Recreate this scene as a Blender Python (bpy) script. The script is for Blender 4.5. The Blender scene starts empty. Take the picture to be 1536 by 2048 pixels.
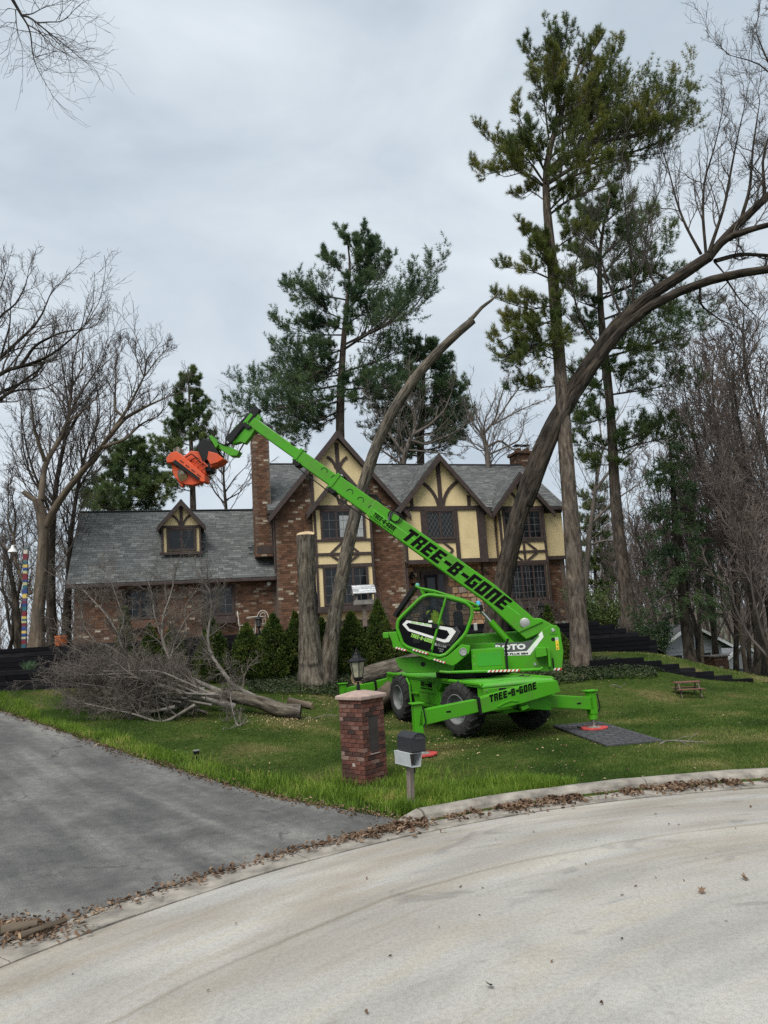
import bpy, math, random
import numpy as np
from mathutils import Matrix, Vector
random.seed(11)
rng = np.random.default_rng(11)
SC = bpy.context.scene
COL = SC.collection
R = math.radians
PI = math.pi

# ------------------------------------------------------------------ camera
F_PX, PITCH, ROLL, EYE = 1420.0, R(9.4), R(3.6), 2.4
cam = bpy.data.cameras.new('camera')
cam.sensor_fit = 'VERTICAL'
cam.sensor_height = 24.0
cam.lens = 24.0 * F_PX / 2048
cam.clip_start, cam.clip_end = 0.1, 30000
camo = bpy.data.objects.new('camera', cam)
COL.objects.link(camo)
_up = Vector((0, -math.sin(PITCH), math.cos(PITCH)))
_fw = Vector((0, math.cos(PITCH), math.sin(PITCH)))
_x = Vector((1, 0, 0))
_cx = _x * math.cos(ROLL) - _up * math.sin(ROLL)
_cy = _x * math.sin(ROLL) + _up * math.cos(ROLL)
camo.matrix_world = Matrix(((_cx.x, _cy.x, -_fw.x, 0), (_cx.y, _cy.y, -_fw.y, 0), (_cx.z, _cy.z, -_fw.z, EYE), (0, 0, 0, 1)))
SC.camera = camo
SC.render.resolution_x, SC.render.resolution_y = 768, 1024

# ------------------------------------------------------------------ sky and sun
W = bpy.data.worlds.new('World')
SC.world = W
W.use_nodes = True
nt = W.node_tree
nt.nodes.clear()
def nd(tree, typ, **kw):
    n = tree.nodes.new(typ)
    for k, v in kw.items():
        if k.startswith('i_'):
            n.inputs[k[2:].replace('_', ' ')].default_value = v
        else:
            setattr(n, k, v)
    return n
SUN_EL, SUN_AZ = R(56), R(205)
sky = nd(nt, 'ShaderNodeTexSky', sky_type='NISHITA', sun_disc=False, sun_elevation=SUN_EL, sun_rotation=SUN_AZ)
tc = nd(nt, 'ShaderNodeTexCoord')
mp = nd(nt, 'ShaderNodeMapping')
mp.inputs['Scale'].default_value = (1.0, 1.0, 2.1)
mp.inputs['Location'].default_value = (0.35, 0.1, 0.2)
n1 = nd(nt, 'ShaderNodeTexNoise', i_Scale=2.4, i_Detail=7.0, i_Roughness=0.52, i_Distortion=0.35)
r1 = nd(nt, 'ShaderNodeValToRGB')
r1.color_ramp.elements[0].position = 0.33
r1.color_ramp.elements[0].color = (3.9, 4.6, 5.3, 1)
r1.color_ramp.elements[1].position = 0.68
r1.color_ramp.elements[1].color = (6.3, 6.85, 7.3, 1)
mx = nd(nt, 'ShaderNodeMix', data_type='RGBA')
mx.inputs[0].default_value = 0.93
bg = nd(nt, 'ShaderNodeBackground', i_Strength=0.05)
wo = nd(nt, 'ShaderNodeOutputWorld')
nt.links.new(tc.outputs['Generated'], mp.inputs['Vector'])
nt.links.new(mp.outputs['Vector'], n1.inputs['Vector'])
nt.links.new(n1.outputs['Fac'], r1.inputs['Fac'])
nt.links.new(sky.outputs['Color'], mx.inputs[6])
nt.links.new(r1.outputs['Color'], mx.inputs[7])
nt.links.new(mx.outputs[2], bg.inputs['Color'])
nt.links.new(bg.outputs['Background'], wo.inputs['Surface'])
sl = bpy.data.lights.new('sun', 'SUN')
sl.energy = 1.5
sl.angle = R(40)
sl.color = (1.0, 0.96, 0.9)
so = bpy.data.objects.new('sun', sl)
COL.objects.link(so)
so.rotation_euler = (PI / 2 - SUN_EL, 0, PI - SUN_AZ)
so.location = (0, 0, 40)
SC.view_settings.view_transform = 'Standard'
SC.view_settings.look = 'None'
SC.view_settings.gamma = 1
SC.view_settings.use_curve_mapping = False
SC.view_settings.exposure = 1.36
SC.render.engine = 'CYCLES'
SC.cycles.max_bounces = 6
SC.cycles.transparent_max_bounces = 12
SC.cycles.use_denoising = False

# ------------------------------------------------------------------ survey helpers (place things from sight lines at a known distance)
def ray(px, py):
    a, b = (px - 768) / F_PX, (1024 - py) / F_PX
    c, s = math.cos(ROLL), math.sin(ROLL)
    a0, b0 = a * c + b * s, -a * s + b * c
    return np.array([a0, math.cos(PITCH) - b0 * math.sin(PITCH), math.sin(PITCH) + b0 * math.cos(PITCH)])
def at(px, py, Y):
    d = ray(px, py)
    return np.array([0, 0, EYE]) + d * (Y / d[1])
def ground_at(px, py, z=0.0):
    d = ray(px, py)
    return np.array([0, 0, EYE]) + d * ((z - EYE) / d[2])

# ------------------------------------------------------------------ object helpers
WM = {}
def tag(o, label=None, cat=None, group=None, kind=None):
    if label: o['label'] = label
    if cat: o['category'] = cat
    if group: o['group'] = group
    if kind: o['kind'] = kind
    return o
def place(o, parent=None, frame=None):
    frame = Matrix(frame) if frame is not None else Matrix.Identity(4)
    WM[o.name] = frame
    COL.objects.link(o)
    if parent is not None:
        o.parent = parent
        o.matrix_local = WM[parent.name].inverted() @ frame
    else:
        o.matrix_world = frame
    return o
def thing(name, label, cat, loc=(0, 0, 0), rotz=0.0, group=None):
    o = bpy.data.objects.new(name, None)
    o.empty_display_size = 0.2
    place(o, None, Matrix.Translation(Vector(loc)) @ Matrix.Rotation(rotz, 4, 'Z'))
    return tag(o, label, cat, group)
def copy_tree(o, frame, parent=None, label=None, group=None):
    c = o.copy()
    if parent is None:
        place(c, None, frame)
    else:
        COL.objects.link(c)
        c.parent = parent
        WM[c.name] = WM[parent.name] @ c.matrix_local
    if label: c['label'] = label
    if group: c['group'] = group
    for ch in list(o.children):
        copy_tree(ch, None, c)
    return c
def frame_of(x, y, z, loc):
    x, y, z = Vector(x), Vector(y), Vector(z)
    return Matrix(((x.x, y.x, z.x, loc[0]), (x.y, y.y, z.y, loc[1]), (x.z, y.z, z.z, loc[2]), (0, 0, 0, 1)))

class MB:
    def __init__(s):
        s.v, s.f = [], []
    def add(s, vs, fs):
        b = len(s.v)
        s.v += [tuple(float(q) for q in p) for p in vs]
        s.f += [tuple(i + b for i in f) for f in fs]
        return s
    def box(s, x0, x1, y0, y1, z0, z1, m=None):
        vs = [(x, y, z) for z in (z0, z1) for y in (y0, y1) for x in (x0, x1)]
        if m is not None: vs = [m @ Vector(p) for p in vs]
        return s.add(vs, [(0, 2, 3, 1), (4, 5, 7, 6), (0, 1, 5, 4), (2, 6, 7, 3), (0, 4, 6, 2), (1, 3, 7, 5)])
    def prism(s, poly, a, b, ax='y'):
        """polygon extruded between a and b along an axis; the polygon lives in the two other axes"""
        if ax == 'y': f = lambda p, t: (p[0], t, p[1])
        elif ax == 'x': f = lambda p, t: (t, p[0], p[1])
        else: f = lambda p, t: (p[0], p[1], t)
        n = len(poly)
        area = sum(poly[i][0] * poly[(i + 1) % n][1] - poly[(i + 1) % n][0] * poly[i][1] for i in range(n))
        pl = list(poly) if (area > 0) == (ax != 'y') else list(poly)[::-1]
        lo, hi = min(a, b), max(a, b)
        vs = [f(p, lo) for p in pl] + [f(p, hi) for p in pl]
        fs = [tuple(range(n))[::-1], tuple(range(n, 2 * n))] + [(i, (i + 1) % n, n + (i + 1) % n, n + i) for i in range(n)]
        return s.add(vs, fs)
    def tube(s, pts, r, n=8, closed=False):
        pts = [Vector(p) for p in pts]
        k = len(pts)
        rr = r if hasattr(r, '__len__') else [r] * k
        ref = None
        vs = []
        for i, p in enumerate(pts):
            if closed: t = pts[(i + 1) % k] - pts[i - 1]
            else: t = pts[min(i + 1, k - 1)] - pts[max(i - 1, 0)]
            t = t.normalized()
            if ref is None:
                ref = t.orthogonal().normalized()
            ref = (ref - t * ref.dot(t)).normalized()
            q = t.cross(ref)
            for j in range(n):
                a = 2 * PI * j / n
                vs.append(p + (ref * math.cos(a) + q * math.sin(a)) * rr[i])
        fs = []
        for i in range(k if closed else k - 1):
            i2 = (i + 1) % k
            for j in range(n):
                fs.append((i * n + j, i * n + (j + 1) % n, i2 * n + (j + 1) % n, i2 * n + j))
        if not closed:
            fs.append(tuple(range(n))[::-1])
            fs.append(tuple((k - 1) * n + j for j in range(n)))
        return s.add(vs, fs)
    def lathe(s, prof, n=24, m=None):
        """(r, z) profile turned about z, then moved by matrix m"""
        vs, fs = [], []
        for (r, z) in prof:
            for j in range(n):
                a = 2 * PI * j / n
                p = Vector((max(r, 1e-4) * math.cos(a), max(r, 1e-4) * math.sin(a), z))
                vs.append(m @ p if m is not None else p)
        for i in range(len(prof) - 1):
            for j in range(n):
                fs.append((i * n + j, i * n + (j + 1) % n, (i + 1) * n + (j + 1) % n, (i + 1) * n + j))
        return s.add(vs, fs)
    def build(s, name, mat, parent=None, frame=None, smooth=False, bevel=0.0, kind=None):
        me = bpy.data.meshes.new(name)
        me.from_pydata(s.v, [], s.f)
        if mat is not None: me.materials.append(mat)
        if smooth:
            me.shade_smooth()
            try: me.set_sharp_from_angle(angle=R(40))
            except Exception: pass
        o = bpy.data.objects.new(name, me)
        if bevel:
            b = o.modifiers.new('bevel', 'BEVEL')
            b.width, b.segments, b.limit_method, b.angle_limit = bevel, 2, 'ANGLE', R(35)
        place(o, parent, frame)
        if kind: o['kind'] = kind
        return o

def np_mesh(name, V, F, mat, parent=None, frame=None, smooth=False, kind=None):
    """mesh from numpy: F is (n,3) or (n,4), or a list of both"""
    Fs = F if isinstance(F, list) else [F]
    Fs = [f for f in Fs if len(f)]
    me = bpy.data.meshes.new(name)
    V = np.asarray(V, np.float32).reshape(-1, 3)
    me.vertices.add(len(V))
    me.vertices.foreach_set('co', V.ravel())
    loops = np.concatenate([np.asarray(f, np.int32).ravel() for f in Fs])
    tot = np.concatenate([np.full(len(f), f.shape[1], np.int32) for f in Fs])
    st = np.concatenate([[0], np.cumsum(tot)[:-1]]).astype(np.int32)
    me.loops.add(len(loops))
    me.loops.foreach_set('vertex_index', loops)
    me.polygons.add(len(tot))
    me.polygons.foreach_set('loop_start', st)
    if smooth: me.polygons.foreach_set('use_smooth', np.ones(len(tot), bool))
    me.update(calc_edges=True)
    me.validate()
    if mat is not None: me.materials.append(mat)
    o = bpy.data.objects.new(name, me)
    place(o, parent, frame)
    if kind: o['kind'] = kind
    return o

# ------------------------------------------------------------------ materials
def new_mat(name):
    m = bpy.data.materials.new(name)
    m.use_nodes = True
    t = m.node_tree
    b = t.nodes['Principled BSDF']
    return m, t, b
def lk(t, a, b): t.links.new(a, b)
def ramp(t, stops):
    r = nd(t, 'ShaderNodeValToRGB')
    e = r.color_ramp.elements
    while len(e) < len(stops): e.new(0.5)
    for q, (p, c) in zip(e, stops):
        q.position = p
        q.color = (*c, 1) if len(c) == 3 else c
    return r
def noise_fac(t, scale, detail=4, stretch=None, coord='obj', dist=0.0, rough=0.55):
    if coord == 'pos':
        g = nd(t, 'ShaderNodeNewGeometry').outputs['Position']
    else:
        g = nd(t, 'ShaderNodeTexCoord').outputs['Object']
    if stretch is not None:
        m = nd(t, 'ShaderNodeMapping')
        m.inputs['Scale'].default_value = stretch
        lk(t, g, m.inputs['Vector'])
        g = m.outputs['Vector']
    n = nd(t, 'ShaderNodeTexNoise', i_Scale=scale, i_Detail=detail, i_Roughness=rough, i_Distortion=dist)
    lk(t, g, n.inputs['Vector'])
    return n.outputs['Fac']
def mixc(t, fac, a, b, mode='MIX'):
    m = nd(t, 'ShaderNodeMix', data_type='RGBA', blend_type=mode)
    for i, q in ((0, fac), (6, a), (7, b)):
        if hasattr(q, 'default_value') or hasattr(q, 'is_linked'): lk(t, q, m.inputs[i])
        else: m.inputs[i].default_value = q if i == 0 else (*q, 1)
    return m.outputs[2]
def bump(t, b, fac, strength, dist=0.02):
    n = nd(t, 'ShaderNodeBump', i_Strength=strength, i_Distance=dist)
    lk(t, fac, n.inputs['Height'])
    lk(t, n.outputs['Normal'], b.inputs['Normal'])
def M(name, col, rough=0.6, var=0.25, scale=3.0, detail=5, bmp=0.0, bscale=None, stretch=None, metal=0.0, spec=0.5, coord='obj'):
    m, t, b = new_mat(name)
    f = noise_fac(t, scale, detail, stretch, coord)
    lo = tuple(max(0, c * (1 - var)) for c in col)
    hi = tuple(min(1, c * (1 + var)) for c in col)
    r = ramp(t, [(0.3, lo), (0.7, hi)])
    lk(t, f, r.inputs['Fac'])
    lk(t, r.outputs['Color'], b.inputs['Base Color'])
    b.inputs['Roughness'].default_value = rough
    b.inputs['Metallic'].default_value = metal
    b.inputs['Specular IOR Level'].default_value = spec
    if bmp:
        f2 = noise_fac(t, bscale or scale * 6, 4, stretch, coord)
        bump(t, b, f2, bmp)
    return m
def island_random(t):
    a = nd(t, 'ShaderNodeNewGeometry').outputs['Random Per Island']
    c = nd(t, 'ShaderNodeObjectInfo').outputs['Random']
    s = nd(t, 'ShaderNodeMath', operation='ADD')
    lk(t, a, s.inputs[0]); lk(t, c, s.inputs[1])
    fr = nd(t, 'ShaderNodeMath', operation='FRACT')
    lk(t, s.outputs[0], fr.inputs[0])
    return fr.outputs[0]
def M_pieces(name, stops, rough=0.8, nvar=0.25, scale=20, bmp=0.3, interp='LINEAR', spec=0.3, stretch=None, coord='obj'):
    """colour picked per separate piece, then broken up by grain"""
    m, t, b = new_mat(name)
    rnd = island_random(t)
    r = ramp(t, stops)
    r.color_ramp.interpolation = interp
    lk(t, rnd, r.inputs['Fac'])
    f = noise_fac(t, scale, 4, stretch, coord)
    r2 = ramp(t, [(0.3, (1 - nvar,) * 3), (0.7, (1 + nvar,) * 3)])
    lk(t, f, r2.inputs['Fac'])
    c = mixc(t, 1.0, r.outputs['Color'], r2.outputs['Color'], 'MULTIPLY')
    lk(t, c, b.inputs['Base Color'])
    b.inputs['Roughness'].default_value = rough
    b.inputs['Specular IOR Level'].default_value = spec
    if bmp: bump(t, b, f, bmp, 0.01)
    return m
def M_leaf(name, stops, rough=0.6, trans=0.25, scale=0.6, clump=1.6):
    """foliage: colour per leaf, clumps of lighter and darker growth, light through the leaf"""
    m, t, b = new_mat(name)
    rnd = nd(t, 'ShaderNodeNewGeometry').outputs['Random Per Island']
    n = noise_fac(t, scale, 3, None, 'pos')
    s = nd(t, 'ShaderNodeMath', operation='MULTIPLY_ADD')
    lk(t, rnd, s.inputs[0]); s.inputs[1].default_value = 0.5
    a = nd(t, 'ShaderNodeMath', operation='MULTIPLY_ADD')
    lk(t, n, a.inputs[0]); a.inputs[1].default_value = clump; a.inputs[2].default_value = 0.25 - clump / 2
    lk(t, a.outputs[0], s.inputs[2])
    r = ramp(t, stops)
    lk(t, s.outputs[0], r.inputs['Fac'])
    lk(t, r.outputs['Color'], b.inputs['Base Color'])
    b.inputs['Roughness'].default_value = rough
    b.inputs['Specular IOR Level'].default_value = 0.25
    tr = nd(t, 'ShaderNodeBsdfTranslucent')
    lk(t, r.outputs['Color'], tr.inputs['Color'])
    ms = nd(t, 'ShaderNodeMixShader')
    ms.inputs[0].default_value = trans
    lk(t, b.outputs[0], ms.inputs[1]); lk(t, tr.outputs[0], ms.inputs[2])
    lk(t, ms.outputs[0], t.nodes['Material Output'].inputs['Surface'])
    return m
def M_bark(name, dark, light, scale=9, bmp=0.9):
    m, t, b = new_mat(name)
    at_ = nd(t, 'ShaderNodeAttribute', attribute_name='bk')
    mp_ = nd(t, 'ShaderNodeMapping'); mp_.inputs['Scale'].default_value = (1, 1, 0.20)
    lk(t, at_.outputs['Vector'], mp_.inputs['Vector'])
    n_ = nd(t, 'ShaderNodeTexNoise', i_Scale=scale, i_Detail=6.0, i_Roughness=0.62, i_Distortion=0.5)
    lk(t, mp_.outputs['Vector'], n_.inputs['Vector'])
    f = n_.outputs['Fac']
    n2_ = nd(t, 'ShaderNodeTexNoise', i_Scale=1.3, i_Detail=4.0)
    lk(t, at_.outputs['Vector'], n2_.inputs['Vector'])
    g = n2_.outputs['Fac']
    r = ramp(t, [(0.36, dark), (0.52, tuple((a + c) / 2 for a, c in zip(dark, light))), (0.66, light)])
    lk(t, f, r.inputs['Fac'])
    r2 = ramp(t, [(0.3, (0.75, 0.76, 0.78)), (0.7, (1.2, 1.15, 1.05))])
    lk(t, g, r2.inputs['Fac'])
    lk(t, mixc(t, 1.0, r.outputs['Color'], r2.outputs['Color'], 'MULTIPLY'), b.inputs['Base Color'])
    b.inputs['Roughness'].default_value = 0.95
    b.inputs['Specular IOR Level'].default_value = 0.15
    bump(t, b, f, bmp, 0.06)
    return m
def M_glass(name, tint=(0.6, 0.65, 0.65), alpha=0.75):
    m, t, b = new_mat(name)
    tr = nd(t, 'ShaderNodeBsdfTransparent')
    tr.inputs['Color'].default_value = (*tint, 1)
    gl = nd(t, 'ShaderNodeBsdfGlossy')
    gl.inputs['Roughness'].default_value = 0.03
    lw = nd(t, 'ShaderNodeFresnel', i_IOR=1.28)
    ms = nd(t, 'ShaderNodeMixShader')
    lk(t, lw.outputs[0], ms.inputs[0]); lk(t, tr.outputs[0], ms.inputs[1]); lk(t, gl.outputs[0], ms.inputs[2])
    lk(t, ms.outputs[0], t.nodes['Material Output'].inputs['Surface'])
    return m
def M_paint(name, col, rough=0.32, dirt=0.35, dirtcol=(0.05, 0.05, 0.03), spec=0.5):
    """machine paint with dust and scuffs"""
    m, t, b = new_mat(name)
    f = noise_fac(t, 2.2, 7, None, 'obj', 0.4, 0.65)
    r = ramp(t, [(0.45, (0, 0, 0)), (0.8, (dirt,) * 3)])
    lk(t, f, r.inputs['Fac'])
    lk(t, mixc(t, r.outputs['Color'], col, dirtcol), b.inputs['Base Color'])
    g = noise_fac(t, 6, 5, None, 'obj')
    r2 = ramp(t, [(0.3, (rough * 0.75,) * 3), (0.7, (min(1, rough * 1.7),) * 3)])
    lk(t, g, r2.inputs['Fac'])
    lk(t, r2.outputs['Color'], b.inputs['Roughness'])
    b.inputs['Specular IOR Level'].default_value = spec
    return m

GREEN = M_paint('green_paint', (0.055, 0.29, 0.006), 0.42, 0.6, (0.10, 0.105, 0.045), 0.3)
ORANGE = M_paint('orange_paint', (0.60, 0.072, 0.014), 0.5, 0.55, (0.12, 0.05, 0.03))
BLACK = M('black_steel', (0.007, 0.007, 0.008), 0.55, 0.4, spec=0.25)
GLOSSBLACK = M('black_panel', (0.004, 0.004, 0.005), 0.3, 0.2, spec=0.12)
INK = M('black_lettering', (0.004, 0.004, 0.004), 0.85, 0.1, spec=0.1)
RUBBER = M('tyre_rubber', (0.016, 0.0155, 0.015), 0.9, 0.5, 8, bmp=0.3)
RIMGREY = M('rim_grey', (0.15, 0.155, 0.16), 0.45, 0.2)
STEEL = M('bright_steel', (0.62, 0.62, 0.6), 0.25, 0.1, metal=0.9)
DULLSTEEL = M('dull_steel', (0.35, 0.35, 0.34), 0.5, 0.2, metal=0.6)
WHITE = M('white_paint', (0.72, 0.72, 0.70), 0.45, 0.06)
DECALGREY = M('decal_grey', (0.07, 0.075, 0.08), 0.5, 0.1)
REDPAD = M('red_plastic', (0.42, 0.05, 0.045), 0.6, 0.3, 4)
RED = M('reflective_red', (0.45, 0.03, 0.03), 0.4, 0.1)
YELLOW = M('yellow_sticker', (0.75, 0.52, 0.03), 0.5, 0.1)
LIME = M('lime_letters', (0.30, 0.62, 0.10), 0.5, 0.1)
HIVIS = M('hi_vis_cloth', (0.62, 0.90, 0.03), 0.8, 0.15, 10)
CABGLASS = M_glass('cab_glass', (0.76, 0.79, 0.79))
SEATM = M('seat_cloth', (0.02, 0.02, 0.022), 0.9, 0.3)
MORTAR = M('mortar', (0.125, 0.092, 0.070), 0.95, 0.2, 8, bmp=0.2)
BRICKM = M_pieces('brick', [(0.0, (0.075, 0.041, 0.026)), (0.3, (0.112, 0.058, 0.036)), (0.75, (0.159, 0.080, 0.047)), (0.90, (0.176, 0.099, 0.063)), (0.95, (0.266, 0.206, 0.151)), (1.0, (0.446, 0.405, 0.318))], 0.9, 0.25, 14, 0.3)
PILLARBRICK = M_pieces('pillar_brick', [(0.0, (0.040, 0.024, 0.021)), (0.25, (0.078, 0.036, 0.028)), (0.5, (0.105, 0.042, 0.031)), (0.78, (0.135, 0.054, 0.038)), (0.9, (0.15, 0.08, 0.062)), (1.0, (0.22, 0.15, 0.125))], 0.9, 0.4, 26, 0.5)
STUCCO = M('cream_stucco', (0.73, 0.585, 0.325), 0.92, 0.12, 1.3, 9, bmp=0.25, bscale=40)
TIMBERM = M('brown_timber', (0.050, 0.034, 0.030), 0.75, 0.3, 5, 5, bmp=0.25, bscale=30)
SHINGLE = M_pieces('slate_shingle', [(0.0, (0.080, 0.085, 0.085)), (0.4, (0.102, 0.108, 0.107)), (0.8, (0.124, 0.131, 0.128)), (1.0, (0.165, 0.172, 0.166))], 0.95, 0.35, 30, 0.4)
ROOFBASE = M('roof_felt', (0.03, 0.035, 0.035), 0.95, 0.2)
PANE = M('window_glass', (0.010, 0.012, 0.014), 0.04, 0.3, 0.7, spec=0.38)
CURTAIN = M('curtain', (0.42, 0.45, 0.45), 0.9, 0.25, 9, stretch=(6, 6, 0.3))
STONE = M_pieces('entry_stone', [(0.0, (0.26, 0.13, 0.07)), (0.4, (0.42, 0.24, 0.13)), (0.75, (0.52, 0.34, 0.20)), (1.0, (0.38, 0.30, 0.24))], 0.9, 0.25, 9, 0.5)
BLACKWOOD = M_pieces('black_timber', [(0.0, (0.004, 0.004, 0.0055)), (0.6, (0.007, 0.007, 0.010)), (1.0, (0.016, 0.015, 0.017))], 0.8, 0.45, 7, 0.35, spec=0.12, stretch=(0.4, 4, 4))
CUTWOOD = M('fresh_cut_wood', (0.46, 0.34, 0.20), 0.85, 0.25, 6)
BARK_GREY = M_bark('grey_ridged_bark', (0.040, 0.034, 0.028), (0.205, 0.182, 0.152), 13)
BARK_OAK = M_bark('dark_oak_bark', (0.014, 0.012, 0.010), (0.079, 0.066, 0.055), 11)
BARK_PINE = M_bark('pine_bark', (0.043, 0.033, 0.028), (0.189, 0.160, 0.135), 12)
BARK_TAN = M_bark('smooth_tan_bark', (0.075, 0.060, 0.046), (0.17, 0.14, 0.11), 4, 0.4)
TWIG_GREY = M('grey_twig', (0.118, 0.100, 0.084), 0.9, 0.35, 2, coord='pos')
TWIG_PALE = M('pale_lichen_twig', (0.165, 0.150, 0.130), 0.95, 0.4, 5, coord='pos')
TWIG_DARK = M('dark_twig', (0.080, 0.067, 0.059), 0.9, 0.3, 1.2, coord='pos')
TWIG_RED = M('reddish_twig', (0.155, 0.122, 0.107), 0.9, 0.35, 0.5, coord='pos')
NEEDLE_YEL = M_leaf('yellow_green_needles', [(0.1, (0.038, 0.065, 0.022)), (0.45, (0.102, 0.134, 0.032)), (0.75, (0.198, 0.204, 0.041)), (1.0, (0.288, 0.234, 0.060))], scale=0.55)
NEEDLE_DARK = M_leaf('dark_green_needles', [(0.1, (0.025, 0.056, 0.030)), (0.5, (0.074, 0.125, 0.056)), (1.0, (0.168, 0.228, 0.090))], scale=0.6)
NEEDLE_MID = M_leaf('green_needles', [(0.1, (0.041, 0.073, 0.029)), (0.5, (0.101, 0.154, 0.051)), (1.0, (0.216, 0.251, 0.081))], scale=0.6)
ARBOR = M_leaf('arborvitae_leaf', [(0.0, (0.018, 0.038, 0.010)), (0.45, (0.057, 0.096, 0.019)), (0.8, (0.121, 0.155, 0.029)), (1.0, (0.189, 0.181, 0.043))], scale=3.0)
GRASSM = M_leaf('lawn_blade', [(0.05, (0.032, 0.067, 0.011)), (0.4, (0.060, 0.120, 0.017)), (0.68, (0.121, 0.167, 0.031)), (1.0, (0.304, 0.283, 0.110))], scale=0.55, trans=0.3, clump=2.6)
TALLGRASS = M_leaf('long_grass_blade', [(0.05, (0.070, 0.125, 0.014)), (0.45, (0.146, 0.249, 0.029)), (0.8, (0.231, 0.321, 0.046)), (1.0, (0.492, 0.393, 0.144))], scale=1.5, trans=0.4)
IVY = M_leaf('ivy_leaf', [(0.0, (0.018, 0.030, 0.014)), (0.5, (0.05, 0.072, 0.034)), (0.85, (0.10, 0.115, 0.06)), (1.0, (0.18, 0.15, 0.09))], scale=2.0)
LITTER = M_leaf('dry_leaf', [(0.0, (0.055, 0.030, 0.018)), (0.4, (0.13, 0.08, 0.05)), (0.75, (0.22, 0.15, 0.10)), (1.0, (0.36, 0.27, 0.19))], 0.9, 0.15, 3.0)
CHIPS = M_leaf('pale_leaf', [(0.0, (0.09, 0.06, 0.03)), (0.6, (0.19, 0.14, 0.08)), (0.9, (0.32, 0.25, 0.15)), (1.0, (0.5, 0.42, 0.28))], 0.9, 0.15, 3.0)
# ================================================================== GROUND
CTRL = np.array([
    (0.1, 9.3, .02), (-0.5, 11.7, .0), (2, 10.6, .06), (5, 10.8, .07), (9, 10.2, .07), (14, 7, .05), (0, 4, -.02), (6, 4, -.02), (3, 7, -.02),
    (2, 13, .0), (4, 15, .0), (1, 16.5, -.01), (3, 18, .0), (.1, 18.5, .0), (.1, 20.0, .02), (2.5, 20.3, .06), (-1.5, 14, .03), (-1.4, 18, .12), (-1.2, 20.3, .32), (-2.3, 22, .95), (0.5, 22, .75), (3.5, 22, .75), (5.75, 22.3, .85),
    (-4.7, 23.6, 1.1), (-1, 23.8, 1.15), (4, 24, 1.15), (7.8, 24, 1.12), (8.8, 24.6, 1.10), (6.4, 22.45, .98), (7.6, 22.5, .9),
    (-3, 12.3, .07), (-5.2, 14.3, .32), (-9.6, 18.0, .95), (-12.5, 21.2, 1.35), (-8.5, 21.2, 1.2), (-5, 18.3, .62), (-3.6, 8, .0), (-6, 6, .03), (-8, 10, .25), (-12, 14, .8),
    (-3, 16, .28), (-18, 20, 1.4), (-20, 10, .8),
    (8.2, 19.5, .07), (6.6, 20.0, .25), (10.7, 22, .13), (9.3, 22, .30), (12, 20, .0), (8.4, 15, .02), (14, 25, -.35), (15, 15, .0), (10.8, 28, .5), (14.3, 28, -.4), (9.2, 26, .9), (12, 24.5, .15),
    (20, 30, -1.4), (30, 20, -1.0), (28, 45, -3.2), (45, 60, -5), (45, 20, -2), (45, 4, 0), (8, 40, .2), (-45, 20, 2.0), (-45, 60, 1.5), (0, 60, 1.0), (-45, 4, 1.0), (-20, 40, 1.6)], float)
def _tps(d2): return np.where(d2 > 1e-9, 0.5 * d2 * np.log(np.maximum(d2, 1e-9)), 0)
_n = len(CTRL)
_d2 = ((CTRL[:, None, :2] - CTRL[None, :, :2]) ** 2).sum(-1)
_A = np.zeros((_n + 3, _n + 3))
_A[:_n, :_n] = _tps(_d2) + np.eye(_n) * 0.25
_A[:_n, _n] = 1; _A[_n, :_n] = 1
_A[:_n, _n + 1:] = CTRL[:, :2]; _A[_n + 1:, :_n] = CTRL[:, :2].T
_w = np.linalg.solve(_A, np.concatenate([CTRL[:, 2], np.zeros(3)]))
RC = np.array([4.77, 0.15]); RR = 9.87            # the turning circle of the road
def terrain(x, y):
    x, y = np.asarray(x, float), np.asarray(y, float)
    s = x.shape
    q = np.stack([x.ravel(), y.ravel()], 1)
    out = np.empty(len(q))
    for i in range(0, len(q), 20000):
        b = q[i:i + 20000]
        d2 = ((b[:, None, :] - CTRL[None, :, :2]) ** 2).sum(-1)
        out[i:i + 20000] = _tps(d2) @ _w[:_n] + _w[_n] + b @ _w[_n + 1:]
    r = np.hypot(q[:, 0] - RC[0], q[:, 1] - RC[1])
    out = np.where(r < RR + 0.70, np.minimum(out, -0.03 + np.clip((r - RR - .2) / .5, 0, 1) * .12), out)
    return out.reshape(s)
def tz(x, y): return float(terrain(np.array([x]), np.array([y]))[0])
def hit(px, py, lo=6.0, hi=60.0):
    """where a sight line meets the lawn"""
    d = ray(px, py)
    t = np.linspace(lo, hi, 1200) / d[1]
    P = np.array([0, 0, EYE])[None] + d[None] * t[:, None]
    below = P[:, 2] < terrain(P[:, 0], P[:, 1])
    k = int(np.argmax(below)) if below.any() else len(t) - 1
    p = P[k].copy(); p[2] = tz(p[0], p[1])
    return p

def grid_sheet(name, X, Y, Z, mat, kind='structure', flip=False):
    h, w = X.shape
    V = np.stack([X, Y, Z], -1).reshape(-1, 3)
    i = np.arange(h * w).reshape(h, w)
    Fq = np.stack([i[:-1, :-1], i[:-1, 1:], i[1:, 1:], i[1:, :-1]], -1).reshape(-1, 4)
    if flip: Fq = Fq[:, ::-1]
    return np_mesh(name, V, Fq.astype(np.int32), mat, smooth=True, kind=kind)

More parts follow.
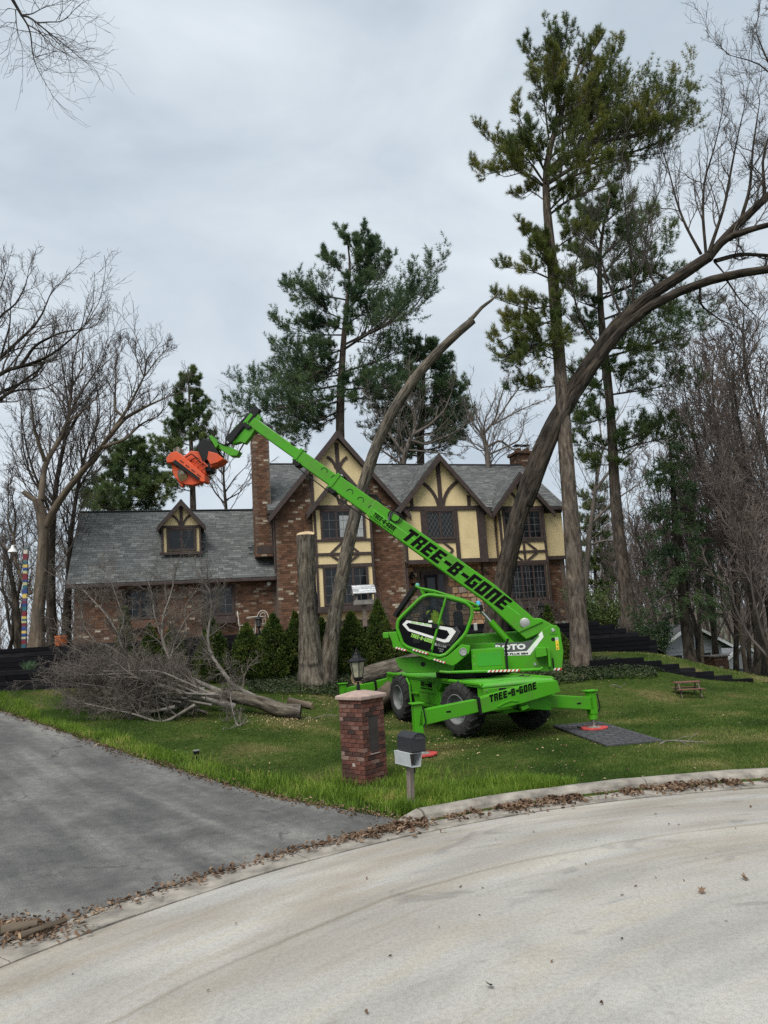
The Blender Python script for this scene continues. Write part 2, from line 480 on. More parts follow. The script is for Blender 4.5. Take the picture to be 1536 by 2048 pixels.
# lawn soil and thatch under the blades
LAWN, _t, _b = new_mat('lawn')
_f1 = noise_fac(_t, 0.55, 5, None, 'pos', 0.5)
_f2 = noise_fac(_t, 9, 6, None, 'pos')
_f3 = noise_fac(_t, 45, 3, None, 'pos')
_r1 = ramp(_t, [(0.3, (0.030, 0.055, 0.010)), (0.52, (0.060, 0.088, 0.020)), (0.69, (0.145, 0.118, 0.054))])
_r2 = ramp(_t, [(0.28, (0.45, 0.5, 0.45)), (0.6, (1.0, 1.0, 1.0)), (0.8, (1.5, 1.3, 1.1))])
lk(_t, _f1, _r1.inputs['Fac']); lk(_t, _f2, _r2.inputs['Fac'])
lk(_t, mixc(_t, 1.0, _r1.outputs['Color'], _r2.outputs['Color'], 'MULTIPLY'), _b.inputs['Base Color'])
_b.inputs['Roughness'].default_value = 1.0
_b.inputs['Specular IOR Level'].default_value = 0.05
bump(_t, _b, _f3, 0.9, 0.03)
gx, gy = np.meshgrid(np.arange(-30, 30.1, 0.3), np.arange(3, 62, 0.3))
grid_sheet('lawn', gx, gy, terrain(gx, gy), LAWN)
# woodland floor further out
FLOOR = M('leaf_strewn_floor', (0.075, 0.055, 0.035), 1.0, 0.5, 1.2, 8, bmp=0.6, coord='pos')
FARG = M('far_ground', (0.06, 0.07, 0.035), 1.0, 0.4, 0.05, 6, coord='pos')
fx, fy = np.meshgrid(np.linspace(-12000, 12000, 41), np.linspace(-3000, 14000, 41))
grid_sheet('ground', fx, fy, np.full(fx.shape, -6.0), FARG)

# ---- terrace behind the retaining wall
WA, WB = np.array([-14.0, 22.75]), np.array([8.4, 24.35])       # foot line of the long wall
WDIR = (WB - WA) / np.linalg.norm(WB - WA)
WN = np.array([-WDIR[1], WDIR[0]])
def wall_y(x): return WA[1] + (x - WA[0]) * WDIR[1] / WDIR[0]
def terrace_z(x): return np.interp(x, [-60, -14, -6, 4.5, 6.8, 7.3, 7.9, 8.5, 9.2], [2.6, 2.52, 2.42, 2.3, 2.14, 1.98, 1.72, 1.45, 1.0])
tx, tt = np.meshgrid(np.concatenate([np.linspace(-60, -15, 12), np.linspace(-14, 9.2, 80)]), np.concatenate([np.linspace(0.14, 3, 12), np.linspace(4, 60, 18)]))
ty = wall_y(tx) + tt
grid_sheet('terrace', tx, ty, terrace_z(tx) - np.clip((tx - 6.5) / 3, 0, 1) * np.clip(tt / 12, 0, 1) * 1.5 + 0.03 * np.sin(tx * 1.7 + ty), FLOOR)

# ---- road: a concrete turning circle
ROAD, _t, _b = new_mat('road_concrete')
_g = nd(_t, 'ShaderNodeNewGeometry')
_sub = nd(_t, 'ShaderNodeVectorMath', operation='SUBTRACT'); _sub.inputs[1].default_value = (RC[0], RC[1], 0)
lk(_t, _g.outputs['Position'], _sub.inputs[0])
_sep = nd(_t, 'ShaderNodeSeparateXYZ'); lk(_t, _sub.outputs[0], _sep.inputs[0])
_len = nd(_t, 'ShaderNodeVectorMath', operation='LENGTH'); lk(_t, _sub.outputs[0], _len.inputs[0])
_at = nd(_t, 'ShaderNodeMath', operation='ARCTAN2'); lk(_t, _sep.outputs[1], _at.inputs[0]); lk(_t, _sep.outputs[0], _at.inputs[1])
_cmb = nd(_t, 'ShaderNodeCombineXYZ'); lk(_t, _len.outputs['Value'], _cmb.inputs[0]); lk(_t, _at.outputs[0], _cmb.inputs[1])
def polar_noise(scale_r, scale_a, detail, loc=0.0, dist=0.3):
    m = nd(_t, 'ShaderNodeMapping'); m.inputs['Scale'].default_value = (scale_r, scale_a, 1); m.inputs['Location'].default_value = (loc, loc * 2, loc)
    lk(_t, _cmb.outputs[0], m.inputs['Vector'])
    n = nd(_t, 'ShaderNodeTexNoise', i_Scale=1.0, i_Detail=detail, i_Roughness=0.55, i_Distortion=dist)
    lk(_t, m.outputs['Vector'], n.inputs['Vector'])
    return n.outputs['Fac']
_p1 = polar_noise(0.7, 3.5, 7, 0, .6); _p2 = polar_noise(3.2, 3.2, 5, 3.1, .5); _p3 = polar_noise(6, 3.4, 5, 7.7, 0.4)
_c1 = ramp(_t, [(0.30, (0.30, 0.289, 0.265)), (0.5, (0.365, 0.355, 0.329)), (0.7, (0.425, 0.415, 0.388))])
lk(_t, _p1, _c1.inputs['Fac'])
_c2 = ramp(_t, [(0.30, (0.86, 0.87, 0.88)), (0.5, (1, 1, 1)), (0.66, (1.03, 1.0, 0.95))])
lk(_t, _p2, _c2.inputs['Fac'])
_cc = mixc(_t, 1.0, _c1.outputs['Color'], _c2.outputs['Color'], 'MULTIPLY')
_c3 = ramp(_t, [(0.32, (0.84, 0.81, 0.76)), (0.42, (1, 1, 1))]); lk(_t, _p3, _c3.inputs['Fac'])
_cc = mixc(_t, 0.6, _cc, _c3.outputs['Color'], 'MULTIPLY')
_fs = noise_fac(_t, 120, 3, None, 'pos'); _fm = noise_fac(_t, 28, 4, None, 'pos')
_c4 = ramp(_t, [(0.34, (0.70, 0.69, 0.68)), (0.5, (1, 1, 1)), (0.70, (1.12, 1.12, 1.11))]); lk(_t, _fs, _c4.inputs['Fac'])
_c5 = ramp(_t, [(0.3, (0.86, 0.85, 0.84)), (0.6, (1.05, 1.05, 1.05))]); lk(_t, _fm, _c5.inputs['Fac'])
_cc = mixc(_t, 1.0, _cc, _c4.outputs['Color'], 'MULTIPLY'); _cc = mixc(_t, 1.0, _cc, _c5.outputs['Color'], 'MULTIPLY')
# brown silt along the gutter side, in broken patches
_mr = nd(_t, 'ShaderNodeMapRange'); _mr.inputs[1].default_value = 6.0; _mr.inputs[2].default_value = 9.9; lk(_t, _len.outputs['Value'], _mr.inputs[0])
_pp = polar_noise(1.6, 3.0, 6, 11.0, 0.6); _cp = ramp(_t, [(0.42, (0, 0, 0)), (0.66, (0.65,) * 3)]); lk(_t, _pp, _cp.inputs['Fac'])
_mm = nd(_t, 'ShaderNodeMath', operation='MULTIPLY'); lk(_t, _mr.outputs[0], _mm.inputs[0]); lk(_t, _cp.outputs['Color'], _mm.inputs[1])
_cc = mixc(_t, _mm.outputs[0], _cc, (0.20, 0.155, 0.11))
# dark tyre scuffs
_ps = polar_noise(2.2, 7.0, 2, 21.0, 1.6); _cs = ramp(_t, [(0.62, (1, 1, 1)), (0.70, (0.74, 0.75, 0.77))]); lk(_t, _ps, _cs.inputs['Fac'])
_cc = mixc(_t, 0.75, _cc, _cs.outputs['Color'], 'MULTIPLY')
# a wandering construction joint, half filled with dirt, and hairline cracks
_wv = nd(_t, 'ShaderNodeMath', operation='MULTIPLY_ADD'); lk(_t, polar_noise(0.2, 3.0, 4, 31.0, 0), _wv.inputs[0]); _wv.inputs[1].default_value = 0.35; lk(_t, _len.outputs['Value'], _wv.inputs[2])
_js = nd(_t, 'ShaderNodeMath', operation='SUBTRACT'); lk(_t, _wv.outputs[0], _js.inputs[0]); _js.inputs[1].default_value = 8.55
_ja = nd(_t, 'ShaderNodeMath', operation='ABSOLUTE'); lk(_t, _js.outputs[0], _ja.inputs[0])
_jr = ramp(_t, [(0.0, (0.42, 0.36, 0.29)), (0.012, (0.72, 0.66, 0.58)), (0.05, (1, 1, 1))]); lk(_t, _ja.outputs[0], _jr.inputs['Fac'])
_cc = mixc(_t, polar_noise(0.3, 5.0, 4, 41.0, 0), _cc, mixc(_t, 1.0, _cc, _jr.outputs['Color'], 'MULTIPLY'))
_vo = nd(_t, 'ShaderNodeTexVoronoi', feature='DISTANCE_TO_EDGE', i_Scale=0.30)
_dn = nd(_t, 'ShaderNodeTexNoise', i_Scale=1.1, i_Detail=6.0); lk(_t, _g.outputs['Position'], _dn.inputs['Vector'])
_va = nd(_t, 'ShaderNodeVectorMath', operation='MULTIPLY_ADD'); _va.inputs[1].default_value = (1.8, 1.8, 0); lk(_t, _dn.outputs['Color'], _va.inputs[0]); lk(_t, _g.outputs['Position'], _va.inputs[2])
lk(_t, _va.outputs[0], _vo.inputs['Vector'])
_vr = ramp(_t, [(0.0, (0.55, 0.52, 0.47)), (0.003, (0.8, 0.78, 0.75)), (0.007, (1, 1, 1))]); lk(_t, _vo.outputs['Distance'], _vr.inputs['Fac'])
_cc = mixc(_t, 0.16, _cc, _vr.outputs['Color'], 'MULTIPLY')
lk(_t, _cc, _b.inputs['Base Color'])
_b.inputs['Roughness'].default_value = 0.9
_b.inputs['Specular IOR Level'].default_value = 0.2
bump(_t, _b, _fs, 0.35, 0.01)
ang = np.linspace(0, 2 * PI, 145); rad = np.concatenate([[0.01], np.linspace(1, RR, 10)])
ra, rr_ = np.meshgrid(ang, rad)
grid_sheet('road', RC[0] + rr_ * np.cos(ra), RC[1] + rr_ * np.sin(ra), np.zeros(ra.shape), ROAD)
sx, sy = np.meshgrid(np.linspace(1.2, 8.4, 8), np.linspace(-80, -9.2, 30))
grid_sheet('road', sx, sy, np.full(sx.shape, -0.006), ROAD)

# ---- gutter pan and kerb, cast in lengths with open joints
KERBM = M('kerb_concrete', (0.245, 0.222, 0.19), 0.92, 0.5, 4.0, 9, bmp=0.5, bscale=60, coord='pos')
def ring(name, prof, a0, a1, joint=3.0, mat=None, gap=0.012):
    out = []
    L = (a0 - a1) * RR
    n = max(1, int(round(L / joint)))
    for k in range(n):
        b0 = a0 - (a0 - a1) * k / n - gap / RR / 2
        b1 = a0 - (a0 - a1) * (k + 1) / n + gap / RR / 2
        m = MB()
        S = 10
        vs = []
        for i in range(S + 1):
            a = b0 + (b1 - b0) * i / S
            wob = 0.006 * math.sin(a * 37) + 0.004 * math.sin(a * 91 + 1)
            for (r, z) in prof:
                vs.append((RC[0] + (r + wob) * math.cos(a), RC[1] + (r + wob) * math.sin(a), z + 0.4 * wob))
        q = len(prof)
        fs = []
        for i in range(S):
            for j in range(q):
                fs.append((i * q + j, i * q + (j + 1) % q, (i + 1) * q + (j + 1) % q, (i + 1) * q + j))
        fs += [tuple(range(q))[::-1], tuple(S * q + j for j in range(q))]
        m.add(vs, fs)
        out.append(m.build(name, mat, kind='structure'))
    return out
A_DRV = R(117.0)
ring('gutter', [(RR + .006, .012), (RR + .03, .016), (RR + .43, .010), (RR + .43, -.12), (RR + .006, -.12)], R(178), R(-30), 3.0, KERBM)
ring('curb', [(RR + .436, .012), (RR + .46, .075), (RR + .50, .108), (RR + .56, .125), (RR + .64, .122), (RR + .65, -.10), (RR + .436, -.10)], A_DRV - R(1.2), R(-30), 3.0, KERBM)
m = MB()                                                             # the worn end of the kerb at the driveway
for k in range(7):
    a = A_DRV + R(0.9) - k * R(0.33)
    f = (k + .4) / 6.6
    m.v += [(RC[0] + (RR + r) * math.cos(a), RC[1] + (RR + r) * math.sin(a), max(-.1, z * min(1, f)) if z > 0 else z) for (r, z) in [(.437, .012), (.46, .075), (.50, .108), (.56, .125), (.64, .122), (.65, -.1), (.437, -.1)]]
m.f += [(i * 7 + j, i * 7 + (j + 1) % 7, (i + 1) * 7 + (j + 1) % 7, (i + 1) * 7 + j) for i in range(6) for j in range(7)] + [tuple(range(7))[::-1], tuple(42 + j for j in range(7))]
m.build('curb', KERBM, kind='structure')

# ---- asphalt driveway
DRV, _t, _b = new_mat('driveway_asphalt')
_f1 = noise_fac(_t, 0.9, 6, None, 'pos', 0.4)
_map = nd(_t, 'ShaderNodeMapping'); _map.vector_type = 'TEXTURE'; _map.inputs['Rotation'].default_value = (0, 0, R(-50)); _map.inputs['Scale'].default_value = (4.5, 0.5, 1)
_gp = nd(_t, 'ShaderNodeNewGeometry'); lk(_t, _gp.outputs['Position'], _map.inputs['Vector'])
_ns = nd(_t, 'ShaderNodeTexNoise', i_Scale=1.0, i_Detail=5.0, i_Distortion=0.2); lk(_t, _map.outputs['Vector'], _ns.inputs['Vector'])
_fs = noise_fac(_t, 75, 4, None, 'pos', 0, .7)
_fm = noise_fac(_t, 7, 6, None, 'pos')
_r1 = ramp(_t, [(0.3, (0.085, 0.085, 0.085)), (0.5, (0.122, 0.121, 0.119)), (0.72, (0.20, 0.197, 0.19))]); lk(_t, _ns.outputs['Fac'], _r1.inputs['Fac'])
_r2 = ramp(_t, [(0.35, (0.72,) * 3), (0.6, (1.12, 1.12, 1.1))]); lk(_t, _f1, _r2.inputs['Fac'])
_r3 = ramp(_t, [(0.35, (0.55,) * 3), (0.52, (1,) * 3), (0.72, (1.6,) * 3)]); lk(_t, _fs, _r3.inputs['Fac'])
_r4 = ramp(_t, [(0.3, (0.8,) * 3), (0.7, (1.15, 1.14, 1.1))]); lk(_t, _fm, _r4.inputs['Fac'])
_c = mixc(_t, 1.0, _r1.outputs['Color'], _r2.outputs['Color'], 'MULTIPLY')
_c = mixc(_t, 1.0, _c, _r3.outputs['Color'], 'MULTIPLY'); _c = mixc(_t, 1.0, _c, _r4.outputs['Color'], 'MULTIPLY')
_v = nd(_t, 'ShaderNodeTexVoronoi', feature='DISTANCE_TO_EDGE', i_Scale=0.42)
_dn = nd(_t, 'ShaderNodeTexNoise', i_Scale=1.3, i_Detail=5.0); lk(_t, _gp.outputs['Position'], _dn.inputs['Vector'])
_va = nd(_t, 'ShaderNodeVectorMath', operation='MULTIPLY_ADD'); _va.inputs[1].default_value = (1.6, 1.6, 0); lk(_t, _dn.outputs['Color'], _va.inputs[0]); lk(_t, _gp.outputs['Position'], _va.inputs[2])
lk(_t, _va.outputs[0], _v.inputs['Vector'])
_cr = ramp(_t, [(0.0, (0.25,) * 3), (0.006, (0.5,) * 3), (0.012, (1,) * 3)]); lk(_t, _v.outputs['Distance'], _cr.inputs['Fac'])
_cm = ramp(_t, [(0.50, (0, 0, 0)), (0.62, (1, 1, 1))]); lk(_t, _f1, _cm.inputs['Fac'])
_c = mixc(_t, mixc(_t, 1.0, _cm.outputs['Color'], (0.75, 0.75, 0.75), 'MULTIPLY'), _c, mixc(_t, 1.0, _c, _cr.outputs['Color'], 'MULTIPLY'))
lk(_t, _c, _b.inputs['Base Color'])
_b.inputs['Roughness'].default_value = 0.82
_b.inputs['Specular IOR Level'].default_value = 0.3
bump(_t, _b, _fs, 0.4, 0.01)
EDGE = np.array([hit(*p)[:2] for p in [(800, 1642), (740, 1634), (650, 1618), (520, 1592), (400, 1557), (250, 1510), (120, 1465), (0, 1424)]])
EDGE = np.vstack([[(RC[0] + (RR + .45) * math.cos(A_DRV), RC[1] + (RR + .45) * math.sin(A_DRV))], EDGE[1:], [EDGE[-1] + (EDGE[-1] - EDGE[-2]) * 1.4]])
def resample(P, n):
    P = np.asarray(P, float)
    d = np.concatenate([[0], np.cumsum(np.linalg.norm(np.diff(P, axis=0), axis=1))])
    t = np.linspace(0, d[-1], n)
    return np.stack([np.interp(t, d, P[:, i]) for i in range(P.shape[1])], 1)
def smooth(P, n, it=2):
    P = resample(P, max(n * 3, 20))
    w = max(2, len(P) // 14)
    for _ in range(it):
        Q = np.pad(P, ((w, w), (0, 0)), 'edge')
        Q[:w] = 2 * P[0] - P[1:w + 1][::-1]; Q[-w:] = 2 * P[-1] - P[-w - 1:-1][::-1]
        k = np.ones(2 * w + 1) / (2 * w + 1)
        P = np.stack([np.convolve(Q[:, i], k, 'valid') for i in range(P.shape[1])], 1)
    return resample(P, n)
EDGES = smooth(EDGE, 64, 1)
arc = np.linspace(A_DRV, R(176), 64)
ARC = np.stack([RC[0] + (RR + .442) * np.cos(arc), RC[1] + (RR + .442) * np.sin(arc)], 1)
ss = np.linspace(0, 1, 30)[:, None, None]
DG = EDGES[None] * (1 - ss) + ARC[None] * ss
wob = 0.05 * np.sin(np.arange(64) * 1.7) + 0.03 * np.sin(np.arange(64) * 4.1)
DG[0, 2:, 1] += wob[2:]
dz = terrain(DG[..., 0], DG[..., 1])
rdist = np.hypot(DG[..., 0] - RC[0], DG[..., 1] - RC[1]) - RR
dz = np.where(rdist < 2.0, dz * np.clip((rdist - .45) / 1.5, 0, 1), dz) + 0.030
dz = np.maximum(dz, 0.016)
dz[-1] = 0.012
drv = grid_sheet('driveway', DG[..., 0], DG[..., 1], dz, DRV)
def edge_dist(x, y):
    """signed distance to the driveway edge, positive on the lawn"""
    q = np.stack([x, y], 1)
    A, B = EDGES[:-1], EDGES[1:]
    best = np.full(len(q), 1e9); sign = np.ones(len(q))
    for a, b in zip(A, B):
        ab = b - a
        t = np.clip(((q - a) @ ab) / (ab @ ab), 0, 1)
        d = q - (a + t[:, None] * ab)
        l = np.hypot(d[:, 0], d[:, 1])
        s = np.where(ab[0] * d[:, 1] - ab[1] * d[:, 0] < 0, 1.0, -1.0)
        m_ = l < best
        best[m_] = l[m_]; sign[m_] = s[m_]
    return best * sign
# ================================================================== HOUSE
TH = R(16.3)
HU, HN = np.array([math.cos(TH), math.sin(TH), 0]), np.array([-math.sin(TH), math.cos(TH), 0])
HP = np.array([-1.842, 31.5, 0.0])
HF = frame_of(HU, HN, (0, 0, 1), HP)                  # house frame: x along the front, y into the house, z up
def hw(u, n, z): return HP + HU * u + HN * n + np.array([0, 0, z])
house = thing('house', 'two storey brick and cream half timbered house with steep grey shingle roofs on the terrace', 'house', hw(0, 0, 2.4), TH)
CAMP = np.array([0, 0, EYE])

def masked(poly):
    def f(u, z):
        c = False
        n = len(poly)
        for i in range(n):
            (x1, y1), (x2, y2) = poly[i], poly[(i + 1) % n]
            if (y1 > z) != (y2 > z) and u < (x2 - x1) * (z - y1) / (y2 - y1) + x1: c = not c
        return c
    return f
BRICKS = []         # (u, n, z, length, facing) for every visible brick of the house
def lay_bricks(poly, n, holes=(), facing='front'):
    inside = masked(poly)
    us = [p[0] for p in poly]; zs = [p[1] for p in poly]
    z = min(zs) + 0.05
    row = 0
    while z < max(zs):
        u = min(us) + (0.0 if row % 2 else 0.113)
        while u < max(us) + .1:
            l = 0.215
            c0, c1 = u - l / 2 + .02, u + l / 2 - .02
            if inside(c0, z) and inside(c1, z) and not any(a < u + l / 2 and u - l / 2 < b and c < z + .046 and z - .046 < d for a, b, c, d in holes):
                BRICKS.append((u, n, z, l, facing))
            u += 0.226
        z += 0.102
        row += 1
def wall(name, poly, n0, n1, mat, parent=house, **k):
    return MB().prism(poly, n0, n1, 'y').build(name, mat, parent, HF, **k)

ZG = 2.3
# ---------------- garage wing
GZE, GZR = 4.97, 8.60
G_W = [(-9.30, -8.12, 3.50, 4.62), (-6.15, -4.92, 3.50, 4.66)]
gp = [(-11.25, ZG), (-3.05, ZG), (-3.05, 5.05), (-11.25, 5.05)]
wall('brick_wall', gp, 0.70, 1.0, MORTAR)
lay_bricks(gp, 0.70, [(a - .07, b + .07, c - .07, d + .07) for a, b, c, d in G_W])
wall('brick_wall', [(0.72, ZG), (8.0, ZG), (8.0, 4.9), (4.2, 8.5), (0.72, 5.0)], -11.25, -11.0, MORTAR) if False else MB().prism([(0.98, ZG), (8.2, ZG), (8.2, 5.0), (4.1, 8.45), (0.98, 5.2)], -11.24, -11.0, 'x').build('brick_wall', MORTAR, house, HF)

# ---------------- main block walls
MU0, MU1 = -3.05, 11.12
# gable A: brick front either side of a stucco centre strip
AX, AZ = -0.15, 11.45
gA = [(-3.05, ZG), (2.76, ZG), (2.76, 8.02), (AX, 11.2), (-3.05, 7.75)]
wall('brick_wall', gA, 0.0, 0.35, MORTAR)
lay_bricks(gA, 0.0, [(-1.43, 1.14, 2.6, 12)])
MB().box(-3.05, -2.8, 0.36, 8.4, ZG, 7.9).build('brick_wall', MORTAR, house, HF)
MB().box(10.85, 11.1, 0.36, 8.4, ZG, 7.9).build('brick_wall', MORTAR, house, HF)
# left side wall bricks, seen edge-on
# right ground floor
gR = [(6.78, ZG), (11.12, ZG), (11.12, 5.42), (6.78, 5.42)]
wall('brick_wall', gR, 0.40, 0.72, MORTAR)
lay_bricks(gR, 0.40, [(7.78, 9.95, 3.1, 5.2), (9.2, 9.9, 2, 5.4)])
# stone entry under the overhang
wall('stone_wall', [(2.76, ZG), (6.78, ZG), (6.78, 5.42), (2.76, 5.42)], 0.62, 0.9, MORTAR)
st = MB()
random.seed(5)
z = ZG
row = 0
cells = []
while z < 5.35:
    h = random.uniform(.2, .36)
    u = 2.8
    while u < 6.75:
        l = random.uniform(.2, .46)
        cells.append((u, min(u + l, 6.76), z, min(z + h, 5.38)))
        u += l
    z += h
for k, (a, b, c, d) in enumerate(cells):
    if b - a < .06 or d - c < .06 or (a < 4.86 and b > 3.62 and c < 4.95): continue
    g = .014
    j = lambda: random.uniform(-.035, .035)
    q = [(a + g + abs(j()), c + g), (b - g, c + g + abs(j())), (b - g - abs(j()), d - g), ((a + b) / 2 + j(), d - g - abs(j()) * .3), (a + g, d - g - abs(j()))]
    MB().prism(q, 0.60 + random.uniform(-.02, .012), 0.64).build('stone', STONE, house, HF)
# stucco bodies
def stucco(poly, n0, n1): return wall('stucco_panel', poly, n0, n1, STUCCO)
stucco([(-1.41, 2.9), (1.12, 2.9), (1.12, 9.62), (AX, 11.15), (-1.41, 9.62)], -0.045, 0.0)
BX, BZ = 4.66, 10.38
stucco([(2.80, 5.40), (6.80, 5.40), (6.80, 7.95), (BX, 10.2), (2.80, 8.0)], -0.10, 0.25)
stucco([(6.80, 5.40), (7.62, 5.40), (7.62, 7.85), (6.80, 7.85)], 0.30, 0.55)
DX, DZ = 8.78, 9.52
stucco([(7.60, 3.2), (9.98, 3.2), (9.98, 7.9), (DX, 9.4), (7.60, 7.9)], -0.02, 0.5)
stucco([(9.98, 5.40), (11.14, 5.40), (11.14, 7.75), (9.98, 7.75)], 0.25, 0.55)
# bay under the small gable of A
CX_, CZ_ = -0.10, 9.62
stucco([(-1.42, 3.48), (1.16, 3.48), (1.16, 7.8), (CX_, 9.4), (-1.42, 7.8)], -0.36, -0.05)

# ---------------- timbers
def timber(u0, u1, z0, z1, n, d=0.05):
    return MB().box(u0, u1, n - d, n, z0, z1).build('timber', TIMBERM, house, HF, bevel=0.006)
def timber_poly(poly, n, d=0.05):
    return MB().prism(poly, n - d, n).build('timber', TIMBERM, house, HF, bevel=0.006)
def timber_line(p, q, w, n, d=0.045):
    p, q = np.array(p, float), np.array(q, float)
    t = (q - p) / np.linalg.norm(q - p)
    s = np.array([-t[1], t[0]]) * w / 2
    return timber_poly([p - s, q - s, q + s, p + s], n, d)
def timber_arc(c, r, a0, a1, w, n, d=0.045, sx=1.0):
    A = np.linspace(R(a0), R(a1), 9)
    o = [(c[0] + sx * (r + w / 2) * math.cos(a), c[1] + (r + w / 2) * math.sin(a)) for a in A]
    i = [(c[0] + sx * (r - w / 2) * math.cos(a), c[1] + (r - w / 2) * math.sin(a)) for a in A[::-1]]
    return timber_poly(o + i, n, d)
nA = -0.047
timber(AX - .09, AX + .09, 8.95, 10.93, nA)
timber_arc((AX - .80, 9.62), .72, 8, 62, .13, nA); timber_arc((AX + .80, 9.62), .72, 172, 118, .13, nA)
for s in (-1, 1):
    timber(AX + s * 1.33 - .07, AX + s * 1.33 + .07, 2.95, 9.55, nA + .002) if s > 0 else timber(-1.43, -1.30, 2.95, 9.45, nA + .002)
# bay C (front at n=-.36)
nC = -0.362
timber(-1.46, 1.20, 7.78, 7.97, nC, .06)
timber_line((CX_, 7.97), (CX_, 9.2), .16, nC)
timber_arc((CX_ - 1.05, 7.95), .92, 5, 62, .12, nC); timber_arc((CX_ + 1.05, 7.95), .92, 175, 118, .12, nC)
for u in (-1.42, 1.10): timber(u, u + .10, 3.56, 7.78, nC + .001, .05)
timber(-1.46, 1.20, 6.36, 6.46, nC, .055)
timber(-1.46, 1.20, 5.74, 5.86, nC, .055)
timber(-1.46, 1.20, 5.24, 5.36, nC, .055)
for s in (-1, 1):
    timber_line((CX_ + s * .04, 6.36), (CX_ + s * .62, 5.85), .10, nC); timber_line((CX_ + s * .62, 5.75), (CX_ + s * .04, 5.34), .10, nC)
timber_line((CX_, 6.36), (CX_, 5.36), .1, nC, .04)
MB().box(-1.55, 1.30, -0.50, -0.04, 3.26, 3.50).build('bay_sill', TIMBERM, house, HF, bevel=.01)
# gable B
nB = -0.102
timber(2.80, 6.84, 7.72, 7.92, nB, .06)
timber(BX - .10, BX + .10, 7.92, 9.98, nB)
for s in (-1, 1):
    timber_arc((BX + s * 1.62, 7.74), 1.52, 90 + s * 84, 90 + s * 28, .15, nB)
    timber(BX + s * 1.42 - .08, BX + s * 1.42 + .08, 7.92, 8.42, nB + .002)
timber(2.80, 6.84, 5.24, 5.44, nB, .06)
timber(6.42, 6.84, 5.44, 7.72, nB + .001)
timber(2.76, 2.90, 5.44, 7.72, nB + .001)
timber(3.62, 3.84, 5.44, 7.72, nB + .001); timber(5.26, 5.46, 5.44, 7.72, nB + .001)
timber(3.84, 5.26, 6.20, 6.34, nB + .001)
timber_line((4.0, 6.20), (4.55, 5.46), .10, nB, .04); timber_line((5.1, 5.85), (4.55, 6.30), .10, nB, .04); timber_line((5.1, 5.85), (4.7, 5.46), .10, nB, .04)
timber(6.84, 7.60, 5.26, 5.44, .298, .06)
# bay D
nD = -0.022
timber(7.56, 10.04, 7.70, 7.88, nD, .06)
timber(DX - .09, DX + .09, 7.88, 9.2, nD)
timber_arc((DX - 1.12, 7.86), 1.0, 5, 60, .12, nD); timber_arc((DX + 1.12, 7.86), 1.0, 175, 120, .12, nD)
timber(7.58, 7.70, 3.3, 7.70, nD + .001); timber(9.88, 10.0, 3.3, 7.70, nD + .001)
timber(7.58, 10.0, 6.14, 6.26, nD, .055); timber(7.58, 10.0, 5.62, 5.73, nD, .055); timber(7.58, 10.0, 5.10, 5.24, nD, .055)
for s in (-1, 1):
    timber_line((DX + s * .12, 6.14), (DX + s * .66, 5.72), .10, nD); timber_line((DX + s * .66, 5.62), (DX + s * .12, 5.24), .10, nD)
timber_line((DX, 6.14), (DX, 5.24), .12, nD, .04)
timber(7.58, 10.0, 3.22, 3.34, nD + .002)
timber(-1.42, 1.16, 3.48, 3.54, nC + .002)
MB().box(7.50, 10.08, -0.20, 0.38, 2.98, 3.24).build('bay_sill', TIMBERM, house, HF, bevel=.01)
timber(9.98, 11.16, 5.26, 5.44, .248, .06); timber(9.98, 11.16, 7.58, 7.78, .248, .06)

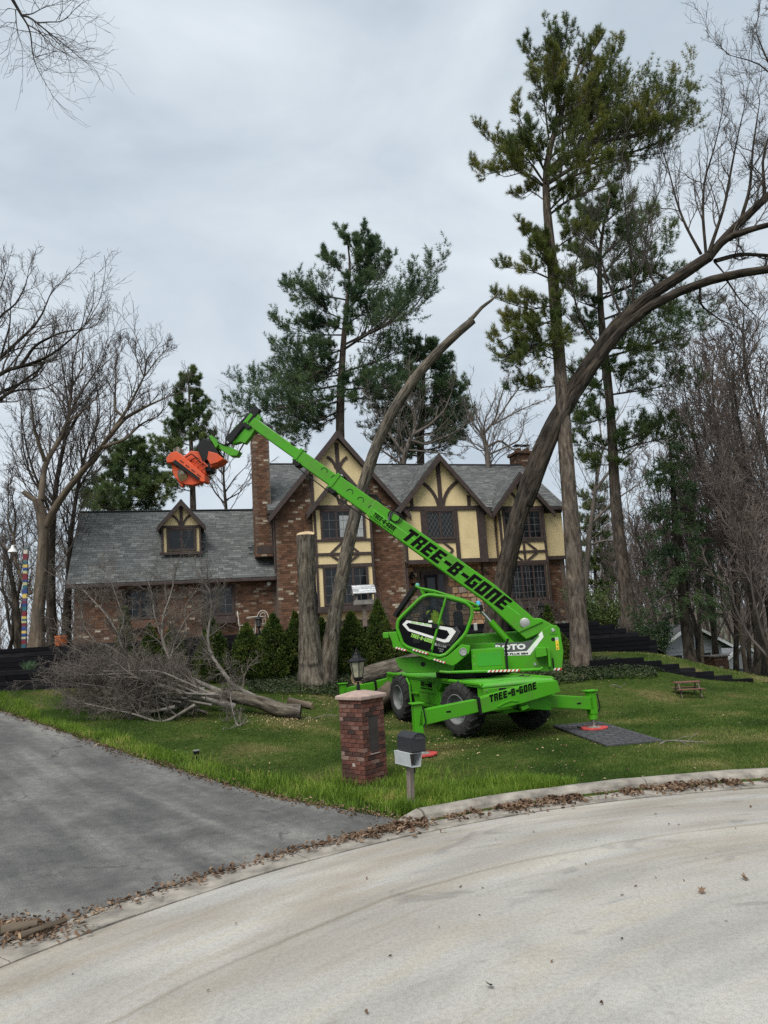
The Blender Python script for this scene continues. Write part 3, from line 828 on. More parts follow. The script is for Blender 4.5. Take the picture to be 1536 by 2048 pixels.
# ---------------- windows
GLZ = M('lead_glazing', (.13, .13, .125), .5, .2)
def window(u0, u1, z0, z1, n, lites, bars='grid', curtain=False, nx=2, nz=3):
    fw = .07
    f = MB()
    f.box(u0 - fw, u0, n - .05, n + .05, z0 - fw, z1 + fw).box(u1, u1 + fw, n - .05, n + .05, z0 - fw, z1 + fw)
    f.box(u0, u1, n - .05, n + .05, z1, z1 + fw).box(u0, u1, n - .05, n + .05, z0 - fw, z0)
    w = f.build('window', TIMBERM, house, HF, bevel=.008)
    lw = (u1 - u0) / lites
    for k in range(lites):
        a, b = u0 + k * lw, u0 + (k + 1) * lw
        s = MB()
        e = .045
        s.box(a, a + e, n - .035, n + .02, z0, z1).box(b - e, b, n - .035, n + .02, z0, z1)
        s.box(a + e, b - e, n - .035, n + .02, z1 - e, z1).box(a + e, b - e, n - .035, n + .02, z0, z0 + e)
        s.build('sash', TIMBERM, w, HF)
        MB().box(a + e, b - e, n - .002, n + .012, z0 + e, z1 - e).build('pane', PANE, w, HF)
        g = MB()
        if bars == 'grid':
            for i in range(1, nx): g.box(a + e + (lw - 2 * e) * i / nx - .008, a + e + (lw - 2 * e) * i / nx + .008, n - .012, n - .002, z0 + e, z1 - e)
            for i in range(1, nz): g.box(a + e, b - e, n - .0115, n - .0025, z0 + (z1 - z0) * i / nz - .008, z0 + (z1 - z0) * i / nz + .008)
        elif bars == 'diamond':
            W_, H_ = lw - 2 * e, z1 - z0 - 2 * e
            for sg in (1, -1):
                c = -H_
                while c < W_ + H_:
                    pts = []
                    for tt_ in np.linspace(0, H_, 40):
                        x = c + sg * tt_ * .62 + (0 if sg > 0 else .62 * 0)
                        if 0 <= x <= W_: pts.append((a + e + x, z0 + e + tt_))
                    if len(pts) > 1:
                        p, q = np.array(pts[0]), np.array(pts[-1])
                        t_ = (q - p) / np.linalg.norm(q - p); s_ = np.array([-t_[1], t_[0]]) * .006
                        g.prism([p - s_, q - s_, q + s_, p + s_], n - .010 + .001 * sg, n - .003)
                    c += .19
        if g.v: g.build('glazing_bar', GLZ, w, HF)
        if curtain and k > 0:
            cv = MB()
            N_ = 14 if k == 1 else 9
            for i in range(N_):
                if k == 1 and i < 3: continue
                x0 = a + e + (lw - 2 * e) * i / N_
                cv.box(x0, x0 + (lw - 2 * e) / N_ - .01, n - .0045 - .003 * (i % 2), n - .0025, z0 + e, z1 - e - (.15 if k == 1 else 0))
            cv.build('curtain', CURTAIN, w, HF)
    return w
window(-1.06, 0.84, 6.50, 7.70, -0.372, 3, 'grid', True)
window(-1.06, 0.84, 3.62, 5.20, -0.372, 3, 'grid', nz=4)
window(3.90, 5.22, 6.42, 7.66, -0.115, 2, 'diamond')
window(7.86, 9.78, 6.32, 7.62, -0.035, 3, 'grid', nz=4)
window(7.92, 9.76, 3.42, 5.02, -0.035, 3, 'grid', nx=3, nz=5)
for (a, b, c, d), k in zip(G_W, (0, 1)):
    window(a, b, c, d, .69, 2, 'grid', nx=2, nz=3)
    MB().box(a - .12, b + .12, 0.40, 0.69, c - .42, c - .10).build('flower_box', BRICKM if k == 0 else TIMBERM, house, HF, bevel=.01)
# cream strips beside the lower right window are the stucco body; door and side light
dr = MB().box(3.66, 4.84, .50, .66, ZG, 4.95).build('door_frame', TIMBERM, house, HF, bevel=.01)
MB().box(3.80, 4.42, .46, .50, ZG + .1, 4.78).build('door', GLOSSBLACK, house, HF, bevel=.01)
MB().box(4.50, 4.74, .485, .498, ZG + .1, 4.78).build('side_light', PANE, house, HF)
MB().box(3.92, 4.30, .452, .458, 3.2, 4.65).build('pane', PANE, house, HF)
# wall lantern by the door
wl = MB()
wl.box(3.16, 3.24, .45, .62, 4.62, 4.70)
wl.lathe([(.02, 4.98), (.05, 4.92), (.04, 4.88), (.15, 4.78), (.15, 4.74)], 6, Matrix.Translation((3.20, .40, 0)))
wl.lathe([(.11, 4.40), (.03, 4.32), (.02, 4.22)], 6, Matrix.Translation((3.20, .40, 0)))
for k in range(6):
    a = k * PI / 3
    wl.tube([(3.2 + .11 * math.cos(a), .40 + .11 * math.sin(a), 4.40), (3.2 + .14 * math.cos(a), .40 + .14 * math.sin(a), 4.76)], .009, 4)
wl.build('wall_lantern', BLACK, house, HF)

# ---------------- roofs
SH_N = [0]
SHINGLES = []
def shingle_field(name, org, ux, up, width, length, keep, seed, base_thick=.08):
    """org: eave corner (house frame); ux: along the eave; up: up the slope; keep(s,t) -> bool"""
    ux, up = Vector(ux).normalized(), Vector(up).normalized()
    nn = ux.cross(up).normalized()
    if nn.z < 0: nn = -nn
    org = Vector(org)
    rs = random.Random(seed)
    t = 0.0
    row = 0
    while t < length - .02:
        s = -rs.uniform(0, .3)
        while s < width:
            l = rs.choice([.20, .26, .32, .38])
            a, b = max(s, 0), min(s + l, width)
            if b - a > .06 and keep((a + b) / 2, t + .07):
                SHINGLES.append((name, org, ux, up, nn, a + .004, b - .004, t, min(t + .155, length), rs.choice([.010, .010, .014, .018])))
            s += l
        t += .142
        row += 1
def roof_slab(name, pts, thick=.10):
    """roof deck polygon given in house frame, thickened downward"""
    P = [Vector(p) for p in pts]
    n = (P[1] - P[0]).cross(P[2] - P[0]).normalized()
    if n.z < 0: n = -n
    m = MB()
    k = len(P)
    lo = [p - n * thick for p in P]
    m.add(P + lo, [tuple(range(k)), tuple(range(k, 2 * k))[::-1]] + [(i, (i + 1) % k, k + (i + 1) % k, k + i) for i in range(k)])
    return m.build(name, ROOFBASE, house, HF)
# garage
gu0, gu1, gn0, gn1 = -11.50, -3.06, 0.30, 4.0
roof_slab('roof', [(gu0, gn0, GZE), (gu1, gn0, GZE), (gu1, gn1, GZR), (gu0, gn1, GZR)])
roof_slab('roof', [(gu0, gn1, GZR), (gu1, gn1, GZR), (gu1, 7.9, GZE), (gu0, 7.9, GZE)])
gl = math.hypot(gn1 - gn0, GZR - GZE)
dm0, dm1 = -8.02, -5.98         # dormer width
def keep_g(s, t):
    u = gu0 + s; z = GZE + (GZR - GZE) * t / gl
    if dm0 + .2 < u < dm1 - .2 and z > 6.25:
        half = (dm1 - dm0) / 2
        apex = 8.55
        if z < apex - abs(u - (dm0 + dm1) / 2) * 1.18: return False
    if -3.98 < u < -3.1 and z < 6.6 and z > 6.1: return False
    return True
shingle_field('garage', (gu0, gn0, GZE + .012), (1, 0, 0), (0, gn1 - gn0, GZR - GZE), gu1 - gu0, gl, keep_g, 1)
MB().box(gu0, gu1, gn1 - .12, gn1 + .12, GZR - .02, GZR + .035).build('ridge_cap', ROOFBASE, house, HF, bevel=.02)
MB().box(gu0, gu1, gn0 - .12, gn0 - .003, GZE - .16, GZE - .02).build('gutter', TIMBERM, house, HF, bevel=.02)
MB().box(gu0, gu1, gn0, .70, GZE - .14, GZE - .11).build('soffit', TIMBERM, house, HF)
# main roof
ME, MR, mn0, mn1 = 7.86, 10.98, 0.06, 4.3
mu0, mu1 = -3.35, 11.36
roof_slab('roof', [(mu0, mn0, ME), (mu1, mn0, ME), (mu1, mn1, MR), (mu0, mn1, MR)])
roof_slab('roof', [(mu0, mn1, MR), (mu1, mn1, MR), (mu1, 8.65, ME), (mu0, 8.65, ME)])
ml = math.hypot(mn1 - mn0, MR - ME)
def gable_z(u, x, zap, slope): return zap - abs(u - x) * slope
SLA = (AZ - 7.75) / 3.05; SLB = (BZ - 7.75) / 2.2; SLD = (DZ - 7.80) / 1.45; SLC = (CZ_ - 7.80) / 1.50
def keep_m(s, t):
    u = mu0 + s; z = ME + (MR - ME) * t / ml
    return not (z < gable_z(u, AX, AZ - .1, SLA) or z < gable_z(u, BX, BZ - .1, SLB) or z < gable_z(u, DX, DZ - .1, SLD)) and u > -3.3
shingle_field('main', (mu0, mn0, ME + .012), (1, 0, 0), (0, mn1 - mn0, MR - ME), mu1 - mu0, ml, keep_m, 2)
MB().box(mu0, mu1, mn1 - .12, mn1 + .12, MR - .02, MR + .035).build('ridge_cap', ROOFBASE, house, HF, bevel=.02)
def gable_roof(x, zap, halfw, slope, n0, n1, seed, field=True, fascia=.26, over=0.16):
    h = halfw + over
    ze = zap - h * slope
    for s in (-1, 1):
        roof_slab('roof', [(x + s * h, n0, ze), (x, n0, zap), (x, n1, zap), (x + s * h, n1, ze)], .09)
        # bargeboard
        t = np.array([s * h, ze - zap]); t = t / np.linalg.norm(t); q = np.array([t[1], -t[0]]) * s
        p0, p1 = np.array([x, zap - .04]), np.array([x + s * (h + .03), ze - .04 - .03 * slope])
        low = np.array([0, -fascia * 1.28])
        MB().prism([p0, p1, p1 + low * .82, p0 + low], n0 - .075, n0 - .006).build('bargeboard', TIMBERM, house, HF, bevel=.008)
        if field:
            L = math.hypot(h, zap - ze)
            org = (x + s * h, n0, ze + .012)
            shingle_field('gable', org, (0, 1, 0), (-s * h, 0, zap - ze), n1 - n0, L, (lambda a, b, n0=n0, ze=ze, L=L, zap=zap: (ME + (n0 + a - mn0) * (MR - ME) / (mn1 - mn0)) < ze + (zap - ze) * b / L + .05), seed + s)
gable_roof(AX, AZ, 3.05, SLA, -0.34, 8.0, 11, False)
gable_roof(BX, BZ, 2.2, SLB, -0.42, 4.0, 21)
gable_roof(DX, DZ, 1.45, SLD, -0.34, 3.0, 31)
gable_roof(CX_, CZ_, 1.50, SLC, -0.66, -0.06, 41, False, .22)
# eave gutters and soffits of the main block
for a, b in ((-3.4, -3.1), (6.92, 7.32), (10.32, 11.36)):
    MB().box(a, b, mn0 - .14, mn0 - .004, ME - .18, ME - .03).build('gutter', TIMBERM, house, HF, bevel=.02)
    MB().box(a, b, mn0, .30, ME - .17, ME - .13).build('soffit', TIMBERM, house, HF)
# downpipes
MB().tube([(-3.14, -.12, 7.66), (-3.14, -.02, 7.45), (-3.12, .06, 7.2), (-3.12, .06, 5.1)], .045, 8).build('downpipe', TIMBERM, house, HF)
MB().tube([(2.98, -.4, 7.72), (2.95, -.30, 7.5), (2.80, -.17, 7.32), (2.80, -.17, 5.3), (2.82, -.06, 5.1), (2.82, -.06, ZG)], .05, 8).build('downpipe', TIMBERM, house, HF)
MB().tube([(7.40, .02, 7.68), (7.50, .1, 7.4), (7.50, .22, 7.2), (7.50, .22, 5.2)], .05, 8).build('downpipe', TIMBERM, house, HF)
MB().lathe([(0.001, 0), (.08, .01), (.10, .06), (.10, .16), (.001, .17)], 14, Matrix.Translation((-3.35, .55, 4.70)) @ Matrix.Rotation(-PI / 2, 4, 'X')).build('security_light', WHITE, house, HF, smooth=True)
# ---------------- dormer on the garage
dx = (dm0 + dm1) / 2
dw = wall('stucco_panel', [(dm0 + .2, 6.30), (dm1 - .2, 6.30), (dm1 - .2, 7.42), (dx, 8.4), (dm0 + .2, 7.42)], 1.35, 2.9, STUCCO)
for (a, b, c, d) in ((dm0 + .18, dm0 + .27, 6.30, 7.36), (dm1 - .27, dm1 - .18, 6.30, 7.36), (dm0 + .18, dm1 - .18, 7.36, 7.47), (dm0 + .10, dm1 - .10, 6.18, 6.30)):
    timber(a, b, c, d, 1.348, .06)
timber(dx - .07, dx + .07, 7.47, 8.3, 1.348)
timber_arc((dx - .72, 7.36), .66, 8, 58, .09, 1.348); timber_arc((dx + .72, 7.36), .66, 172, 122, .09, 1.348)
window(dx - .56, dx + .56, 6.40, 7.28, 1.335, 2, 'none')
gable_roof(dx, 8.62, .90, 1.18, 1.12, 3.7, 51, False, .20, .12)
# ---------------- chimneys
def chimney(u0, u1, n0, n1, z0, z1, name='chimney'):
    c = MB().box(u0, u1, n0, n1, z0, z1).build(name, MORTAR, house, HF)
    lay_bricks([(u0, z0), (u1, z0), (u1, z1), (u0, z1)], n0, (), 'front')
    lay_bricks([(n0, z0), (n1, z0), (n1, z1), (n0, z1)], u0, (), 'left')
    lay_bricks([(n0, z0), (n1, z0), (n1, z1), (n0, z1)], u1, (), 'right')
    return c
c1_ = chimney(-3.86, -3.14, 0.52, 1.5, 5.9, 11.5)
MB().box(-3.92, -3.08, .46, 1.56, 11.5, 11.62).build('chimney_cap', MORTAR, c1_, HF, bevel=.02)
MB().box(-3.66, -3.34, .75, 1.2, 11.62, 11.95).build('flue', BRICKM, c1_, HF, bevel=.02)
MB().box(-3.82, -3.10, .505, 1.2, 6.02, 6.36).build('flashing', TIMBERM, house, HF)
c2_ = chimney(11.1, 12.2, 4.2, 5.2, 7.5, 11.62)
MB().box(11.0, 12.3, 4.1, 5.3, 11.62, 11.78).build('chimney_cap', BRICKM, c2_, HF, bevel=.02)
for a in (11.25, 11.75):
    MB().box(a, a + .28, 4.5, 4.85, 11.78, 12.02).build('flue', BRICKM, c2_, HF, bevel=.02)
    m = MB()
    for dx_ in (0.02, .26):
        for dy_ in (4.52, 4.83): m.tube([(a + dx_, dy_, 12.02), (a + dx_, dy_, 12.2)], .012, 4)
    m.box(a - .08, a + .36, 4.42, 4.93, 12.2, 12.225)
    m.build('rain_cap', BLACK, c2_, HF)

# ---------------- set the bricks and shingles: the nearest three hundred of each one by one, the rest joined
def brick_box(l):
    return MB().box(-l / 2, l / 2, -.008, .02, -.0455, .0455)
bm_single = None
order = sorted(range(len(BRICKS)), key=lambda i: np.linalg.norm(hw(*( (BRICKS[i][0], BRICKS[i][1]) if BRICKS[i][4] == 'front' else (BRICKS[i][1], BRICKS[i][0])), BRICKS[i][2]) - CAMP) + (0 if BRICKS[i][4] == 'front' else 99) + (30 if BRICKS[i][2] < 3.2 else 0))
def brick_frame(b):
    u, n, z, l, fc = b
    if fc == 'front': return HF @ Matrix.Translation((u, n, z))
    if fc == 'left': return HF @ Matrix.Translation((n, u, z)) @ Matrix.Rotation(-PI / 2, 4, 'Z')
    return HF @ Matrix.Translation((n, u, z)) @ Matrix.Rotation(PI / 2, 4, 'Z')
first = None
for i in order[:300]:
    fr = brick_frame(BRICKS[i])
    if first is None:
        first = brick_box(.215).build('brick', BRICKM, house, fr)
    else:
        o = bpy.data.objects.new('brick', first.data)
        place(o, house, fr)
m = MB()
for i in order[300:]:
    fr = HF.inverted() @ brick_frame(BRICKS[i])
    l = BRICKS[i][3]
    vs = [fr @ Vector((x, y, z)) for z in (-.0455, .0455) for y in (-.008 + random.uniform(-.002, .003), .02) for x in (-l / 2, l / 2)]
    m.add(vs, [(0, 1, 5, 4), (2, 0, 4, 6), (1, 3, 7, 5), (4, 5, 7, 6), (0, 2, 3, 1)])
m.build('brickwork', BRICKM, house, HF, kind='stuff')
def sh_mesh(l, h, th):
    return MB().add([(0, 0, 0), (l, 0, 0), (l, h, 0), (0, h, 0), (0, 0, th), (l, 0, th), (l, h, .003), (0, h, .003)], [(4, 5, 6, 7), (0, 1, 5, 4), (1, 2, 6, 5), (3, 0, 4, 7), (2, 3, 7, 6)])
SH_CACHE = {}
idx = [i for i, s in enumerate(SHINGLES) if s[0] == 'garage']
def sh_pos(s): return hw(*(s[1] + s[2] * s[5] + s[3] * s[7]))
idx.sort(key=lambda i: np.linalg.norm(sh_pos(SHINGLES[i]) - CAMP))
single = set(idx[:300])
rest = MB()
for i, (nm, org, ux, up, nn, a, b, t0, t1, th) in enumerate(SHINGLES):
    p = org + ux * a + up * t0
    fx = ux if ux.cross(up).z > 0 else -ux
    if fx != ux: p = org + ux * b + up * t0
    fr = frame_of(fx, up, fx.cross(up), p)
    if i in single:
        key = (round(b - a, 2), th)
        if key not in SH_CACHE:
            SH_CACHE[key] = sh_mesh(b - a, t1 - t0, th).build('shingle', SHINGLE, house, HF @ fr).data
        else:
            place(bpy.data.objects.new('shingle', SH_CACHE[key]), house, HF @ fr)
    else:
        q = sh_mesh(b - a, t1 - t0, th)
        rest.add([fr @ Vector(v) for v in q.v], q.f)
rest.build('shingles', SHINGLE, house, HF, kind='stuff')
# ================================================================== LETTERING
# strokes on a 4 x 6 grid: (x0, y0, x1, y1)
GL = {
 'T': [(0, 4.5, 4.2, 6), (1.3, 0, 2.9, 4.5)], 'R': [(0, 0, 1.6, 6), (1.6, 4.6, 4, 6), (2.7, 3.3, 4, 4.6), (1.6, 2.3, 3.7, 3.3), (2.5, 0, 4, 2.3)],
 'E': [(0, 0, 1.6, 6), (1.6, 4.6, 4, 6), (1.6, 2.4, 3.6, 3.7), (1.6, 0, 4, 1.4)], 'B': [(0, 0, 1.6, 6), (1.6, 4.7, 3.7, 6), (2.6, 3.6, 3.9, 4.7), (1.6, 2.5, 3.7, 3.6), (2.6, 1.3, 4, 2.5), (1.6, 0, 4, 1.3)],
 'G': [(0, 0, 1.6, 6), (1.6, 4.6, 4, 6), (1.6, 0, 4, 1.4), (2.6, 1.4, 4, 3.5), (2.1, 2.4, 2.6, 3.5)], 'O': [(0, 0, 1.55, 6), (2.45, 0, 4, 6), (1.55, 4.6, 2.45, 6), (1.55, 0, 2.45, 1.4)],
 'N': [(0, 0, 1.55, 6), (1.55, 4.6, 4, 6), (2.45, 0, 4, 4.6)], '-': [(0.3, 2.2, 3.4, 3.7)],
 'S': [(0, 4.9, 4, 6), (0, 3.5, 1.1, 4.9), (0, 2.5, 4, 3.5), (2.9, 1.1, 4, 2.5), (0, 0, 4, 1.1)], 'P': [(0, 0, 1.1, 6), (1.1, 4.9, 4, 6), (2.9, 3.4, 4, 4.9), (1.1, 2.4, 4, 3.4)],
 'L': [(0, 0, 1.1, 6), (1.1, 0, 4, 1.1)], 'U': [(0, 0, 1.1, 6), (2.9, 0, 4, 6), (1.1, 0, 2.9, 1.1)], '4': [(0, 2.6, 1.1, 6), (1.1, 2.0, 4, 3.1), (2.6, 0, 3.7, 6)] }
def lettering(name, text, mat, parent, frame, height, width, shear=0.0, depth=0.004, gap=1.0, hyphen=0.72):
    """block capitals; frame x runs along the line, y up the letters, z out of the plate"""
    m = MB()
    x = 0.0
    cells = []
    for ch in text:
        w = 4 * (hyphen if ch == '-' else 1)
        if ch != ' ': cells.append((ch, x))
        x += (w + gap) if ch != ' ' else 2.2
    tot = x - gap
    sx, sy = width / (tot + 6 * shear), height / 6
    for ch, x0 in cells:
        for (a, b, c, d) in GL[ch]:
            if c - a > 1.9 or True:
                k = .0
            q = [((x0 + px + shear * py) * sx, py * sy) for px, py in ((a, b), (c, b), (c, d), (a, d))]
            m.prism(q, 0.0005, depth, 'z')
    return m.build(name, mat, parent, frame)
def font_text(name, text, mat, parent, frame, height, width=None, shear=0.0, bold=0.0):
    c = bpy.data.curves.new(name, 'FONT')
    c.body = text
    c.size = height * 1.35
    c.shear = shear
    c.offset = bold
    c.extrude = 0.0012
    c.resolution_u = 2
    o = bpy.data.objects.new(name, c)
    COL.objects.link(o)
    bpy.context.view_layer.update()
    me = bpy.data.meshes.new_from_object(o.evaluated_get(bpy.context.evaluated_depsgraph_get()))
    bpy.data.objects.remove(o); bpy.data.curves.remove(c)
    co = np.empty(len(me.vertices) * 3, np.float32); me.vertices.foreach_get('co', co)
    co = co.reshape(-1, 3)
    if width: co[:, 0] *= width / max(co[:, 0].max(), 1e-3)
    co[:, 2] += 0.0015
    me.vertices.foreach_set('co', co.ravel()); me.update()
    me.materials.clear(); me.materials.append(mat)
    o = bpy.data.objects.new(name, me)
    place(o, parent, frame)
    return o

# ================================================================== THE GREEN MACHINE
CN = np.array([1.8, 14.95, 0.0]); CL = np.array([-.3162, .9487, 0]); CR = np.array([.9487, .3162, 0])
CF = frame_of(CR, CL, (0, 0, 1), CN)                       # chassis: x across to the right, y along away from us
al = R(6)
TT = np.array([-math.cos(al), math.sin(al), 0]); TM = np.array([-math.sin(al), -math.cos(al), 0]); TC = np.array([1.75, 17.6, 0])
TF = frame_of(TT, TM, (0, 0, 1), TC)                       # upper works: x forward along the boom, y towards us
mach = thing('telescopic_handler', 'bright green rotating telescopic handler with raised boom standing on outriggers on the lawn', 'crane', (1.68, 17.7, 0))
def plane_frame(F, o, x, y):
    x, y = Vector(x).normalized(), Vector(y)
    z = x.cross(y).normalized()
    y = z.cross(x)
    return F @ frame_of(x, y, z, o)
# ---- chassis
W2 = 0.82
c = MB()
c.prism([(2.34, .44), (4.12, .44), (4.36, .92), (4.55, 1.08), (2.20, 1.08), (2.44, .88)], 0.0, 2 * W2, 'x')
c.box(.42, 1.22, 0.02, 6.1, .55, 1.08)
chassis = c.build('chassis', GREEN, mach, CF, bevel=.02)
MB().box(-.02, 2 * W2 + .02, -.02, 6.22, 1.085, 1.165).build('deck', M_paint('worn_deck_paint', (0.07, 0.36, 0.02), .5, .7, (.20, .22, .13)), mach, CF, bevel=.03)
for s, x in ((0, -.01), (1, 2 * W2 + .01)):
    m = MB().tube([(x, 6.25, 1.02), (x, 6.2, 1.16), (x, 4.6, 1.165), (x, 2.3, 1.165), (x, .1, 1.165), (x, 0.0, 1.14)], .042, 8)
    m.build('deck_edge', GREEN, mach, CF, smooth=True)
    # mudguards round each wheel
    for y0, y1 in ((.25, 2.36), (4.3, 6.2)):
        d = 1 if s == 0 else -1
        x0, x1 = sorted((x, x + d * .42))
        MB().box(x0, x1, y0 - .05, y0 + .02, .80, 1.085).build('mudguard', GREEN, mach, CF, bevel=.01)
        if y0 > 3: MB().prism([(y1 - .02, 1.085), (y1 + .05, 1.085), (y1 + .10, .74), (y1 + .03, .74)], x0, x1, 'x').build('mudguard', GREEN, mach, CF, bevel=.01)
e = MB()
e.box(0.0, 2 * W2, -.03, .30, .62, 1.084)
e.build('end_plate', GREEN, mach, CF, bevel=.015)
MB().box(0.0, 2 * W2, 5.9, 6.24, .62, 1.084).build('end_plate', GREEN, mach, CF, bevel=.015)
MB().lathe([(.001, .012), (.05, .01), (.075, 0)], 16, Matrix.Translation((.80, -.035, 1.0)) @ Matrix.Rotation(PI / 2, 4, 'X')).build('socket', BLACK, mach, CF)
for x in (.25, .48, 1.15, 1.32):
    MB().lathe([(.001, .008), (.022, .006), (.03, 0)], 10, Matrix.Translation((x, -.033, .97)) @ Matrix.Rotation(PI / 2, 4, 'X')).build('round_sticker', WHITE, mach, CF)
m = MB()
for x in (.34, 1.24): m.box(x, x + .16, -.036, -.028, 1.03, 1.07)
m.build('slot', BLACK, mach, CF, kind='stuff')
# steps and locker on the near side
MB().box(-.03, .02, 2.46, 3.70, .48, 1.04).build('side_door', GREEN, mach, CF, bevel=.012)
for z in (.46, .74):
    MB().box(-.06, .0, 3.74, 4.24, z, z + .03).build('step', GREEN, mach, CF)
MB().tube([(-.06, 4.50, 1.10), (-.06, 4.30, .95), (-.06, 4.26, .50), (-.06, 4.16, .42), (-.06, 3.7, .42)], .028, 8).build('grab_rail', GREEN, mach, CF, smooth=True)
lf = plane_frame(CF, (-.034, 3.56, .955), (0, -1, 0), (0, 0, 1))
lettering('lettering', 'TREE-B-GONE', INK, mach, lf, .12, .80, .12)
font_text('lettering', 'PROFESSIONAL TREE SERVICE', INK, mach, plane_frame(CF, (-.034, 3.56, .895), (0, -1, 0), (0, 0, 1)), .035, .80, 0, .001)
for x0, x1, y0, y1 in ((.2, .75, .5, 1.5), (.9, 1.45, .5, 1.5), (.15, 1.5, 4.6, 5.8)):       # hatch outlines on the deck
    f_ = MB()
    for (a, b, c_, d_) in ((x0, x1, y0, y0 + .012), (x0, x1, y1 - .012, y1), (x0, x0 + .012, y0 + .012, y1 - .012), (x1 - .012, x1, y0 + .012, y1 - .012)): f_.box(a, b, c_, d_, 1.164, 1.1665)
    f_.build('hatch_seam', BLACK, mach, CF)
MB().box(.05, 1.6, .5, 5.7, .50, .56).build('underbody_light_blocker', BLACK, mach, CF)  # added slab that blocks light, so the ground under the chassis goes darker
for x in (.06, 1.52):
    for z in (.70, .88, 1.04):
        MB().lathe([(.001, .012), (.014, .012), (.014, 0)], 6, Matrix.Translation((x, -.031, z)) @ Matrix.Rotation(PI / 2, 4, 'X')).build('bolt', DULLSTEEL, mach, CF)
for z in (.56, .80):
    MB().box(-.034, -.030, 2.50, 3.66, z, z + .010).build('panel_gap', BLACK, mach, CF)
MB().box(-.034, -.030, 3.02, 3.03, .50, .80).build('panel_gap', BLACK, mach, CF)
m = MB()
for k in range(4): m.tube([(.55 + .07 * k, -.04, .80), (.60 + .09 * k, -.12, .66), (.75 + .09 * k, -.08, .60), (.95 + .06 * k, -.03, .66)], .014, 5)
m.build('hose_bundle', BLACK, mach, CF)
# ---- wheels
def make_wheel():
    w = MB()
    # axis along x; outer face towards -x
    mx_ = Matrix.Rotation(PI / 2, 4, 'Y')
    tyre = MB().lathe([(.30, -.18), (.34, -.20), (.44, -.215), (.52, -.20), (.555, -.15), (.56, 0), (.555, .15), (.52, .20), (.44, .215), (.34, .20), (.30, .18)], 40, mx_)
    for side in (-1, 1):
        for k in range(17):
            a = 2 * PI * (k + (.5 if side > 0 else 0)) / 17
            rot = Matrix.Rotation(a, 4, 'X')
            q = []
            for (x, r, da) in ((side * .005, .553, .10), (side * .20, .50, -.14), (side * .222, .42, -.17)):
                for rr2, ddd in ((r, -.055), (r, .055), (r + .055 if r > .45 else r + .03, .035), (r + .055 if r > .45 else r + .03, -.035)):
                    q.append(rot @ Vector((x if r > .45 else x, rr2 * math.sin(da + ddd), rr2 * math.cos(da + ddd))))
            fs = [(0, 1, 2, 3), (11, 10, 9, 8)]
            for b in (0, 4):
                fs += [(b + i, b + (i + 1) % 4, b + 4 + (i + 1) % 4, b + 4 + i) for i in range(4)]
            tyre.add(q, fs)
    rim = MB().lathe([(.335, -.19), (.31, -.20), (.295, -.16), (.28, -.06), (.20, -.03), (.17, -.06), (.10, -.07), (.09, -.12), (.001, -.125)], 32, mx_)
    hub = MB()
    for k in range(10):
        a = 2 * PI * k / 10
        hub.lathe([(.014, -.02), (.014, -.045), (.001, -.046)], 6, mx_ @ Matrix.Translation((.235 * math.cos(a), .235 * math.sin(a), 0)) @ Matrix.Translation((0, 0, -.02)))
    return tyre, rim, hub
ty, ri, hu = make_wheel()
for i, (x, y, st, flip) in enumerate(((.0, 1.12, 15, 0), (-.02, 4.88, 4, 0), (1.61, 1.15, 15, 1), (1.61, 4.88, 4, 1))):
    Fw = CF @ Matrix.Translation((x, y, .60)) @ Matrix.Rotation(R(st) + (PI if flip else 0), 4, 'Z')
    if i == 0:
        wt = ty.build('wheel', RUBBER, mach, Fw, smooth=False)
        wr = ri.build('rim', RIMGREY, wt, Fw, smooth=True)
        wh = hu.build('wheel_nuts', GREEN, wt, Fw, kind='stuff')
        wdat = (wt.data, wr.data, wh.data)
    else:
        wt = place(bpy.data.objects.new('wheel', wdat[0]), mach, Fw)
        place(bpy.data.objects.new('rim', wdat[1]), wt, Fw)
        place(bpy.data.objects.new('wheel_nuts', wdat[2]), wt, Fw)['kind'] = 'stuff'
for y in (1.15, 4.88):
    a = MB().tube([(.2, y, .6), (.6, y, .6), (1.04, y, .6), (1.44, y, .6)], [.09, .14, .14, .09], 10)
    a.build('axle', BLACK, mach, CF)
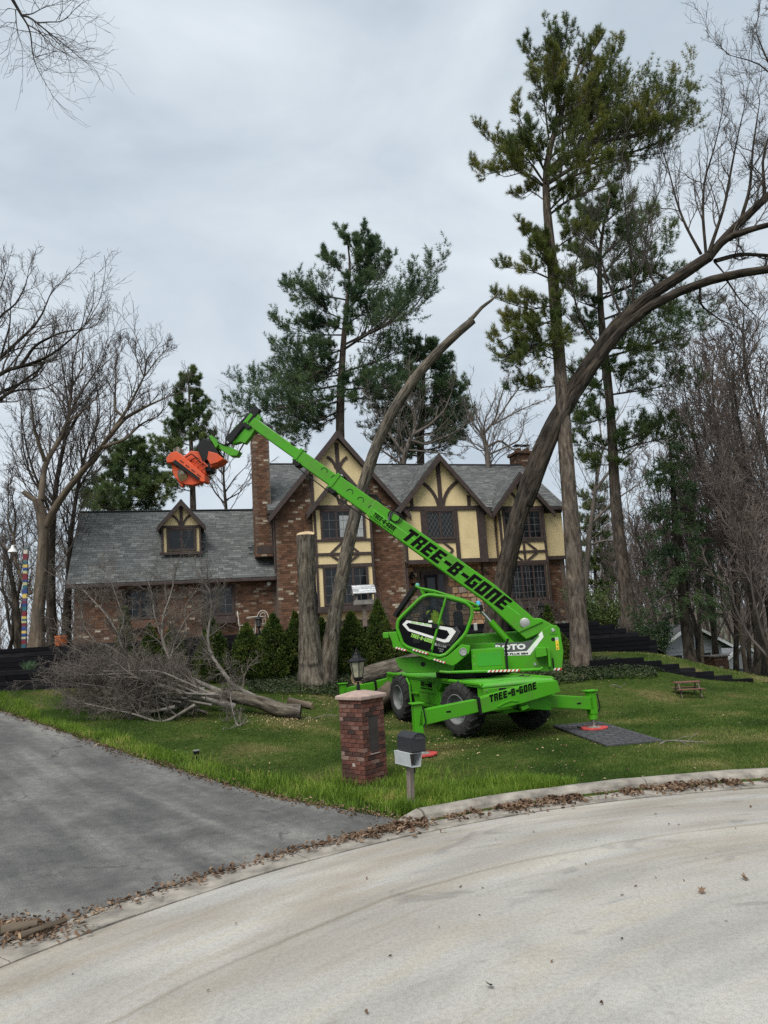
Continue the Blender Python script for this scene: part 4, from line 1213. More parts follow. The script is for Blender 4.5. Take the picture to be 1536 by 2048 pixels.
# ---- outriggers, one pair on each end
def outriggers(mir):
    Y = (lambda y: y) if not mir else (lambda y: 6.2 - y)
    q_ = (lambda x: x * .80 if mir and x < -.4 else x)
    g = lambda p, a, b, nm, mat=GREEN, bv=.012: MB().prism([(q_(x_), z_) for x_, z_ in p], Y(a), Y(b), 'y').build(nm, mat, mach, CF, bevel=bv)
    sl = g([(-.34, .95), (1.0, 1.155), (1.46, 1.155), (1.52, .92), (.66, .78), (-.31, .66)], -.46, -.24, 'outrigger_sleeve')
    g([(-.36, .975), (-.31, .985), (-.28, .64), (-.33, .63)], -.475, -.225, 'sleeve_collar', BLACK)
    g([(-1.56, .835), (-.36, .935), (-.34, .69), (-1.62, .535)], -.435, -.265, 'outrigger_beam')
    g([(.03, .765), (.20, .835), (.38, .868), (.53, .845), (.53, .81), (.36, .83), (.22, .80), (.08, .745)], -.475, -.46, 'sleeve_rib')
    g([(.60, .70), (.78, .74), (.80, .66), (.64, .62)], -.40, -.3, 'bracket')
    g([(.64, .78), (1.44, .93), (1.41, .54), (.76, .64)], -.20, .04, 'outrigger_sleeve')
    g([(1.40, .855), (2.46, .715), (2.46, .45), (1.40, .60)], -.17, .0, 'outrigger_beam')
    for (x, y, zt, zb) in ((q_(-1.60), -.35, .95, .40), (2.46, -.085, .83, .36)):
        L_ = MB().box(x - .085, x + .085, Y(y) - .085, Y(y) + .085, zb, zt).box(x - .13, x + .13, Y(y) - .12, Y(y) + .12, zt, zt + .03)
        leg = L_.build('outrigger_leg', GREEN, mach, CF, bevel=.012)
        MB().lathe([(.095, zb), (.095, zb - .1), (.075, zb - .11)], 14, Matrix.Translation((x, Y(y), 0))).build('leg_collar', GREEN, leg, CF)
        zf = tz(*(CN + CR * x + CL * Y(y))[:2])
        MB().lathe([(.038, zb - .05), (.038, zf + .06)], 12, Matrix.Translation((x, Y(y), 0))).build('leg_rod', STEEL, leg, CF, smooth=True)
        MB().lathe([(.04, zf + .12), (.09, zf + .10), (.14, zf + .055), (.14, zf + .045), (.001, zf + .045)], 14, Matrix.Translation((x, Y(y), 0))).build('foot', DULLSTEEL, leg, CF, smooth=True)
        s = -1 if not mir else 1
        MB().tube([(x + .10, Y(y) + s * .09, zt - .05), (x + .11, Y(y) + s * .11, zt - .2), (x + .13, Y(y) + s * .10, zt - .34), (x + .08, Y(y) + s * .09, zt - .42)], .014, 5).build('hose', BLACK, leg, CF)
    return sl
outriggers(False); outriggers(True)
lettering('lettering', 'TREE-B-GONE', INK, mach, plane_frame(CF, (-.10, -.461, .855), (1.08, 0, .175), (0, 0, 1)), .140, 1.10, .18, gap=.9)
for x in (-.98, 2.1):
    MB().box(x - .05, x + .05, (-.437 if x < 0 else -.172), (-.432 if x < 0 else -.166), .74 if x < 0 else .60, .775 if x < 0 else .635).build('beam_slot', BLACK, mach, CF)

# ---- upper works
MB().lathe([(.001, 1.17), (.72, 1.17), (.74, 1.20), (.74, 1.30), (.70, 1.33), (.001, 1.33)], 36).build('slew_ring', BLACK, mach, TF)
fr = MB()
side = [(.60, 1.36), (.42, 1.93), (-.72, 1.93), (-1.40, 1.91), (-1.62, 1.95), (-1.78, 2.07), (-1.86, 2.16), (-2.04, 2.26), (-2.20, 2.26), (-2.27, 2.17), (-2.30, 1.62), (-2.22, 1.21), (-1.83, 1.20), (-1.0, 1.30)]
for y0, y1 in ((.26, .31), (-.31, -.26)):
    MB().prism(side, y0, y1).build('turret_side_plate', GREEN, mach, TF, bevel=.008)
MB().box(-2.2, .5, -.25, .25, 1.31, 1.50).build('turret_floor', GREEN, mach, TF, bevel=.01)
MB().box(-2.24, -1.9, -.95, -.315, 1.24, 1.9).build('counterweight', GREEN, mach, TF, bevel=.03)
MB().box(-1.6, .5, -1.15, -.33, 1.36, 2.15).build('engine_cover', GREEN, mach, TF, bevel=.05)
# forward plate beneath the cab
MB().prism([(1.62, 1.72), (1.54, 1.50), (1.38, 1.38), (.30, 1.34), (.2, 1.60), (.7, 1.72)], .20, .92).build('cab_carrier', GREEN, mach, TF, bevel=.015)
MB().lathe([(.001, .012), (.05, .012), (.055, 0)], 14, Matrix.Translation((.98, .92, 1.56)) @ Matrix.Rotation(-PI / 2, 4, 'X')).build('socket', BLACK, mach, TF)
# near side locker
MB().box(-.89, -.14, .36, 1.09, 1.36, 1.83).build('locker', GREEN, mach, TF, bevel=.012)
MB().box(-.82, -.26, 1.088, 1.096, 1.45, 1.75).build('locker_door', M_paint('green_mesh', (.03, .28, .01), .5, .3), mach, TF)
for z in (1.5, 1.68):
    MB().lathe([(.001, .008), (.014, .006), (.016, 0)], 8, Matrix.Translation((-.20, 1.09, z)) @ Matrix.Rotation(-PI / 2, 4, 'X')).build('bolt', DULLSTEEL, mach, TF)
MB().tube([(-1.0, 1.16, 2.03), (-.93, 1.16, 1.88), (-.92, 1.16, 1.36)], .028, 8).build('stay', BLACK, mach, TF)
rail = MB().tube([(.60, 1.14, 1.385), (.40, 1.16, 1.36), (-.08, 1.16, 1.35), (-.8, 1.16, 1.33), (-1.64, 1.16, 1.31), (-1.70, 1.12, 1.34)], .032, 8).build('side_rail', GREEN, mach, TF, smooth=True)
def stripes(p, q, h, n, y, parent=mach):
    """red and white chevron tape from p to q, (x,z) on a plane facing us"""
    for k in range(n):
        a, b = k / n, (k + .5) / n
        sh = .5 / n * .8
        for col, (t0, t1) in ((WHITE, (a, b)), (RED, (b, (k + 1) / n))):
            P = lambda t: np.array([p[0] + (q[0] - p[0]) * t, p[1] + (q[1] - p[1]) * t])
            u = np.array([0, h])
            MB().prism([P(t0), P(t1), P(t1 + sh) + u, P(t0 + sh) + u], y, y + .003).build('reflective_stripe', col, parent, TF)
stripes((-.47, 1.315), (-1.18, 1.298), .045, 8, 1.192)
stripes((-2.02, 1.22), (-2.20, 1.21), .05, 2, .312)
for x0, x1, z0, z1 in ((-1.89, -1.64, 1.54, 1.77),):
    MB().prism([(x0, z0 + .03), (x1, z0), (x1, z1), (x0, z1 - .01)], .311, .55).build('control_box', GREEN, mach, TF, bevel=.01)
MB().box(-1.97, -1.91, .311, .50, 1.31, 1.75).build('lever', GREEN, mach, TF, bevel=.01)
MB().box(-2.05, -2.02, .311, .345, 1.29, 1.50).build('latch', BLACK, mach, TF)
MB().lathe([(.001, .03), (.03, .03), (.05, .012), (.055, 0)], 16, Matrix.Translation((-2.11, .311, 2.14)) @ Matrix.Rotation(-PI / 2, 4, 'X')).build('pivot_pin', STEEL, mach, TF, smooth=True)
MB().box(-2.2, -2.03, .309, .322, 2.05, 2.22).build('pin_plate', GREEN, mach, TF, bevel=.004)
MB().lathe([(.001, .004), (.045, .004), (.045, 0)], 14, Matrix.Translation((-2.09, .311, 1.93)) @ Matrix.Rotation(-PI / 2, 4, 'X')).build('hole', BLACK, mach, TF)
MB().lathe([(.001, .02), (.03, .02), (.04, 0)], 14, Matrix.Translation((-1.62, .311, 1.38)) @ Matrix.Rotation(-PI / 2, 4, 'X')).build('lifting_eye', STEEL, mach, TF)
MB().box(-2.21, -2.14, .311, .314, 1.68, 1.90).build('warning_sticker', YELLOW, mach, TF)
MB().box(-2.21, -2.14, .311, .3145, 1.90, 1.97).build('warning_sticker', WHITE, mach, TF)
m = MB()
for z in (1.72, 1.80): m.lathe([(.001, .001), (.02, .001), (.02, 0)], 3, Matrix.Translation((-2.175, .3145, z)) @ Matrix.Rotation(-PI / 2, 4, 'X'))
m.lathe([(.018, .001), (.028, .001)], 12, Matrix.Translation((-2.175, .315, 1.935)) @ Matrix.Rotation(-PI / 2, 4, 'X'))
m.build('pictogram', BLACK, mach, TF, kind='stuff')
# dark decal band with white edge and the type name
MB().prism([(-.66, 1.70), (-.74, 1.928), (-1.40, 1.908), (-1.60, 1.945), (-1.755, 2.05), (-1.45, 1.70)], .311, .314).build('decal', DECALGREY, mach, TF)
MB().prism([(-1.76, 2.055), (-1.85, 2.14), (-1.875, 2.0), (-1.52, 1.60), (-.66, 1.625), (-.66, 1.695), (-1.455, 1.695), (-1.78, 2.02)], .311, .3145).build('decal', WHITE, mach, TF)
font_text('lettering', 'ROTO', WHITE, mach, plane_frame(TF, (-.72, .3135, 1.755), (-1, 0, -.01), (0, 0, 1)), .125, .72, 0, .008)
font_text('lettering', '50.35 S PLUS EE4', INK, mach, plane_frame(TF, (-.70, .3145, 1.635), (-1, 0, -.02), (0, 0, 1)), .045, .78, 0, .003)
# oil can and tool bag left on the turret
t_ = MB().box(-.96, -.78, .10, .22, 1.932, 2.10).prism([(-.99, 2.10), (-.75, 2.10), (-.80, 2.17), (-.95, 2.17)], .09, .23)

# ---- boom
BA = math.atan2(3.31 - 5.28, -.85 - 1.40)                 # direction of the main section, pivot to tip reversed
bd = np.array([1.95 + .85, 5.65 - 3.31]); bd = bd / np.linalg.norm(bd)
bn = np.array([-bd[1], bd[0]])
def boom_pt(s, h): return np.array([-.85, 3.31]) + bd * s + bn * h     # s along the top edge, h above it
def boom_section(name, s0, s1, h0, h1, hw_, mat=GREEN):
    p = [boom_pt(s0, h0), boom_pt(s1, h0), boom_pt(s1, h1), boom_pt(s0, h1)]
    return MB().prism(p, -hw_, hw_).build(name, mat, mach, TF, bevel=.02)
main = MB().prism([boom_pt(3.64, 0), boom_pt(3.60, -.44), boom_pt(3.45, -.475), boom_pt(0, -.475), boom_pt(-.25, -.50), (-1.30, 2.14), (-1.48, 1.96), (-1.80, 2.08), (-2.16, 2.14), (-2.16, 2.25), (-1.86, 2.44), (-1.70, 2.45), (-1.58, 2.58), boom_pt(0, 0)], -.20, .20).build('boom', GREEN, mach, TF, bevel=.025)
MB().prism([(-1.30, 2.14), (-1.90, 2.36), (-1.88, 2.40), (-1.29, 2.185)], .20, .235).build('boom_rib', GREEN, main, TF)
MB().prism([boom_pt(-.9, -.235), boom_pt(3.55, -.225), boom_pt(3.55, -.237), boom_pt(-.9, -.247)], .20, .2015).build('weld_line', M_paint('bright_edge', (.12, .55, .06), .4, .1), main, TF)
MB().lathe([(.001, .03), (.10, .03), (.12, .02), (.125, 0)], 24, Matrix.Translation((-1.48, .20, 2.35)) @ Matrix.Rotation(-PI / 2, 4, 'X')).build('boom_pin', DULLSTEEL, main, TF, smooth=True)
sec = [(2.6, 4.85, -.02, -.42, .165), (4.3, 6.05, -.045, -.375, .14), (5.6, 7.75, -.07, -.335, .115)]
for k, (a, b, h0, h1, w_) in enumerate(sec):
    s_ = boom_section('boom_section', a, b, h0, h1, w_)
    # collar with guide pads
    MB().prism([boom_pt(b - .10, h0 + .03), boom_pt(b, h0 + .03), boom_pt(b, h1 - .03), boom_pt(b - .10, h1 - .03)], -w_ - .02, w_ + .02).build('collar', GREEN, s_, TF, bevel=.01)
    n_h = (0, 5, 6)[k]
    pad = MB()
    q = boom_pt(b - .10, h1 - .05)
    pad.prism([boom_pt(b - .28, h1 + .02), boom_pt(b - .02, h1 + .02), boom_pt(b - .06, h1 - .09), boom_pt(b - .22, h1 - .10)], -w_ - .03, w_ + .03)
    pad.build('guide_pad', BLACK, s_, TF, bevel=.01)
    for i_ in range(3):
        c_ = boom_pt(b - .20 + .07 * i_, h1 + .03)
        MB().lathe([(.001, .02), (.022, .02), (.022, 0)], 8, Matrix.Translation((c_[0], w_ + .02, c_[1])) @ Matrix.Rotation(-PI / 2, 4, 'X')).build('bolt', GREEN, s_, TF)
    m = MB()
    m.tube([tuple((*(boom_pt(b - .1, h0 + .04)),)[:1]) + (x_, boom_pt(b - .1, h0 + .04)[1]) for x_ in (-.1, 0, .1)], .03, 6)
    m.build('guide_roller', DULLSTEEL, s_, TF)
# the hook shaped marks and slots down the side of the sections
for (x, z, w_) in ((3.22, 6.52, .141), (2.97, 6.29, .141), (2.58, 5.90, .166), (2.32, 5.67, .166), (2.05, 5.43, .166)):
    c0 = np.array([x, z])
    arc_ = [c0 + .075 * (bd * math.cos(a) * 1.1 + bn * math.sin(a)) for a in np.linspace(-.4, PI, 9)]
    arc_ = [tuple(p) for p in arc_]
    MB().tube([(p[0], w_ - .001, p[1]) for p in arc_], .011, 5).build('side_mark', BLACK, mach, TF)
for (x, z) in ((4.59, 7.83), (4.40, 7.66), (4.02, 7.30), (3.77, 7.08)):
    c0 = np.array([x, z]); P = []
    for a in np.linspace(0, 2 * PI, 12, endpoint=False): P.append(c0 + bd * .055 * math.cos(a) * 1.2 + bn * .032 * math.sin(a))
    MB().prism(P, .105, .1165).build('slot', BLACK, mach, TF)
MB().prism([boom_pt(5.62, -.072), boom_pt(7.72, -.072), boom_pt(7.72, -.063), boom_pt(5.62, -.063)], -.10, .10).build('wear_strip', DULLSTEEL, mach, TF)
# hoses and cable reel at the head of the main section
h = MB()
for dy in (-.12, -.06, .02, .08):
    h.tube([(*boom_pt(3.5, .03)[:1], dy, boom_pt(3.5, .03)[1]), (boom_pt(3.7, .10 + dy * .3)[0], dy, boom_pt(3.7, .10 + dy * .3)[1]), (boom_pt(3.9, .02)[0], dy, boom_pt(3.9, .02)[1])], .016, 5)
h.box(*sorted((boom_pt(3.5, 0)[0], boom_pt(3.62, 0)[0])), -.16, .16, boom_pt(3.55, 0)[1] - .03, boom_pt(3.55, .12)[1])
h.build('hose_guide', BLACK, mach, TF)
lp = [(boom_pt(3.0 + .16 * math.cos(a), -.06 + .13 * math.sin(a))[0], .215, boom_pt(3.0 + .16 * math.cos(a), -.06 + .13 * math.sin(a))[1]) for a in np.linspace(0, 2 * PI, 15)]
hz = MB().tube(lp, .012, 5)
hz.tube([(p[0] - .05, .225, p[2] - .03) for p in lp], .012, 5)
hz.tube([(boom_pt(3.45, .02)[0], .21, boom_pt(3.45, .02)[1]), (boom_pt(3.2, .06)[0], .22, boom_pt(3.2, .06)[1]), (boom_pt(2.8, .03)[0], .21, boom_pt(2.8, .03)[1])], .014, 5)
hz.build('coiled_hose', BLACK, mach, TF)
MB().prism([boom_pt(3.07, -.03), boom_pt(3.14, -.03), boom_pt(3.08, -.22), boom_pt(3.03, -.22)], .206, .224).build('strap', DECALGREY, mach, TF)
MB().tube([(boom_pt(3.4, -.5)[0], .1, boom_pt(3.4, -.5)[1]), (boom_pt(4.65, -.52)[0], .1, boom_pt(4.65, -.52)[1]), (boom_pt(5.9, -.48)[0], .1, boom_pt(5.9, -.48)[1])], .017, 6).build('cable', BLACK, mach, TF)
# lettering down the boom (reads from the tip to the pivot)
e0 = boom_pt(2.35, -.40); lx = (-bd[0], 0, -bd[1]); ly = (bn[0], 0, bn[1])
o_ = boom_pt(2.55, -.405)
lettering('lettering', 'TREE-B-GONE', INK, mach, plane_frame(TF, (o_[0], .2005, o_[1]), lx, ly), .335, 3.12, .22, .004, gap=.8)
o_ = boom_pt(3.45, -.375)
lettering('lettering', 'TREE-B-GONE', INK, mach, plane_frame(TF, (o_[0], .2005, o_[1]), lx, ly), .115, .68, .15)
o_ = boom_pt(3.50, -.43)
font_text('lettering', 'PROFESSIONAL TREE SERVICE', INK, mach, plane_frame(TF, (o_[0], .2005, o_[1]), lx, ly), .030, .72, 0, .001)
# lift cylinder
MB().tube([(-1.25, .0, 1.75), (-1.02, 0, 1.99), (-.68, 0, 2.44)], .085, 14).build('lift_cylinder', GREEN, mach, TF, smooth=True)
MB().tube([(-.68, 0, 2.44), (-.50, 0, 2.67), (-.40, 0, 2.80)], .045, 12).build('cylinder_rod', STEEL, mach, TF, smooth=True)
MB().box(-.52, -.30, -.14, .14, 2.70, 2.86).build('cylinder_bracket', BLACK, mach, TF, bevel=.02)

# ---- jib at the end of the boom
MB().prism([(4.95, 8.26), (5.04, 8.08), (5.50, 7.98), (5.80, 7.66), (5.62, 7.46), (5.42, 7.50), (5.30, 7.44), (5.14, 7.62), (4.92, 7.94), (4.84, 8.10)], -.10, .10).build('jib', GREEN, mach, TF, bevel=.012)
MB().prism([(4.99, 8.44), (4.86, 8.32), (4.96, 8.18), (5.68, 7.46), (5.84, 7.62)], -.07, .125).build('jib_cover', BLACK, mach, TF, bevel=.015)
h = MB()
for k in range(5):
    d = .035 * k
    h.tube([(5.30 + d, .13, 7.92 - d), (5.55 + d * .6, .16, 7.62 - d), (5.72 + d, .14, 7.40 + d * .3), (5.98 + d * .4, .12, 7.50 + d * .3)], .014, 5)
h.tube([(5.32, .09, 7.46), (5.42, .1, 7.3), (5.52, .1, 7.15)], .02, 5)
h.build('hose_bundle', BLACK, mach, TF)
MB().prism([(6.24, 7.70), (6.17, 7.73), (5.98, 7.45), (6.06, 7.36)], -.2, .2).build('jib_plate', GREEN, mach, TF, bevel=.01)
MB().prism([(6.05, 7.40), (5.96, 7.48), (5.74, 7.40), (5.44, 7.24), (5.52, 7.12), (5.70, 7.14)], -.13, .13).build('jib_head', GREEN, mach, TF, bevel=.012)
MB().tube([(5.62, -.02, 7.55), (5.72, -.02, 7.32)], .05, 10).build('tilt_cylinder', STEEL, mach, TF)

# ---- cab
cabm = [(1.50, 2.42), (1.47, 2.60), (.90, 3.09), (.72, 3.14), (.32, 3.06), (-.12, 2.90), (-.235, 2.78), (-.24, 2.60), (-.06, 2.19), (.42, 1.76), (.58, 1.72), (1.28, 1.96), (1.40, 2.06), (1.45, 2.24)]
def roundpoly(P, n=4):
    out = []
    k = len(P)
    for i in range(k):
        a, b, c_ = np.array(P[i - 1]), np.array(P[i]), np.array(P[(i + 1) % k])
        for t in np.linspace(.2, .8, n):
            q0 = b + (a - b) * .3 * (1 - t); q1 = b + (c_ - b) * .3 * t
            out.append((1 - t) * q0 + t * q1)
    return out
CP = roundpoly(cabm)
cab = MB().tube([(p[0], 1.19, p[1]) for p in CP], .040, 8, True)
cab.tube([(p[0], .32, p[1]) for p in CP], .045, 8, True)
cab = cab.build('cab', GREEN, mach, TF, smooth=True)
# skin between the side frames: solid floor and back, dark roof, glass front
n_ = len(CP)
solid, glass_, roof_ = MB(), MB(), MB()
for i in range(n_):
    p, q = CP[i], CP[(i + 1) % n_]
    mz, mxx = (p[1] + q[1]) / 2, (p[0] + q[0]) / 2
    vs = [(p[0], 1.17, p[1]), (q[0], 1.17, q[1]), (q[0], .34, q[1]), (p[0], .34, p[1])]
    tgt = roof_ if (mz > 2.95 and mxx < .85) else (glass_ if mz > 2.28 else solid)
    tgt.add(vs, [(0, 1, 2, 3)])
solid.build('cab_floor', GLOSSBLACK, cab, TF); glass_.build('windscreen', CABGLASS, cab, TF); roof_.build('cab_roof', GREEN, cab, TF)
belt = lambda x: 2.31 + (x + .1) * .215
low = [p for p in CP if p[1] < belt(p[0])]
upp = [p for p in CP if p[1] >= belt(p[0])]
def clip_half(P, keep_low):
    out = []
    k = len(P)
    for i in range(k):
        a, b = np.array(P[i]), np.array(P[(i + 1) % k])
        da, db = a[1] - belt(a[0]), b[1] - belt(b[0])
        ina, inb = (da <= 0) == keep_low, (db <= 0) == keep_low
        if ina: out.append(a)
        if ina != inb: out.append(a + (b - a) * da / (da - db))
    return out
for y in (1.17, .335):
    MB().prism(clip_half(CP, True), y - .008, y + .008).build('cab_door' if y > 1 else 'cab_side', GLOSSBLACK, cab, TF)
    MB().prism(clip_half(CP, False), y - .003, y + .003).build('cab_window', CABGLASS, cab, TF)
MB().tube([(.33, 1.2, 3.04), (.56, 1.2, 2.42), (.76, 1.2, 1.82)], .03, 6).build('door_pillar', GREEN, cab, TF)
MB().box(.42, .52, 1.2, 1.24, 2.86, 2.95).build('hinge', BLACK, cab, TF); MB().box(.56, .70, 1.2, 1.24, 2.36, 2.46).build('hinge', BLACK, cab, TF)
MB().box(.74, .80, 1.2, 1.24, 1.85, 1.9).build('hinge', BLACK, cab, TF)
o1 = [(1.375, 2.495), (1.27, 2.585), (.24, 2.345), (.16, 2.26), (.34, 2.035), (.45, 2.03), (1.25, 2.34)]
i1 = [(1.29, 2.485), (1.24, 2.525), (.36, 2.295), (.31, 2.205), (.405, 2.10), (.47, 2.10), (1.22, 2.385)]
tr = MB()
for i in range(7):
    j = (i + 1) % 7
    tr.prism([o1[i], o1[j], i1[j], i1[i]], 1.178, 1.184)
tr.build('door_trim', WHITE, cab, TF)
for k in range(3):
    w_ = MB()
    d = .03 * (k + 1)
    w_.tube([(.24 - d, 1.18, 2.35 + d * .2), (.16 - d, 1.18, 2.27 - d * .2), (.35 - d * .6, 1.18, 2.03 - d), (.9, 1.18, 2.19 - d * .9)], .004, 4)
    w_.build('door_stripe', DULLSTEEL, cab, TF)
dirx = (-.94, 0, -.345)
lettering('lettering', 'TREE-B-GONE', LIME, cab, plane_frame(TF, (1.21, 1.179, 2.205), dirx, (0, 0, 1)), .085, .52, .15)
font_text('lettering', '920-589-7047', LIME, cab, plane_frame(TF, (1.18, 1.185, 2.518), (-.97, 0, -.22), (0, 0, 1)), .045, .46, .2, .001)
font_text('lettering', 'R', WHITE, cab, plane_frame(TF, (.68, 1.179, 1.985), (-.95, 0, -.28), (0, 0, 1)), .065, .06, 0, .003)
font_text('lettering', 'ECUBE', DULLSTEEL, cab, plane_frame(TF, (.61, 1.179, 1.965), (-.95, 0, -.28), (0, 0, 1)), .05, .21, 0, .002)
font_text('lettering', 'S PLUS', DULLSTEEL, cab, plane_frame(TF, (.60, 1.179, 1.895), (-.95, 0, -.28), (0, 0, 1)), .032, .13, 0, .001)
font_text('lettering', 'EE4', DULLSTEEL, cab, plane_frame(TF, (.57, 1.179, 1.835), (-.95, 0, -.28), (0, 0, 1)), .032, .07, 0, .001)
MB().box(.68, .77, 1.176, 1.184, 2.50, 2.545).build('notice', WHITE, cab, TF)
MB().box(.98, 1.16, 1.178, 1.2, 2.04, 2.14).build('door_handle', BLACK, cab, TF, bevel=.01)
# skirt, lamp and tape under the cab
MB().prism([(1.72, 2.34), (1.52, 2.34), (1.47, 2.12), (1.30, 1.95), (1.24, 1.86), (1.62, 1.98), (1.64, 2.12)], .5, 1.20).build('skirt', GREEN, mach, TF, bevel=.012)
MB().box(1.70, 1.84, .9, 1.2, 2.20, 2.34).build('headlamp_guard', GREEN, mach, TF, bevel=.02)
MB().lathe([(.001, .02), (.06, .02), (.07, 0)], 14, Matrix.Translation((1.84, 1.05, 2.26)) @ Matrix.Rotation(PI / 2, 4, 'Y')).build('headlamp', BLACK, mach, TF)
MB().prism([(1.24, 1.86), (1.30, 1.94), (.60, 1.70), (.80, 1.66)], 1.10, 1.205).build('skirt', GREEN, mach, TF, bevel=.006)
MB().prism([(.80, 1.68), (.30, 1.50), (.20, 1.54), (-.10, 1.76), (-.14, 1.92), (.06, 1.97), (.40, 1.72), (.56, 1.68)], .45, 1.21).build('skirt', GREEN, mach, TF, bevel=.012)
MB().lathe([(.001, .012), (.062, .012), (.075, .03), (.085, .03), (.09, 0)], 20, Matrix.Translation((.035, 1.21, 1.80)) @ Matrix.Rotation(-PI / 2, 4, 'X')).build('work_lamp', DULLSTEEL, mach, TF, smooth=True)
stripes((1.57, 1.965), (1.33, 1.885), .04, 4, 1.206); stripes((1.18, 1.90), (.84, 1.785), .04, 5, 1.24); stripes((.72, 1.655), (.46, 1.56), .04, 4, 1.212)
# roof guard and rails
MB().prism([(1.60, 2.72), (1.10, 3.36), (1.02, 3.36), (1.05, 3.28), (1.54, 2.68)], .35, 1.12).build('screen_guard', BLACK, mach, TF)
m = MB()
for y in (.38, 1.16):
    m.tube([(1.02, y, 3.36), (.92, y, 3.30), (.58, y, 3.21), (.37, y, 3.13), (-.18, y, 2.92), (-.40, y, 2.80)], .03, 6)
    m.tube([(.90, y, 3.29), (.84, y, 3.12)], .025, 6); m.tube([(.58, y, 3.2), (.54, y, 3.08)], .025, 6); m.tube([(-.15, y, 2.92), (-.22, y, 2.74), (-.42, y, 2.74)], .028, 6)
for x, z in ((.92, 3.30), (.58, 3.21), (.2, 3.07), (-.18, 2.92)): m.tube([(x, .38, z), (x, 1.16, z)], .018, 5)
m.build('roof_guard', GREEN, mach, TF, kind=None)
MB().lathe([(.001, 0), (.05, .0), (.05, .03), (.035, .07), (.001, .075)], 12, Matrix.Translation((.98, .95, 3.36))).build('beacon', M('teal_lamp', (.10, .35, .33), .3, .1), mach, TF, smooth=True)
MB().lathe([(.001, 0), (.05, .0), (.05, .05), (.035, .09), (.001, .095)], 12, Matrix.Translation((-.40, 1.1, 2.83))).build('beacon', M('blue_lamp', (.05, .35, .55), .3, .1), mach, TF, smooth=True)
MB().box(-.33, -.25, 1.18, 1.26, 2.25, 2.42).build('work_lamp', DULLSTEEL, mach, TF, bevel=.015)
# inside the cab
sm = MB()
sm.box(.18, .62, .55, 1.0, 2.02, 2.18).box(-.02, .2, .55, 1.0, 2.15, 2.72).box(-.04, .12, .66, .90, 2.74, 2.92)
sm.build('driver_seat', SEATM, cab, TF, bevel=.05)
d_ = MB().tube([(1.0, .75, 2.05), (.98, .75, 2.45), (.86, .75, 2.60)], .03, 6)
ring_ = [(.84 + .05 * math.sin(a), .75 + .16 * math.cos(a), 2.62 + .1 * math.sin(a)) for a in np.linspace(0, 2 * PI, 16, endpoint=False)]
d_.tube(ring_, .014, 5, True).box(.96, 1.2, .5, 1.0, 2.35, 2.55)
d_.build('steering_column', BLACK, cab, TF)

# ================================================================== GRAPPLE SAW
saw = thing('grapple_saw', 'orange grapple saw head hanging from the tip of the green boom, clamping a log', 'grapple saw', tuple((TC + TT * 6.6 + np.array([0, 0, 7.0]))))
MB().prism([(7.37, 7.20), (7.24, 7.33), (7.10, 7.35), (6.96, 7.23), (6.34, 6.64), (6.33, 6.47), (6.40, 6.46), (6.60, 6.57), (7.20, 7.06), (7.36, 7.06)], -.06, .30).build('saw_housing', ORANGE, saw, TF, bevel=.015)
MB().prism([(7.20, 7.055), (7.12, 7.12), (6.46, 6.565), (6.50, 6.51)], .301, .312).build('saw_slot', BLACK, saw, TF)
for k in range(4):
    x, z = 6.98 - k * .15, 7.10 - k * .135
    MB().prism([(x, z), (x - .09, z - .08), (x - .075, z - .095), (x + .015, z - .015)], .301, .31).build('vent_slot', BLACK, saw, TF)
MB().prism([(7.26, 7.03), (7.25, 6.86), (7.20, 6.70), (7.05, 6.54), (6.90, 6.46), (6.70, 6.43), (6.52, 6.47), (6.44, 6.52), (6.6, 6.60)], -.02, .20).build('grapple_jaw', ORANGE, saw, TF, bevel=.01)
MB().prism([(7.20, 6.68), (7.02, 6.40), (6.98, 6.47), (7.10, 6.66)], .02, .14).build('grapple_claw', ORANGE, saw, TF, bevel=.006)
m = MB()
for k in range(7):
    x = 6.98 - k * .09; z = 7.18 - k * .085
    m.tube([(x, -.02, z), (x - .10, .02, z + .12 - .01 * k), (x - .18, .08, z + .02)], .014, 5)
m.tube([(6.9, .15, 7.2), (6.72, .2, 7.26), (6.55, .15, 7.12)], .016, 5); m.tube([(6.8, .1, 7.1), (6.6, .22, 7.15), (6.42, .15, 6.95)], .016, 5)
m.build('hydraulic_hoses', BLACK, saw, TF)
MB().prism([(7.0, 7.24), (6.78, 7.38), (6.55, 7.34), (6.40, 7.0), (6.36, 6.68), (6.55, 6.82)], -.16, .10).build('saw_frame', ORANGE, saw, TF, bevel=.02)
m = MB()
for p, q in (((6.62, 6.86), (6.40, 7.02)), ((6.52, 6.76), (6.30, 6.92)), ((6.70, 6.95), (6.5, 7.12))):
    m.tube([(p[0], .2, p[1]), (q[0], .2, q[1])], .018, 5)
m.tube([(6.40, .2, 7.02), (6.28, .2, 6.88)], .018, 5)
m.build('hose_rail', ORANGE, saw, TF)
MB().prism([(6.60, 7.45), (6.40, 7.67), (6.24, 7.60), (6.04, 7.32), (5.98, 7.21), (6.42, 7.00), (6.50, 7.25)], -.18, .20).build('rotator', BLACK, saw, TF, bevel=.02)
MB().prism([(6.24, 7.28), (6.00, 7.20), (5.84, 7.04), (6.00, 6.96), (6.20, 6.92), (6.28, 7.08)], .201, .25).build('rotator_cover', ORANGE, saw, TF, bevel=.012)
MB().prism([(6.26, 7.25), (5.82, 7.05), (5.95, 6.95), (6.22, 6.85)], -.15, .19).build('rotator_body', ORANGE, saw, TF, bevel=.02)
MB().box(6.20, 6.38, -.12, .16, 6.76, 6.98).build('motor', BLACK, saw, TF, bevel=.03)
